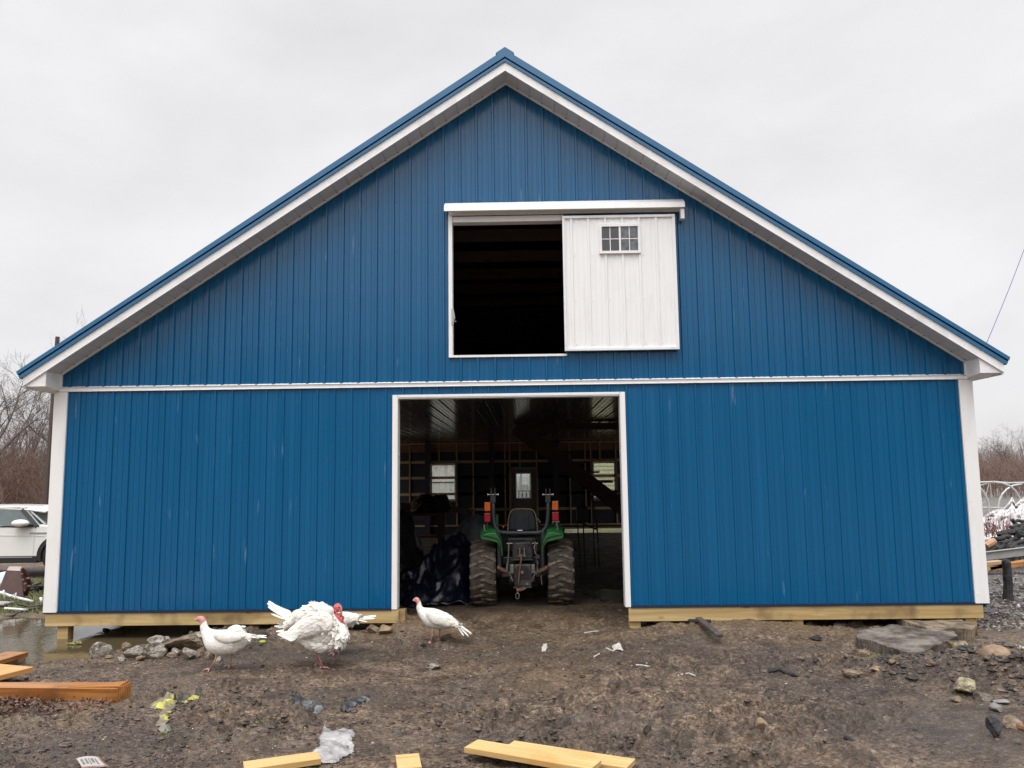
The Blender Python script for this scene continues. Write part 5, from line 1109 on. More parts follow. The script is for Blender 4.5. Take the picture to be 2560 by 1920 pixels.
# no haze in the air; the far wood's haze is its pale bark colour
# ------------------------------------------------------------------ turkeys
FEA = M('white_feathers', (.80,.765,.69), (.86,.84,.79), 10, .8, bump=.5, bscale=28, stretch=(1,1,1)); FEAC = M('cream_feathers', (.62,.53,.37), (.70,.655,.57), 8, .75)
SKINP = M('pink_bare_skin', (.52,.20,.19), (.62,.33,.30), 30, .6, bump=.4, bscale=90); SKINR = M('red_wattled_skin', (.50,.075,.07), (.62,.20,.185), 40, .5, bump=.7, bscale=110); SKINB = M('pale_blue_face_skin', (.42,.50,.58), (.58,.58,.60), 40, .55)
BEAK = M('horn_beak', (.55,.45,.33), None, rough=.4); LEGM = M('pink_scaly_leg', (.40,.20,.16), (.52,.30,.24), 40, .6, bump=.4, bscale=120); LEGR = M('red_pink_leg', (.38,.17,.155), (.50,.27,.24), 40, .6); EYE = M('black_eye', (.004,.004,.004), None, rough=.1)
class Bird:
    """px maps outline points (pixels of a close-up with origin ox, oy and scale k) onto the plane y = Y; lateral is along y"""
    def __init__(s, ox, oy, k, Y, turn=0.):
        s.ox, s.oy, s.k, s.Y = ox, oy, k, Y; s.turn = turn; s.piv = None
    def p(s, x, y, dy=0.):
        q = Vector(Gy(s.ox+x/s.k, s.oy+y/s.k, s.Y)); q.y += dy
        return q
    def loft(s, rings, lat, n=20, mats=None, expo=1.):
        """rings: (top xy, bottom xy); lat: lateral half width over half height per ring; returns MB and sampling function"""
        vs = []; C = []; Av = []; B = []
        for (t, b), l in zip(rings, lat):
            T = s.p(*t); Bq = s.p(*b); c = (T+Bq)/2; a = (T-Bq)/2; C.append(c); Av.append(a); B.append(a.length*l)
            for k in range(n):
                th = 2*math.pi*k/n; vs.append(c + a*math.cos(th) + Vector((0, B[-1]*math.sin(th), 0)))
        fs = []; ms = []; m = len(rings)
        for i in range(m-1):
            for k in range(n):
                fs.append((i*n+k, i*n+(k+1) % n, (i+1)*n+(k+1) % n, (i+1)*n+k)); ms.append(mats[i] if mats else 0)
        fs.append(tuple(range(n))); ms.append(mats[0] if mats else 0); fs.append(tuple(range((m-1)*n, m*n))[::-1]); ms.append(mats[-1] if mats else 0)
        mb = MB(); mb.v = [tuple(v) for v in vs]; mb.f = fs; mb.m = ms
        def samp(u, th):
            i = min(int(u), m-2); f = u-i
            c = C[i].lerp(C[i+1], f); a = Av[i].lerp(Av[i+1], f); b = B[i]*(1-f)+B[i+1]*f
            return c + a*math.cos(th) + Vector((0, b*math.sin(th), 0))
        return mb, samp
def feather(mb, root, d, nrm, ln, wd, curl=.0, m=0, cup=.10):
    d = d.normalized(); s = d.cross(nrm); s = s.normalized() if s.length > 1e-6 else d.orthogonal().normalized(); nrm = s.cross(d).normalized()
    vs = []
    for f, w in ((0, .35), (.3, .85), (.62, 1.), (.86, .78), (1., .26)):
        c = root + d*(ln*f) + nrm*(curl*ln*f*f)
        for t in (-1, 0, 1): vs.append(c + s*(t*w*wd/2) + nrm*(cup*wd*(0 if t else 1)*w))
    fs = [(i*3+j, i*3+j+1, i*3+j+4, i*3+j+3) for i in range(4) for j in (0, 1)]
    mb.add(vs, fs, m)
def plumage(samp, u0, u1, n, ln, wd, tilt, rng, back=+1, mb=None, th0=0, th1=2*math.pi, creamy=.15):
    """overlapping body feathers; u grows from head to tail"""
    mb = mb or MB()
    for k in range(n):
        u = rng.uniform(u0, u1); th = rng.uniform(th0, th1); p = samp(u, th); e = .12
        du = samp(min(u+e, u1+.3), th)-samp(max(u-e, 0), th); dv = samp(u, th+.08)-samp(u, th-.08)
        nr = dv.cross(du); 
        if nr.length < 1e-9: continue
        nr.normalize(); c = samp(u, 0).lerp(samp(u, math.pi), .5)
        if nr.dot(p-c) < 0: nr = -nr
        d = du.normalized()*back + nr*tilt*rng.uniform(.6, 1.4) + Vector((rng.gauss(0,.045), rng.gauss(0,.045), rng.gauss(0,.045)))
        feather(mb, p-nr*.004, d, nr, ln*rng.uniform(.75, 1.2), wd*rng.uniform(.8, 1.2), rng.uniform(-.1, .12), 1 if rng.random() < creamy else 0)
    return mb
def legs(bird, segs, mt, parent, rr=(.017, .011, .0085, .009), dys=(0,)):
    for pts, toes, dy in segs:
        mb = MB(); P = [bird.p(x, y, dy) for x, y in pts]; foot = P[-1]; P[-1] = Vector((foot.x, foot.y, max(gz(foot.x, foot.y)+.014, foot.z)))
        mb.tube(P, [rr[min(i, 3)] for i in range(len(P))], 9)
        for (tx, ty, ddy) in toes:
            q = bird.p(tx, ty, dy+ddy); q.z = gz(q.x, q.y)+.008; mid = P[-1].lerp(q, .5); mid.z += .012
            mb.tube([P[-1], mid, q], [.0085, .0078, .0035], 7)
        mb.build('leg', mt, parent, smooth=True)
def eye(bird, x, y, dy, r, parent):
    for s in (-1, 1):
        c = bird.p(x, y, s*dy); sph(c, (r, r*.6, r), 8).build('eye', EYE, parent, smooth=True)
def fan(bird, root, tips, wd, parent, name, rng, spread=.05, mt=None, lift=.3):
    mb = MB()
    for i, (x, y, dy) in enumerate(tips):
        r0 = bird.p(root[0]+rng.uniform(-12, 12), root[1]+rng.uniform(-12, 12), dy*.35); t = bird.p(x, y, dy); d = t-r0
        feather(mb, r0, d, Vector((-d.z*.0, -.35, 1)).normalized(), d.length, wd*rng.uniform(.9, 1.1), rng.uniform(-.03, .03), 0, .05)
    return mb.build(name, mt or [FEA, FEAC], parent, fix=False, smooth=True)
def hen(name, label, ox, oy, k, Y, rings, lat, nskin, eyexy, leg_segs, wing, tailroot, tails, seed, rump=None, legm=None):
    rng = random.Random(seed); B = Bird(ox, oy, k, Y); q = B.p(*leg_segs[0][0][-1]); t = thing(name, label, 'turkey', (q.x, Y, gz(q.x, Y)), 'white turkeys in front of the barn')
    mats = [2]+[1]*(nskin-1)+[0]*(len(rings)-nskin)
    mb, sp = B.loft(rings, lat, 22, mats); mb.build('body', [FEA, SKINP, BEAK], t, smooth=True, sub=1)
    eye(B, eyexy[0], eyexy[1], eyexy[2], .0065, t)
    m = len(rings)-1; pl = plumage(sp, m-3.2, m-.3, 150, .06, .034, .05, rng, creamy=.06)
    pl.build('plumage', [FEA, FEAC], t, fix=False, smooth=True)
    for s in (-1, 1):
        mbw = MB(); wr, off = wing; n = len(wr); dy0 = s*off
        Wb = Bird(ox, oy, k, Y+dy0); mw, sw = Wb.loft(wr, [.42 if 0 < i < n-1 else .3 for i in range(n)], 14)
        w = mw.build('wing', FEA, t, smooth=True, sub=1)
        mf = MB(); th0, th1 = (math.pi+.2, 2*math.pi-.2) if s < 0 else (.2, math.pi-.2)
        plumage(sw, n*.45, n-1.1, 46, .085, .036, .0, rng, mb=mf, th0=th0, th1=th1, creamy=.12)
        for j in range(7):
            f = j/6; r0 = sw(n-2.2, math.pi*(.25+.5*f)*(1 if s > 0 else -1)); e = sw(n-1, math.pi*.5*s); d = e-r0 + Vector((0, s*.01, -.02+.03*f)); feather(mf, r0, d, Vector((0, s, .3)), d.length*1.15, .03, 0, j % 2, .05)
        mf.build('wing_feathers', [FEA, FEAC], w, fix=False, smooth=True)
    fan(B, tailroot, tails, .034, t, 'tail', rng)
    tip = tails[0]; dn = tails[-3] if len(tails) > 8 else tails[2]; r0 = tailroot; L_ = [((r0[0]+(tip[0]-r0[0])*f-(0), r0[1]+(tip[1]-r0[1])*f-26*(1-f)), (r0[0]+(tip[0]-r0[0])*f-8, r0[1]+(tip[1]-r0[1])*f+30*(1-f)+6)) for f in (0, .3, .6, .9)]; mm_, _s = B.loft(L_, [.5,.5,.5,.3], 12); mm_.build('tail_base', FEA, t, smooth=True, sub=1)
    if rump:
        mr, sr = B.loft(rump, [.9]*len(rump), 16); mr2 = mr.build('rump_feathers', FEA, t, smooth=True, sub=1)
        f2 = plumage(sr, len(rump)-2.2, len(rump)-1.1, 30, .05, .03, .0, rng, creamy=.05); f2.build('down', [FEA, FEAC], mr2, fix=False, smooth=True)
    legs(B, leg_segs, legm or LEGM, t); return t
KA = (440, 1480, 4.254)
YA = float(Gz(530, 1674, .01)[1]); YT_ = float(Gz(825, 1668, .01)[1])
ringsA = [((188,297),(191,303)),((212,279),(214,301)),((236,259),(243,318)),((266,249),(262,327)),((302,262),(262,336)),((322,300),(258,358)),((331,345),(256,392)),((348,382),(268,442)),((388,399),(286,512)),((432,402),(312,588)),((492,402),(352,640)),((560,398),(430,668)),((640,408),(520,674)),((700,425),(620,655)),((742,446),(712,608)),((772,462),(762,560))]
latA = [.6,.6,.62,.66,.68,.70,.72,.76,.80,.82,.84,.84,.82,.78,.7,.5]
hen('turkey', 'white hen turkey with a pale pink head walking left past the stones', *KA, YA, ringsA, latA, 5, (259, 279, .0125),
    [(((470, 600), (445, 668), (440, 712), (378, 815)), ((302,836,-.015),(335,842,.0),(376,846,-.045),(405,806,.02)), -.05), (((590, 600), (568, 668), (572, 705), (556, 792)), ((476,830,-.01),(505,828,.03),(550,824,-.04),(575,785,.02)), .055)],
    ([((385,452),(392,478)),((440,425),(425,500)),((520,420),(480,545)),((600,425),(560,553)),((680,440),(650,525)),((760,455),(745,500)),((800,468),(795,486))], .115),
    (730, 455), [(962,480,0),(955,474,.03),(940,470,-.03),(960,486,.015),(900,488,-.02),(850,480,.03),(800,520,-.03),(775,548,.0),(770,530,.04)], 3,
    rump=[((540,395),(560,420)),((580,360),(610,430)),((640,341),(660,440)),((700,358),(705,445)),((745,425),(735,450))])
# hen bending down behind the tom
ringsB = [((1330,545),(1334,551)),((1346,520),(1358,546)),((1368,496),(1392,534)),((1400,470),(1428,515)),((1430,450),(1455,500)),((1465,420),(1480,480)),((1500,370),(1500,470)),((1530,320),(1520,470)),((1570,275),(1540,475)),((1620,245),(1580,470)),((1680,220),(1630,460)),((1725,208),(1690,445)),((1770,205),(1740,430)),((1850,215),(1820,390)),((1905,226),(1885,355)),((1940,240),(1930,315))]
YBk = YT_+.55
hen('turkey', 'white hen turkey with lowered head behind the strutting tom, only rump and tail in view', *KA, YBk, ringsB, latA, 5, (1382, 505, .0125),
    [(((1730, 400), (1700, 480), (1705, 520), (1692, 640)), ((1620,650,-.01),(1640,655,.03),(1690,655,-.04)), -.05), (((1760, 400), (1740, 480), (1745, 520), (1720, 640)), ((1650,650,-.01),(1670,655,.03),(1720,655,-.04)), .055)],
    ([((1560,330),(1570,360)),((1590,280),(1590,380)),((1640,260),(1630,400)),((1690,240),(1670,390)),((1790,240),(1770,365)),((1880,250),(1865,330)),((1930,265),(1925,290))], .115),
    (1885, 280), [(2130,266,0),(2125,256,.02),(2118,280,-.02),(2060,296,.0),(2040,308,-.03),(1990,318,.03),(1950,340,-.02),(1960,330,.02),(1880,372,-.03),(1860,382,.0)], 7)
# hen in the doorway
KC = (980, 1460, 9.217); YCn = float(Gz(1080, 1606, .02)[1])
ringsC = [((474,376),(478,392)),((500,338),(520,400)),((540,306),(560,430)),((580,297),(575,450)),((625,325),(568,480)),((652,380),(562,520)),((672,440),(562,560)),((690,520),(572,620)),((740,548),(610,710)),((860,548),(690,860)),((960,556),(770,960)),((1080,585),(880,1022)),((1200,640),(1080,1044)),((1330,710),(1250,1020)),((1440,790),(1380,990)),((1520,870),(1460,950))]
hen('turkey', 'white hen turkey standing in the barn doorway facing left', *KC, YCn, ringsC, latA, 5, (532, 348, .0125),
    [(((960, 960), (945, 1060), (942, 1140), (905, 1315)), ((768,1338,-.01),(830,1350,.03),(885,1362,-.03),(930,1310,.01)), -.04), (((1110, 960), (1090, 1070), (1088, 1130), (1075, 1275)), ((1010,1290,-.01),(1060,1300,.03),(1095,1290,.0)), .06)],
    ([((760,640),(770,690)),((860,600),(820,800)),((1000,610),(930,930)),((1150,660),(1080,960)),((1300,740),(1250,980)),((1420,840),(1390,985)),((1480,910),(1470,960))], .10),
    (1460, 880), [(1832,1150,0),(1815,1175,.02),(1775,1195,-.02),(1720,1170,.0),(1660,1180,-.03),(1690,1150,.03),(1600,1060,.0),(1770,1110,.02),(1600,950,0),(1590,980,-.02)], 11)
# the tom, puffed up, facing right
rng = random.Random(21); B = Bird(*KA, YT_); q0 = B.p(1560, 800); tom = thing('turkey', 'big white tom turkey strutting with ruffled feathers and a bright red head', 'turkey', (q0.x, YT_, gz(q0.x, YT_)), 'white turkeys in front of the barn')
ringsT = [((1755,214),(1764,222)),((1768,190),(1750,212)),((1772,160),(1722,216)),((1748,122),(1692,210)),((1712,114),(1668,190)),((1676,135),(1700,232)),((1672,180),(1742,268)),((1690,225),(1775,300)),((1680,205),(1800,350)),((1650,185),(1815,430)),((1610,165),(1805,520)),((1550,148),(1740,575)),((1480,148),(1640,610)),((1400,165),(1520,600)),((1320,190),(1400,560)),((1240,230),(1300,510)),((1190,290),(1230,460)),((1165,330),(1185,420))]
latT = [.6,.62,.66,.72,.72,.62,.62,.66,.8,.86,.86,.84,.8,.78,.74,.7,.6,.5]
mats = [2,2,1,1,1,1,1,1,0,0,0,0,0,0,0,0,0,0]
mb, sp = B.loft(ringsT, latT, 24, mats); mb.build('body', [FEA, SKINR, BEAK, SKINB], tom, smooth=True, sub=1)
eye(B, 1741, 158, .026, .0075, tom)
for s in (-1, 1):
    c = B.p(1742, 160, s*.016); sph(c, (.0155, .008, .020), 10).build('face_patch', SKINB, tom, smooth=True)
mb = MB(); mb.tube([B.p(1752,180,-.012), B.p(1768,200,-.022), B.p(1770,235,-.024), B.p(1764,262,-.02)], [.007,.008,.008,.004], 8); mb.build('snood', SKINR, tom, smooth=True)
mb = MB()
for x, y, d, r in ((1722,225,-.03,.016),(1738,262,-.035,.02),(1756,292,-.03,.024),(1768,278,.015,.02),(1748,240,.0,.018),(1700,200,-.03,.013)):
    o = sph(B.p(x, y, d), (r, r*.8, r*1.25), 8); mb.add(o.v, o.f)
mb.build('wattle', SKINR, tom, smooth=True)
pl = plumage(sp, 8.6, 16.6, 2600, .08, .034, .10, rng, creamy=.05)
# neck ruff and lower breast skirt
pl = plumage(sp, 8.1, 11.5, 700, .045, .024, .34, rng, mb=pl, creamy=.05)
# ruffled masses: breast skirt below, saddle hump above
for s in (-1, 1):
    Bm = Bird(*KA, YT_+s*.085)
    for rr_, nf in (([((1800,330),(1735,330)),((1828,440),(1690,400)),((1800,540),(1650,450)),((1700,600),(1590,480)),((1590,632),(1500,490)),((1460,620),(1420,480)),((1360,570),(1350,470)),((1300,520),(1310,470))], 1500), ([((1690,190),(1660,260)),((1600,145),(1580,260)),((1500,120),(1500,250)),((1400,150),(1430,270)),((1310,190),(1350,310)),((1240,230),(1280,350)),((1190,290),(1220,380))], 900)):
        mm_, sm_ = Bm.loft(rr_, [.9]*len(rr_), 16); pm_ = mm_.build('ruffle', FEA, tom, smooth=True, sub=1); pf = plumage(sm_, .2, len(rr_)-1.1, nf*2//3, .078, .034, .12, rng, creamy=.05); pf.build('ruffle_feathers', [FEA, FEAC], pm_, fix=False, smooth=True)
pl.build('plumage', [FEA, FEAC], tom, fix=False, smooth=True)
for s in (-1, 1):
    Wb = Bird(*KA, YT_+s*.20); wr = [((1650,250),(1690,330)),((1570,215),(1640,400)),((1470,215),(1540,440)),((1380,260),(1420,470)),((1290,330),(1320,490)),((1220,390),(1240,495)),((1190,440),(1200,490))]
    mw, sw = Wb.loft(wr, [.3,.4,.4,.36,.3,.28,.2], 14); w = mw.build('wing', FEA, tom, smooth=True, sub=1); mf = MB(); th0, th1 = (math.pi+.1, 2*math.pi-.1) if s < 0 else (.1, math.pi-.1)
    plumage(sw, .1, 5.6, 420, .07, .030, .08, rng, mb=mf, th0=th0, th1=th1, creamy=.05)
    for j in range(11):
        f = j/10; r0 = Wb.p(1330-30*f, 400+70*f, s*.03); e = Wb.p(1115+110*f, 440+60*f, s*.05); d = e-r0; feather(mf, r0, d, Vector((0, s, .2)), d.length*1.1, .04, 0, 0, .05)
    mf.build('wing_feathers', [FEA, FEAC], w, fix=False, smooth=True)
tl = [(984+18*f_*1.1, 97+84*f_, .03*math.sin(9*f_)) for f_ in np.linspace(0, 1, 16)] + [(982,98,.02),(978,112,-.02),(985,130,.05),(996,150,-.06),(1000,172,.08),(990,108,0),(1040,190,.1),(1010,140,-.1),(1050,215,-.12),(1030,165,.12)]
mm_, _s = B.loft([((1250,205),(1170,345)),((1180,185),(1120,290)),((1100,150),(1070,238)),((1010,110),(1012,180)),((990,104),(1000,172))], [.16,.14,.12,.08,.05], 14); mm_.build('tail_base', FEA, tom, smooth=True, sub=1)
fan(B, (1225, 290), tl, .045, tom, 'tail', rng)
fan(B, (1260, 380), [(1062,338,.05),(1060,352,-.05),(1082,372,.1),(1095,398,-.1),(1110,425,.12),(1120,442,-.1),(1075,330,.0),(1110,320,.1),(1140,460,0),(1085,385,0)], .055, tom, 'tail_coverts', rng)
mb = MB(); mb.tube([B.p(1818,505,-.02), B.p(1828,530,-.022), B.p(1832,555,-.02)], [.008,.007,.002], 6); mb.build('beard', BLACK, tom)
legs(B, [(((1560, 600), (1535, 660), (1548, 700), (1575, 790)), ((1658,812,-.01),(1612,828,-.04),(1560,800,.03),(1540,795,-.02)), -.07), (((1500, 600), (1485, 650), (1490, 700), (1493, 765)), ((1462,778,-.03),(1478,802,-.03),(1560,792,.0),(1530,800,-.02)), .05)], LEGR, tom)
# ------------------------------------------------------------------ things lying on the ground
def board(name, label, cat, fl, fr, bl, zt, th, mt, length=None, bev=.003, group=None):
    """fl, fr: pixels of the front-left and front-right top corners, bl: back-left top corner, all at height zt"""
    a, b, c = (Vector(Gz(*p, zt)) for p in (fl, fr, bl)); X_ = (b-a); Ln = length or X_.length; X_.normalize(); w = (c-a); w = w - X_*w.dot(X_); Wd = w.length
    ang = math.atan2(X_.y, X_.x); mb = MB().box(0, Ln, 0, Wd, -th, 0); o = mb.build(name, mt, bevel=bev); o.location = a; o.rotation_euler = (0, -math.asin(max(-1, min(1, X_.z))), ang)
    return tag(o, label, cat, group)
G_ = 'cut pine boards at the bottom edge'
def hz(px, py): p = Gz(px, py, 0); return gz(p[0], p[1])
z = hz(1250, 1880)+.09; board('plank', 'front one of the two overlapping fresh pine planks, its left end lifted', 'plank', (1160,1868), (1476,1923), (1176.5,1845), z, .038, PINE, group=G_)
z = z-.040; o = board('plank', 'rear one of the two overlapping fresh pine planks at the bottom', 'plank', (1256,1871), (1566,1920), (1271,1848.6), z, .038, PINE, group=G_)
z = hz(740, 1900)+.045; a = board('plank', 'short pine plank end lying over the white plastic bag', 'plank', (612,1924), (803,1896.5), (622,1901.5), z, .040, PINE, group=G_)
z = hz(1030, 1900)+.045; board('plank', 'small narrow pine board end between bag and overlapping planks', 'plank', (994,1922), (1055,1917), (1004,1886), z, .038, PINE, group=G_)
# thick beam at the left
z0_ = hz(200, 1745); zt = z0_+.125
fr, frb, bl = Gz(297, 1720, zt), Gz(312, 1704, zt), Gz(0, 1719, zt)
a = Vector(Gz(-420, 1716, zt)); b = Vector(fr); X_ = (b-a).normalized(); ang = math.atan2(X_.y, X_.x); Ln = (b-a).length; Wd = .16
mb = MB(); mb.hexa([(0,0,-.135),(Ln-.01,0,-.135),(Ln+.03,Wd,-.135),(0,Wd,-.135),(0,0,0),(Ln-.02,0,-.006),(Ln+.03,Wd,.012),(0,Wd,0)])
# splintered strips standing up at the end
for k in range(4): y = .02+.035*k; mb.hexa([(Ln-.5+.08*k,y,-.002),(Ln-.005,y,.0),(Ln-.005,y+.026,.0),(Ln-.5+.08*k,y+.026,-.002),(Ln-.5+.08*k,y,.0),(Ln-.02+.01*k,y,.012+.005*k),(Ln-.02+.01*k,y+.024,.016+.005*k),(Ln-.5+.08*k,y+.024,.0)])
o = mb.build('beam', OPINE, bevel=.006); o.location = a; o.rotation_euler = (0, 0, ang); tag(o, 'thick wet orange timber beam with a splintered end among fallen leaves', 'beam')
z = hz(30, 1660)+.16; board('plank', 'bright orange pine plank with an angled end, behind the thick beam', 'plank', (-260,1755), (84,1667), (-260,1702), z, .05, wood('bright_orange_pine', (.50,.24,.07), (.66,.38,.15), (.2,.06,.02), .45))
z = hz(30, 1640)+.19; board('plank', 'dark orange plank with a square end, farthest back at the left', 'plank', (-240,1720), (71,1630), (-240,1700), z, .05, OPINE)
z = hz(10, 1655)+.08; board('wood_block', 'short brown wood offcut under the dark orange plank', 'wood block', (-150,1660), (22,1652), (-150,1640), z, .09, GIRT)
# rocks and broken concrete
STONE = M('pale_limestone', (.09,.072,.052), (.36,.33,.28), 9, .85, bump=.8, bscale=26, lo=.4, hi=.56); STONE2 = M('brown_stone', (.085,.06,.04), (.24,.185,.125), 9, .85, bump=.6, bscale=30); STONET = M('tan_boulder', (.15,.10,.06), (.32,.225,.14), 6, .7, bump=.3, bscale=30); STONEG = M('grey_slate', (.15,.145,.14), (.24,.23,.22), 7, .75, bump=.3); STONED = M('dark_stone', (.03,.028,.027), (.075,.07,.065), 12, .8, bump=.5); CONC = M('dirty_concrete', (.05,.037,.027), (.12,.10,.082), 4, .85, bump=.6, bscale=40, c3=(.21,.185,.155), detail=10, lo=.38, hi=.62); STONEY = M('yellowish_lump', (.13,.10,.06), (.42,.37,.25), 10, .85, bump=.6, bscale=30)
def rock(label, px, py, w, h, mt, seed, sink=.25, chunky=1., name='stone', cat='stone', depth=.8, group=None, rz=None):
    """px, py: middle of its foot in the photo, w and h: its size in pixels there"""
    p = Gz(px, py, hz(px, py)); D = float(np.dot(p-CAM, CW)); mpp = D/FPX; rx, rzz = w*mpp/2, h*mpp*(1+sink)/2*1.05; ry = rx*depth
    rng = random.Random(seed); bm = bmesh.new(); bmesh.ops.create_icosphere(bm, subdivisions=4, radius=1)
    planes = []
    for k in range(int(9*chunky)+1):
        v = Vector((rng.gauss(0,1), rng.gauss(0,1), rng.gauss(0,1))).normalized(); planes.append((v, rng.uniform(.42, .86)))
    Q = np.array([v.co[:] for v in bm.verts])
    for n_, d_ in planes:
        n_ = np.array(n_); t = Q@n_; Q = Q - np.where(t > d_, (t-d_)*.92, 0)[:,None]*n_
    k = 1 + .16*chunky*fbm(Q[:,0]*2.3+seed*3.1, Q[:,1]*2.3+Q[:,2]*2.9, seed, 4) + .09*chunky*fbm(Q[:,0]*8, Q[:,1]*8+Q[:,2]*7, seed+2, 2)
    Q = Q*k[:,None]*1.12*np.array([rx, ry, rzz])
    for v, q in zip(bm.verts, Q): v.co = q
    bmesh.ops.recalc_face_normals(bm, faces=bm.faces)
    me = bpy.data.meshes.new(name); bm.to_mesh(me); bm.free(); me.materials.append(mt); me.polygons.foreach_set('use_smooth', [True]*len(me.polygons)) if chunky < .9 else None
    o = bpy.data.objects.new(name, me); COL.objects.link(o); zc = gz(p[0], p[1]+ry*.8); o.location = (p[0], p[1]+ry*.8, zc+rzz*(1-sink*1.2)); o.rotation_euler = (0, 0, rng.uniform(-.5, .5) if rz is None else rz)
    return tag(o, label, cat, group)
GS = 'broken stones heaped beside the left puddle'
for a in (('pale squarish stone alone at the edge of the muddy puddle', 244,1645,48,33,STONE,1),('tall grey stone at the top of the stone heap', 385,1620,48,30,STONE,2),('pale pitted stone in the front of the heap', 380,1650,52,34,STONE,3),('low stone at the left end of the heap in front', 327,1642,46,22,STONE,4),('small dark stone at the left end of the heap behind', 312,1627,30,17,STONE2,5),('long brown slab of stone lying across the heap', 452,1632,106,32,STONE2,6),('flat pale stone at the back of the heap under the skirt board', 482,1607,58,18,STONE,7),('white stone in front of the heap, left of the hen legs', 467,1653,34,26,STONE,8),('rounded stone behind the white one in the heap', 500,1640,28,18,STONE2,9),('pinkish stone touching the first hen leg', 522,1650,32,22,STONE2,10)): rock(*a, group=GS)
rng = random.Random(55)
for k, (x, y, w, h_) in enumerate(((300,1652,22,12),(345,1655,26,14),(412,1612,34,18),(428,1645,30,16),(356,1636,24,14),(402,1640,26,14),(545,1656,24,12),(270,1650,20,10),(435,1620,26,14),(486,1648,22,12))):
    rock('small muddy bit of rubble wedged in the stone heap by the puddle', x, y, w, h_, STONE2 if k % 2 else STONE, 60+k, name='stone_chunk', cat='stone', group='small rubble in the stone heap')
for k, (x, y, w, h_) in enumerate(((2160,1640,34,16),(2190,1632,26,12),(2235,1668,28,12),(2262,1650,24,12),(2350,1640,30,14),(2372,1652,22,10),(2120,1662,26,10),(2450,1700,34,16),(2390,1700,30,14),(2465,1755,40,22))):
    rock('small muddy chunk of broken concrete scattered round the big slab', x, y, w, h_, CONC if k % 2 else STONE2, 80+k, name='stone_chunk', cat='stone', group='broken concrete round the slab')
rock('dark wet stone standing in the muddy water under the barn', 256,1598,34,20,STONED,11)
rock('flat grey slate below the torn yellow sack', 405,1835,36,20,STONEG,12,chunky=.8,depth=.9)
rock('smooth round tan stone at the door jamb foot', 958,1583,38,17,STONET,13,chunky=.5)
rock('pointed tan stone left of the round one near the door jamb', 931,1581,30,20,STONE2,14)
rock('pale flat chip of stone in the mud below the doorway hen', 1083,1680,38,14,STONE,15,sink=.1)
rock('big rounded tan boulder at the right edge above the dark puddle', 2502,1672,68,36,STONET,16,chunky=.45)
rock('pale jagged lump of stone beside the dark soil heap at the right', 2426,1742,54,34,STONEY,17)
rock('yellowish crumbly lump beside the broken concrete slab', 2403,1652,60,32,STONEY,18)
rock('round tan stone alone in the mud at the lower right', 1907,1812,30,24,STONET,19,chunky=.5)
rock('grey pebble in the wet soil under the dark puddle', 2497,1780,30,18,STONEG,20,chunky=.6); rock('flat grey pebble above the other in the wet soil', 2510,1762,36,10,STONEG,21,chunky=.6)
rock('small stone on dirt mound below the slab', 2130,1672,38,20,STONE2,22); rock('flat tan flake of stone near the grass tuft', 2195,1682,34,10,STONET,23)
rock('black charred chunk lying on the wet mud at the lower right', 2496,1848,34,44,CHAR,24,name='charred_chunk',cat='charred wood',sink=.1,depth=1.4)
rock('black charred chunk near the middle post', 2042,1603,30,14,CHAR,25,name='charred_chunk',cat='charred wood'); rock('dark clod standing up from the mud right of the planks', 1622,1835,22,24,M('dark_clod',(.03,.024,.02),(.06,.047,.037),14,.85,bump=.6),26,name='mud_clod',cat='clod')
rock('brown lump at the right edge below the pebbles', 2540,1822,60,26,STONE2,27,name='brown_lump',cat='lump')
def slab(label, top, th, seed, mt, name='concrete_slab'):
    """top: pixels of the upper outline, each with its height"""
    T = np.array([Gz(x, y, q) for x, y, q in top]); Am = np.c_[T[:,:2], np.ones(len(T))]; cf = np.linalg.lstsq(Am, T[:,2], rcond=None)[0]
    zf = lambda x, y: cf[0]*x+cf[1]*y+cf[2] + .018*fbm(x*3, y*3, seed, 3) + .010*fbm(x*14, y*14, seed+1, 2)
    o = crumple([tuple(q[:2]) for q in T], None, .0, seed, name, mt, 90, zfun=zf, thick=th, fs=4.); o.data.polygons.foreach_set('use_smooth', [False]*len(o.data.polygons))
    return tag(o, label, 'concrete slab')
zs_ = hz(2300, 1640)
slab('big broken concrete slab tilted in the dirt at the right, with a dark edge', [(2146,1568,zs_+.15),(2230,1560,zs_+.16),(2385,1582,zs_+.17),(2397,1592,zs_+.17),(2350,1606,zs_+.16),(2301,1622,zs_+.15),(2285,1626,zs_+.13),(2255,1630,zs_+.09),(2236,1626,zs_+.08),(2215,1622,zs_+.07),(2190,1608,zs_+.09),(2160,1602,zs_+.09),(2136,1590,zs_+.11)], .13, 4, CONC)
slab('second concrete slab under the right end of the skirt board', [(2238,1546,.10),(2320,1544,.10),(2395,1545,.10),(2442,1566,.09),(2430,1576,.09),(2380,1572,.10),(2330,1574,.10)], .17, 5, M('sandy_concrete', (.10,.075,.05), (.25,.195,.135), 6, .85, bump=.5, bscale=40, lo=.4, hi=.58))
z = hz(2298, 1660); board('brick', 'dusty brick block lying in front of the broken concrete slab', 'brick', (2283,1659), (2320,1652), (2272,1650), z+.06, .08, CONC, bev=.006)
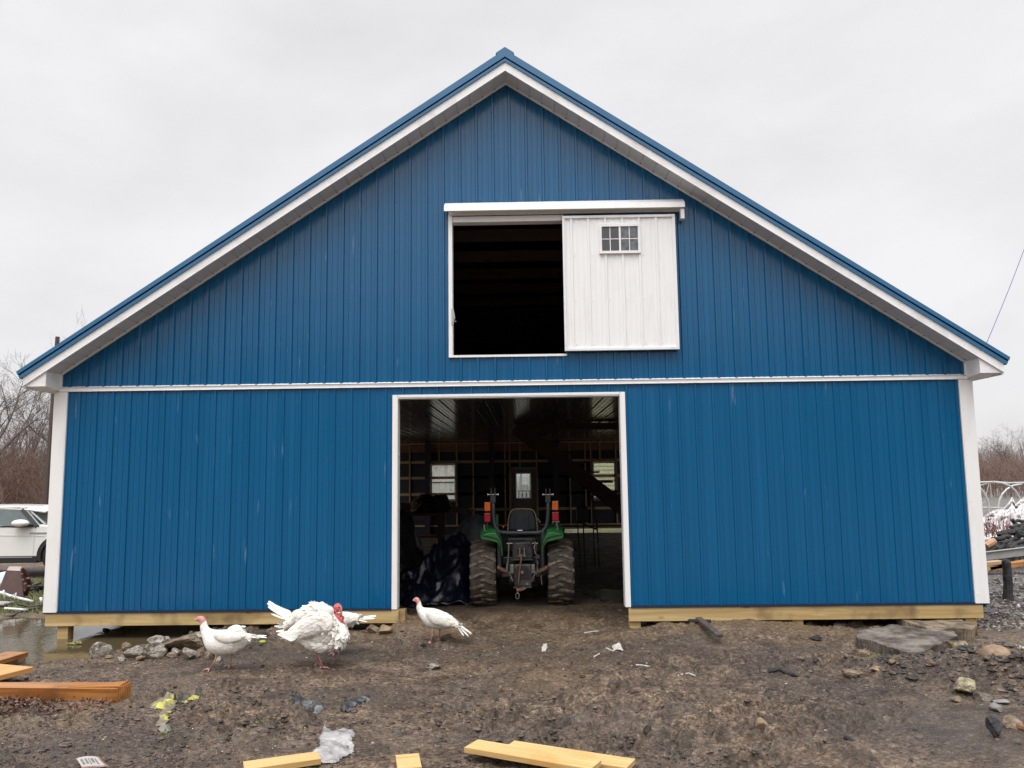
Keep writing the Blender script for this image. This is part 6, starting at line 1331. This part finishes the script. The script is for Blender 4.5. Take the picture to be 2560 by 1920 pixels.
# charred sticks and boards
def stick(label, pts, r, mt=CHAR, name='charred_stick', cat='charred stick', flat=1., lift=.012):
    P = []
    for x, y in pts: p = Gz(x, y, 0); P.append(Vector((p[0], p[1], gz(p[0], p[1])+lift)))
    mb = MB(); mb.tube(P, r, 8); return tag(mb.build(name, mt), label, cat)
stick('thick charred stick lying under the right skirt board', [(1682,1571),(1710,1572),(1740,1580),(1778,1583)], [.035,.036,.026,.02], lift=.03)
P = [Vector(Gz(1746,1546,.19)), Vector(Gz(1800,1590,.10))]; tag(MB().bar(P[0], P[1], .08, .035).build('charred_board', M('charred_board_face', (.05,.04,.035), (.10,.085,.07), 14, .7, bump=.4), bevel=.004), 'dark board leaning down from the right skirt board', 'board')
stick('charred stick lying alone in the mud right of centre', [(1922,1680),(1950,1682),(1975,1687),(1996,1692)], [.016,.026,.022,.012]); stick('charred stick below the broken slab', [(2112,1678),(2135,1680),(2152,1681)], [.012,.024,.018])
stick('charred stick at the bottom right of the muddy yard', [(2112,1850),(2128,1856),(2146,1862)], [.016,.02,.012]); stick('dark twig in the mud right of the wheel tracks', [(1548,1707),(1570,1702),(1586,1695)], [.010,.016,.010], M('dark_twig', (.05,.032,.022), (.08,.055,.04), 14, .8), 'twig', 'twig'); stick('short dark twig near the centre right', [(1576,1737),(1590,1734),(1602,1736)], [.008,.012,.008], bpy.data.materials['dark_twig'], 'twig', 'twig')
stick('rusty stick at the right edge beside the wet mud', [(2520,1808),(2545,1818),(2580,1828)], [.02,.03,.03], RUST)
for i, (pts, lb) in enumerate((([(1460,1578),(1478,1577),(1497,1579)], 'white strip lying in front of the doorway'), ([(1508,1617),(1516,1624),(1535,1627)], 'bent white scrap in the middle of the yard'), ([(1484,1638),(1499,1633)], 'short white scrap below the bent one'), ([(1590,1664),(1602,1664),(1626,1668)], 'white splinter right of the bent scrap'), ([(1685,1692),(1705,1690),(1722,1690),(1738,1696)], 'long thin white splinter at the right centre'), ([(700,1612),(733,1606)], 'small white straw behind the tom feet'), ([(1240,1746),(1262,1744)], 'short grey white tube right of the planks'))):
    stick(lb, pts, .008 if i != 6 else .012, DIRTYW, 'white_scrap', 'scrap', lift=.008)
o = crumple([tuple(Gz(x, y, .02)[:2]) for x, y in ((1530,1616),(1552,1611),(1560,1621),(1532,1622))], None, .03, 41, 'paper_scrap', DIRTYW, 24, fs=20); tag(o, 'crumpled white paper scrap beside the bent white strip', 'paper scrap')
o = crumple([tuple(Gz(x, y, .02)[:2]) for x, y in ((1350,1606),(1368,1601),(1372,1612),(1352,1616))], None, .03, 43, 'paper_scrap', DIRTYW, 20, fs=20); tag(o, 'white paper scrap in front of the doorway left of the long strip', 'paper scrap')
o = crumple([tuple(Gz(x, y, .02)[:2]) for x, y in ((2532,1634),(2552,1626),(2575,1640),(2550,1648))], None, .05, 44, 'paper_scrap', DIRTYW, 24, fs=18); tag(o, 'white scrap at the right edge above the tan boulder', 'paper scrap')
# plastic bag, sacks, scraps
BAG = M('white_plastic_bag', (.40,.39,.39), (.20,.185,.175), 8, .25, bump=.3, bscale=24)
def wp(pts): return [tuple(Gz(x, y, .03)[:2]) for x, y in pts]
o = crumple(wp([(811,1806),(834,1821),(850,1816),(880,1818),(889,1826),(882,1840),(889,1848),(884,1857),(866,1858),(888,1860),(884,1868),(858,1880),(846,1892),(815,1897),(790,1892),(768,1885),(790,1866),(800,1852),(795,1836)]), None, .04, 51, 'plastic_bag', BAG, 110, fs=4.2, fold=.9, oc=3, es=.08); tag(o, 'crumpled white plastic bag lying in the mud behind the pine plank', 'plastic bag')
YSK = M('yellow_grey_sack', (.16,.135,.10), (.44,.42,.07), 9, .55, bump=.3, lo=.50, hi=.62)
o = crumple(wp([(366,1766),(395,1748),(425,1738),(445,1750),(440,1768),(424,1780),(426,1795),(414,1806),(396,1815),(386,1806),(396,1785),(404,1768),(385,1768)]), None, .035, 53, 'torn_sack', YSK, 60, fs=12, fold=.9); tag(o, 'torn muddy yellow sack half buried in the mud at the left', 'sack')
o = crumple(wp([(430,1745),(450,1738),(480,1742),(506,1734),(496,1748),(470,1752),(446,1752)]), None, .03, 55, 'torn_sack', M('yellow_black_sack', (.34,.32,.06), (.03,.028,.02), 9, .5, lo=.40, hi=.48), 50, fs=14, fold=.9); tag(o, 'small black and yellow scrap of sack right of the torn yellow one', 'sack')
BPL = M('black_plastic_scrap', (.012,.012,.014), (.04,.04,.042), 10, .35, bump=.3); GPL = M('grey_black_plastic', (.03,.032,.034), (.17,.18,.18), 9, .4, bump=.3, lo=.5, hi=.62)
o = crumple(wp([(728,1752),(765,1742),(800,1748),(824,1762),(800,1768),(770,1772),(740,1768)]), None, .03, 57, 'plastic_scrap', GPL, 50, fs=12, fold=.9); tag(o, 'flat black plastic scrap trodden in the mud above the white bag', 'plastic scrap')
o = crumple(wp([(848,1768),(862,1745),(900,1735),(925,1730),(930,1740),(900,1750),(880,1770),(858,1776)]), None, .04, 59, 'plastic_scrap', GPL, 50, fs=12, fold=.9); tag(o, 'shredded grey black plastic right of the flat black scrap', 'plastic scrap')
# printed paper card
z = hz(230, 1906)+.045; a = Gz(190, 1896, z); b = Gz(247, 1893, z); c = Gz(270, 1910, z); d = Gz(205, 1924, z)
PAP = M('printed_paper', (.40,.37,.34), None, rough=.6); CT = M('faded_red_print', (.38,.12,.10), None, rough=.6); CK = M('grey_print', (.15,.14,.14), None, rough=.6)
A4 = [Vector(q) for q in (a, b, c, d)]; mb = MB()
def bl4(u, v, dz=0): p = A4[0].lerp(A4[1], u).lerp(A4[3].lerp(A4[2], u), v); p.z += dz + .012*math.sin(3*u+2*v); return p
for i in range(6):
    for j in range(6): mb.quad(bl4(i/6, j/6), bl4((i+1)/6, j/6), bl4((i+1)/6, (j+1)/6), bl4(i/6, (j+1)/6))
for (u0, u1, v0, v1, m_) in ((.02,.98,.03,.08,1),(.02,.98,.92,.97,1),(.93,.97,.1,.9,1),(.1,.2,.25,.75,2),(.27,.36,.25,.7,2),(.42,.47,.25,.75,2),(.53,.64,.25,.6,2),(.7,.76,.25,.75,2)): mb.quad(bl4(u0, v0, .002), bl4(u1, v0, .002), bl4(u1, v1, .002), bl4(u0, v1, .002), m_)
tag(mb.build('printed_card', [PAP, CT, CK], fix=False), 'muddy printed paper card with a red border at the bottom left', 'paper card')
# leaves
LEAFM = [M('brown_leaf', (.12,.055,.035), (.20,.10,.065), 20, .5), M('dark_leaf', (.045,.024,.018), (.09,.05,.035), 20, .5), M('orange_leaf', (.42,.17,.08), (.34,.12,.05), 20, .6)]
def leaf(mb, c, s, rng, m, flat=.35):
    rz = Matrix.Rotation(rng.uniform(0, 6.28), 3, 'Z') @ Matrix.Rotation(rng.gauss(0, flat), 3, 'X') @ Matrix.Rotation(rng.gauss(0, flat), 3, 'Y'); out_ = []
    for k in range(14): t = 2*math.pi*k/14; rr = (.55+.45*abs(math.cos(3.5*t)))*(1-.25*abs(math.sin(t))); out_.append(rz @ Vector((rr*s*math.cos(t), rr*s*.6*math.sin(t), .18*s*math.cos(2*t+rng.random()))) + Vector(c))
    mb.add([Vector(c)]+out_, [(0, k+1, (k+1) % 14+1) for k in range(14)], m)
rng = random.Random(77); mb = MB()
for k in range(420):
    px = abs(rng.gauss(0, 1))*110-10 if k < 320 else rng.uniform(0, 290); py = rng.uniform(1745, 1782)+ (8 if px < 80 else 0) if k < 320 else rng.uniform(1748, 1775)
    p = Gz(px, py, 0); leaf(mb, (p[0], p[1], gz(p[0], p[1])+rng.uniform(.01, .07 if px < 100 else .035)), rng.uniform(.018, .042), rng, 0 if rng.random() < .6 else 1, .6)
tag(mb.build('fallen_leaves', LEAFM, fix=False), 'drift of wet brown leaves along the thick orange beam', 'leaves', kind='stuff')
mb = MB()
for k in range(380):
    px = rng.uniform(-20, 700); py = rng.uniform(1700, 1925); p = Gz(px, py, 0); leaf(mb, (p[0], p[1], gz(p[0], p[1])+.008), rng.uniform(.010, .026), rng, 1 if rng.random() < .7 else 0, .3)
tag(mb.build('leaf_litter', LEAFM, fix=False), 'dark bits of leaf trodden into the mud at the lower left', 'leaves', kind='stuff')
mb = MB(); p = Gz(510, 1780, 0); leaf(mb, (p[0], p[1], gz(p[0], p[1])+.02), .07, random.Random(5), 0, .2); tag(mb.build('oak_leaf', [LEAFM[2]]), 'single orange oak leaf right of the yellow sack', 'leaf')
mb = MB(); p = Gz(1428, 1652, 0); leaf(mb, (p[0], p[1], gz(p[0], p[1])+.015), .045, random.Random(6), 0, .3); tag(mb.build('red_leaf', [M('red_leaf', (.35,.07,.03), None, rough=.6)]), 'small red leaf in the middle of the yard', 'leaf')
p = Gz(656, 1617, 0); o = sph((p[0], p[1], gz(p[0], p[1])+.012), (.045, .03, .02), 10); tag(o.build('fruit', M('yellow_green_peel', (.42,.40,.04), (.30,.33,.04), 8, .5), smooth=True), 'squashed yellow green fruit between the first hen and the tom', 'fruit')
# weeds
WEED = M('green_weed', (.07,.11,.02), (.16,.20,.05), 9, .6)
WEED2 = M('pale_weed', (.26,.26,.08), (.34,.34,.14), 9, .6)
def weed(label, px, py, n, s, seed, mt=WEED, name='weed', up=.5, z=None, kind=None):
    rng = random.Random(seed); p = Gz(px, py, 0); mb = MB(); zz = gz(p[0], p[1]) if z is None else z
    for k in range(n):
        c = Vector((p[0]+rng.gauss(0, s*.5), p[1]+rng.gauss(0, s*.3), zz)); d = Vector((rng.gauss(0,1), rng.gauss(0,1), rng.uniform(.2, 1)*up*2)); feather(mb, c, d, Vector((0,-1,.6)), s*rng.uniform(.4, .8), s*.22, .1, 0)
    return tag(mb.build(name, mt, fix=False), label, 'weed', kind=kind)
weed('small yellow green weed growing out of the muddy puddle by the left post', 190, 1603, 30, .065, 1, WEED2, z=-.03); weed('tiny green weed below the grey slate', 418, 1846, 14, .05, 2); weed('tiny green sprout at the lower left of the white bag', 652, 1822, 12, .05, 3)
GRS = M('sparse_grass', (.10,.12,.03), (.22,.22,.08), 9, .7); rng = random.Random(9); mb = MB()
for k in range(700):
    px = rng.gauss(2195, 55); py = rng.gauss(1648, 14); p = Gz(px, py, 0); c = Vector((p[0], p[1], gz(p[0], p[1])-.004)); feather(mb, c, Vector((rng.gauss(0,.7), rng.gauss(0,.7), 1)), Vector((0,-1,.3)), rng.uniform(.012, .04), .004, .2)
for k in range(5200):
    px = rng.uniform(-30, 125); py = rng.uniform(1436, 1556); p = Gz(px, py, -.05)
    if pm(p[0], p[1]) > .05 or p[1] < 1.0 or rng.random() < .25: continue
    c = Vector((p[0], p[1], gz(p[0], p[1])-.004)); feather(mb, c, Vector((rng.gauss(0,.7), rng.gauss(0,.7), 1)), Vector((0,-1,.3)), rng.uniform(.03, .09), .010, .2)
tag(mb.build('grass', GRS, fix=False), 'sparse short grass by the slab and on the bank left of the barn', 'grass', kind='stuff')
# grit, pebbles and clods all over the yard
GR_ = [M('pale_grit', (.25,.21,.165), (.42,.37,.31), 30, .7), M('brown_grit', (.075,.054,.038), (.16,.12,.088), 30, .6), M('dark_grit', (.018,.016,.015), (.05,.043,.038), 30, .6), M('white_chips', (.62,.61,.58), None, rough=.7)]
def grit(name, label, n, fn, rng, mats=GR_):
    mb = MB(); ico = [(.62*math.cos(t), .62*math.sin(t), .72) for t in np.arange(6)*math.pi/3]+[(math.cos(t+.5), math.sin(t+.5), .12) for t in np.arange(6)*math.pi/3]+[(.8*math.cos(t), .8*math.sin(t), -.4) for t in np.arange(6)*math.pi/3]
    fs = [(0,1,2,3,4,5)]+[(6*k+i, 6*k+6+i, 6*k+6+(i+1) % 6, 6*k+(i+1) % 6) for k in (0, 1) for i in range(6)]; P_ = []
    for k in range(n): P_.append(fn(rng))
    xy = np.array([q[:2] for q in P_]); zz = gh(xy[:,0], xy[:,1])
    for (x, y, s, m), z in zip(P_, zz):
        a = rng.uniform(0, 6.28); sx, sy, sz = s*rng.uniform(.6, 1.5), s*rng.uniform(.6, 1.2), s*rng.uniform(.4, .9); ca, sa = math.cos(a), math.sin(a)
        mb.add([(x+(v[0]*sx*ca-v[1]*sy*sa)*rng.uniform(.75, 1.2), y+(v[0]*sx*sa+v[1]*sy*ca)*rng.uniform(.75, 1.2), z+v[2]*sz-sz*.12) for v in ico], fs, m)
    return tag(mb.build(name, mats, fix=False), label, name.replace('_', ' '), kind='stuff')
def yard(r):
    while True:
        px, py = r.uniform(-30, 2590), 1535+r.random()**.8*400; p = Gz(px, py, 0)
        if pm(p[0], p[1]) > .1: continue
        if p[0] > 3.2 and p[1] < -3.4 and r.random() < .8: continue
        q = r.random(); m = 0 if q < .10 else 3 if q < .108 else 1 if q < .70 else 2; s = (.003+.010*r.random()**5) if m in (0, 3) else (.004+.026*r.random()**5)
        return p[0], p[1], s, m
grit('gravel', 'grit, pebbles and mud crumbs strewn over the yard', 6000, yard, random.Random(100))
def chips(r):
    px, py = r.gauss(1520, 330), r.gauss(1650, 70); p = Gz(px, max(py, 1560), 0); return p[0], p[1], .003+.007*r.random()**3, 3 if r.random() < .5 else 0
grit('white_chips', 'small white chips trodden into the mud before the doorway', 420, chips, random.Random(140))
def rightg(r):
    px, py = r.uniform(2440, 2600), 1405+r.random()**.7*165; p = Gz(px, py, 0); q = r.random(); m = 0 if q < .22 else 3 if q < .25 else 1 if q < .42 else 2; return p[0], p[1], .008+.020*r.random()**3, m
grit('gravel', 'dark ash and pale chips covering the ground right of the barn', 6000, rightg, random.Random(101))
def clodg(r):
    while True:
        px, py = r.uniform(-30, 2590), 1560+r.random()**.8*380; p = Gz(px, py, 0)
        if pm(p[0], p[1]) > .1 or (p[0] > 2.6 and p[1] < -3.4): continue
        if float(vn(p[0]*1.3, p[1]*1.3, 91)) < .56 and r.random() < .96: continue
        return p[0], p[1], .010+.030*r.random()**3, 0 if r.random() < .55 else 1
grit('soil_clods', 'trodden clods of brown mud all over the yard', 3000, clodg, random.Random(111), [M('brown_clod', (.05,.036,.026), (.15,.115,.086), 40, .5, bump=.6, bscale=60), M('damp_clod', (.022,.016,.012), (.075,.056,.042), 40, .38, bump=.6, bscale=60)])
def heapg(r):
    c = r.choice(((4.3,-2.55,.5,.22),(4.9,-2.9,.25,.2),(5.1,-3.3,.3,.2),(4.05,-2.05,.45,.15),(4.75,-2.1,.3,.15),(5.3,-1.7,.35,.18),(-3.95,-.62,.6,.2))); return r.gauss(c[0], c[2]), r.gauss(c[1], c[3]), .012+.05*r.random()**3, 2 if r.random() < .4 else 1
grit('soil_clods', 'dark clods of turned soil heaped at the lower right', 2600, heapg, random.Random(102))
# ---- scrap on the grass at the left
def LB(x, y, Yp): return Gy(x*.2411, 1380+y*.2411, Yp)        # pixel of the left close-up
YL = 3.1; z = gz(*LB(150, 460, YL)[:2])
RB = M('rusty_dark_sheet', (.055,.024,.020), (.085,.04,.032), 4, .55, bump=.1)
bn = thing('rusty_bucket', 'dark rust brown steel bucket box standing on the grass left of the barn', 'bucket', (LB(130, 460, YL)[0], YL, z))
q = {k: Vector(LB(x, y, YL+d)) for k, (x, y, d) in dict(a=(-20,420,0), b=(245,475,0), c=(212,195,.12), d=(70,190,.12), e=(300,430,.45), f=(290,270,.4), g=(225,150,.38), h=(95,150,.38)).items()}
MB().add([q['a'], q['b'], q['c'], q['d']], [(0,1,2,3)]).build('front_plate', RB, bn); MB().add([q['d'], q['c'], q['g'], q['h']], [(0,1,2,3)]).build('top_plate', M('worn_pinkish_steel', (.30,.25,.23), (.38,.33,.31), 5, .5), bn)
MB().add([q['b'], q['e'], q['f'], q['g'], q['c']], [(0,1,2,3,4)]).build('side_plate', RB, bn); MB().add([q['a'], q['d'], q['h'], q['a']+Vector((0,.4,0))], [(0,1,2,3)]).build('side_plate', RB, bn)
for x, y in ((250,290),(275,330),(262,400),(240,230)): p = LB(x, y, YL+.12); MB().lathe([(.028, -.03), (.022, -.045), (.01, -.05)], p, 'y', 8).build('bolt', RUST, bn)
for x0, y0, x1, y1 in ((225,170,290,250),(290,270,315,340),(300,350,270,440)): MB().bar(LB(x0, y0, YL+.1), LB(x1, y1, YL+.2), .05, .04).build('lip', RB, bn)
tag(MB().add([Vector(LB(-30,300,3.3)), Vector(LB(10,330,3.3)), Vector(LB(62,200,3.5)), Vector(LB(-10,215,3.5))], [(0,1,2,3)]).build('blue_sheet', M('pale_blue_sheet', (.45,.55,.62), (.6,.66,.7), 5, .4)), 'pale blue plastic sheet behind the rust brown bucket', 'sheet')
def cable(label, pts, Y, r, mt, name, cat): return tag(MB().tube([LB(x, y, Y+d) for x, y, d in pts], r, 7).build(name, mt, smooth=True), label, cat)
cable('upper black cable looping toward the barn corner', [(165,515,0),(200,545,.0),(280,560,0),(360,562,0),(480,555,.1)], 2.3, .016, BLACK, 'cable', 'cable')
cable('lower black cable curving from the left edge to the barn corner', [(-60,662,0),(60,668,0),(130,662,0),(210,625,.2),(300,595,.3),(380,580,.35),(480,572,.4)], 1.75, .017, BLACK, 'cable', 'cable')
cable('long bent white plastic strip lying in front of the rust brown bucket', [(-40,405,0),(40,430,0),(110,455,0),(200,480,0),(270,495,0),(345,515,0)], 2.55, .022, WHITE2, 'plastic_strip', 'plastic strip')
cable('curled white strip crossing the long one', [(95,462,0),(140,450,0),(165,425,0),(160,470,0),(155,495,0)], 2.5, .012, WHITE2, 'plastic_strip', 'plastic strip'); cable('short white strip standing at the left edge', [(35,395,0),(44,430,0),(50,490,0)], 2.5, .014, WHITE2, 'plastic_strip', 'plastic strip')
cable('flat white strip on the ground below the bucket', [(48,585,0),(150,590,0),(290,602,0)], 2.0, .018, WHITE2, 'plastic_strip', 'plastic strip'); cable('white stub standing beside the barn corner trim', [(422,470,0),(438,530,0)], 2.4, .022, WHITE2, 'plastic_strip', 'plastic strip')
rng = random.Random(31); mb = MB()
for k in range(26):
    x, y = rng.uniform(300, 470), rng.uniform(285, 405); a = Vector(LB(x, y, 4.3)); a.z = gz(a.x, a.y)+rng.uniform(.02, .12); mb.tube([a, a+Vector((rng.gauss(0,.25), rng.gauss(0,.2), rng.uniform(-.06,.08)))], rng.uniform(.012, .03), 6)
tag(mb.build('scrap_heap', [CHAR], fix=False), 'tangle of dark sticks and wires on the grass between bucket and barn', 'scrap', kind='stuff')
z = gz(*Gz(8, 1508, 0)[:2]); board('board', 'grey weathered board at the left edge in front of the bucket', 'board', (-60,1506), (10,1509), (-60,1500), z+.06, .03, GREYB)
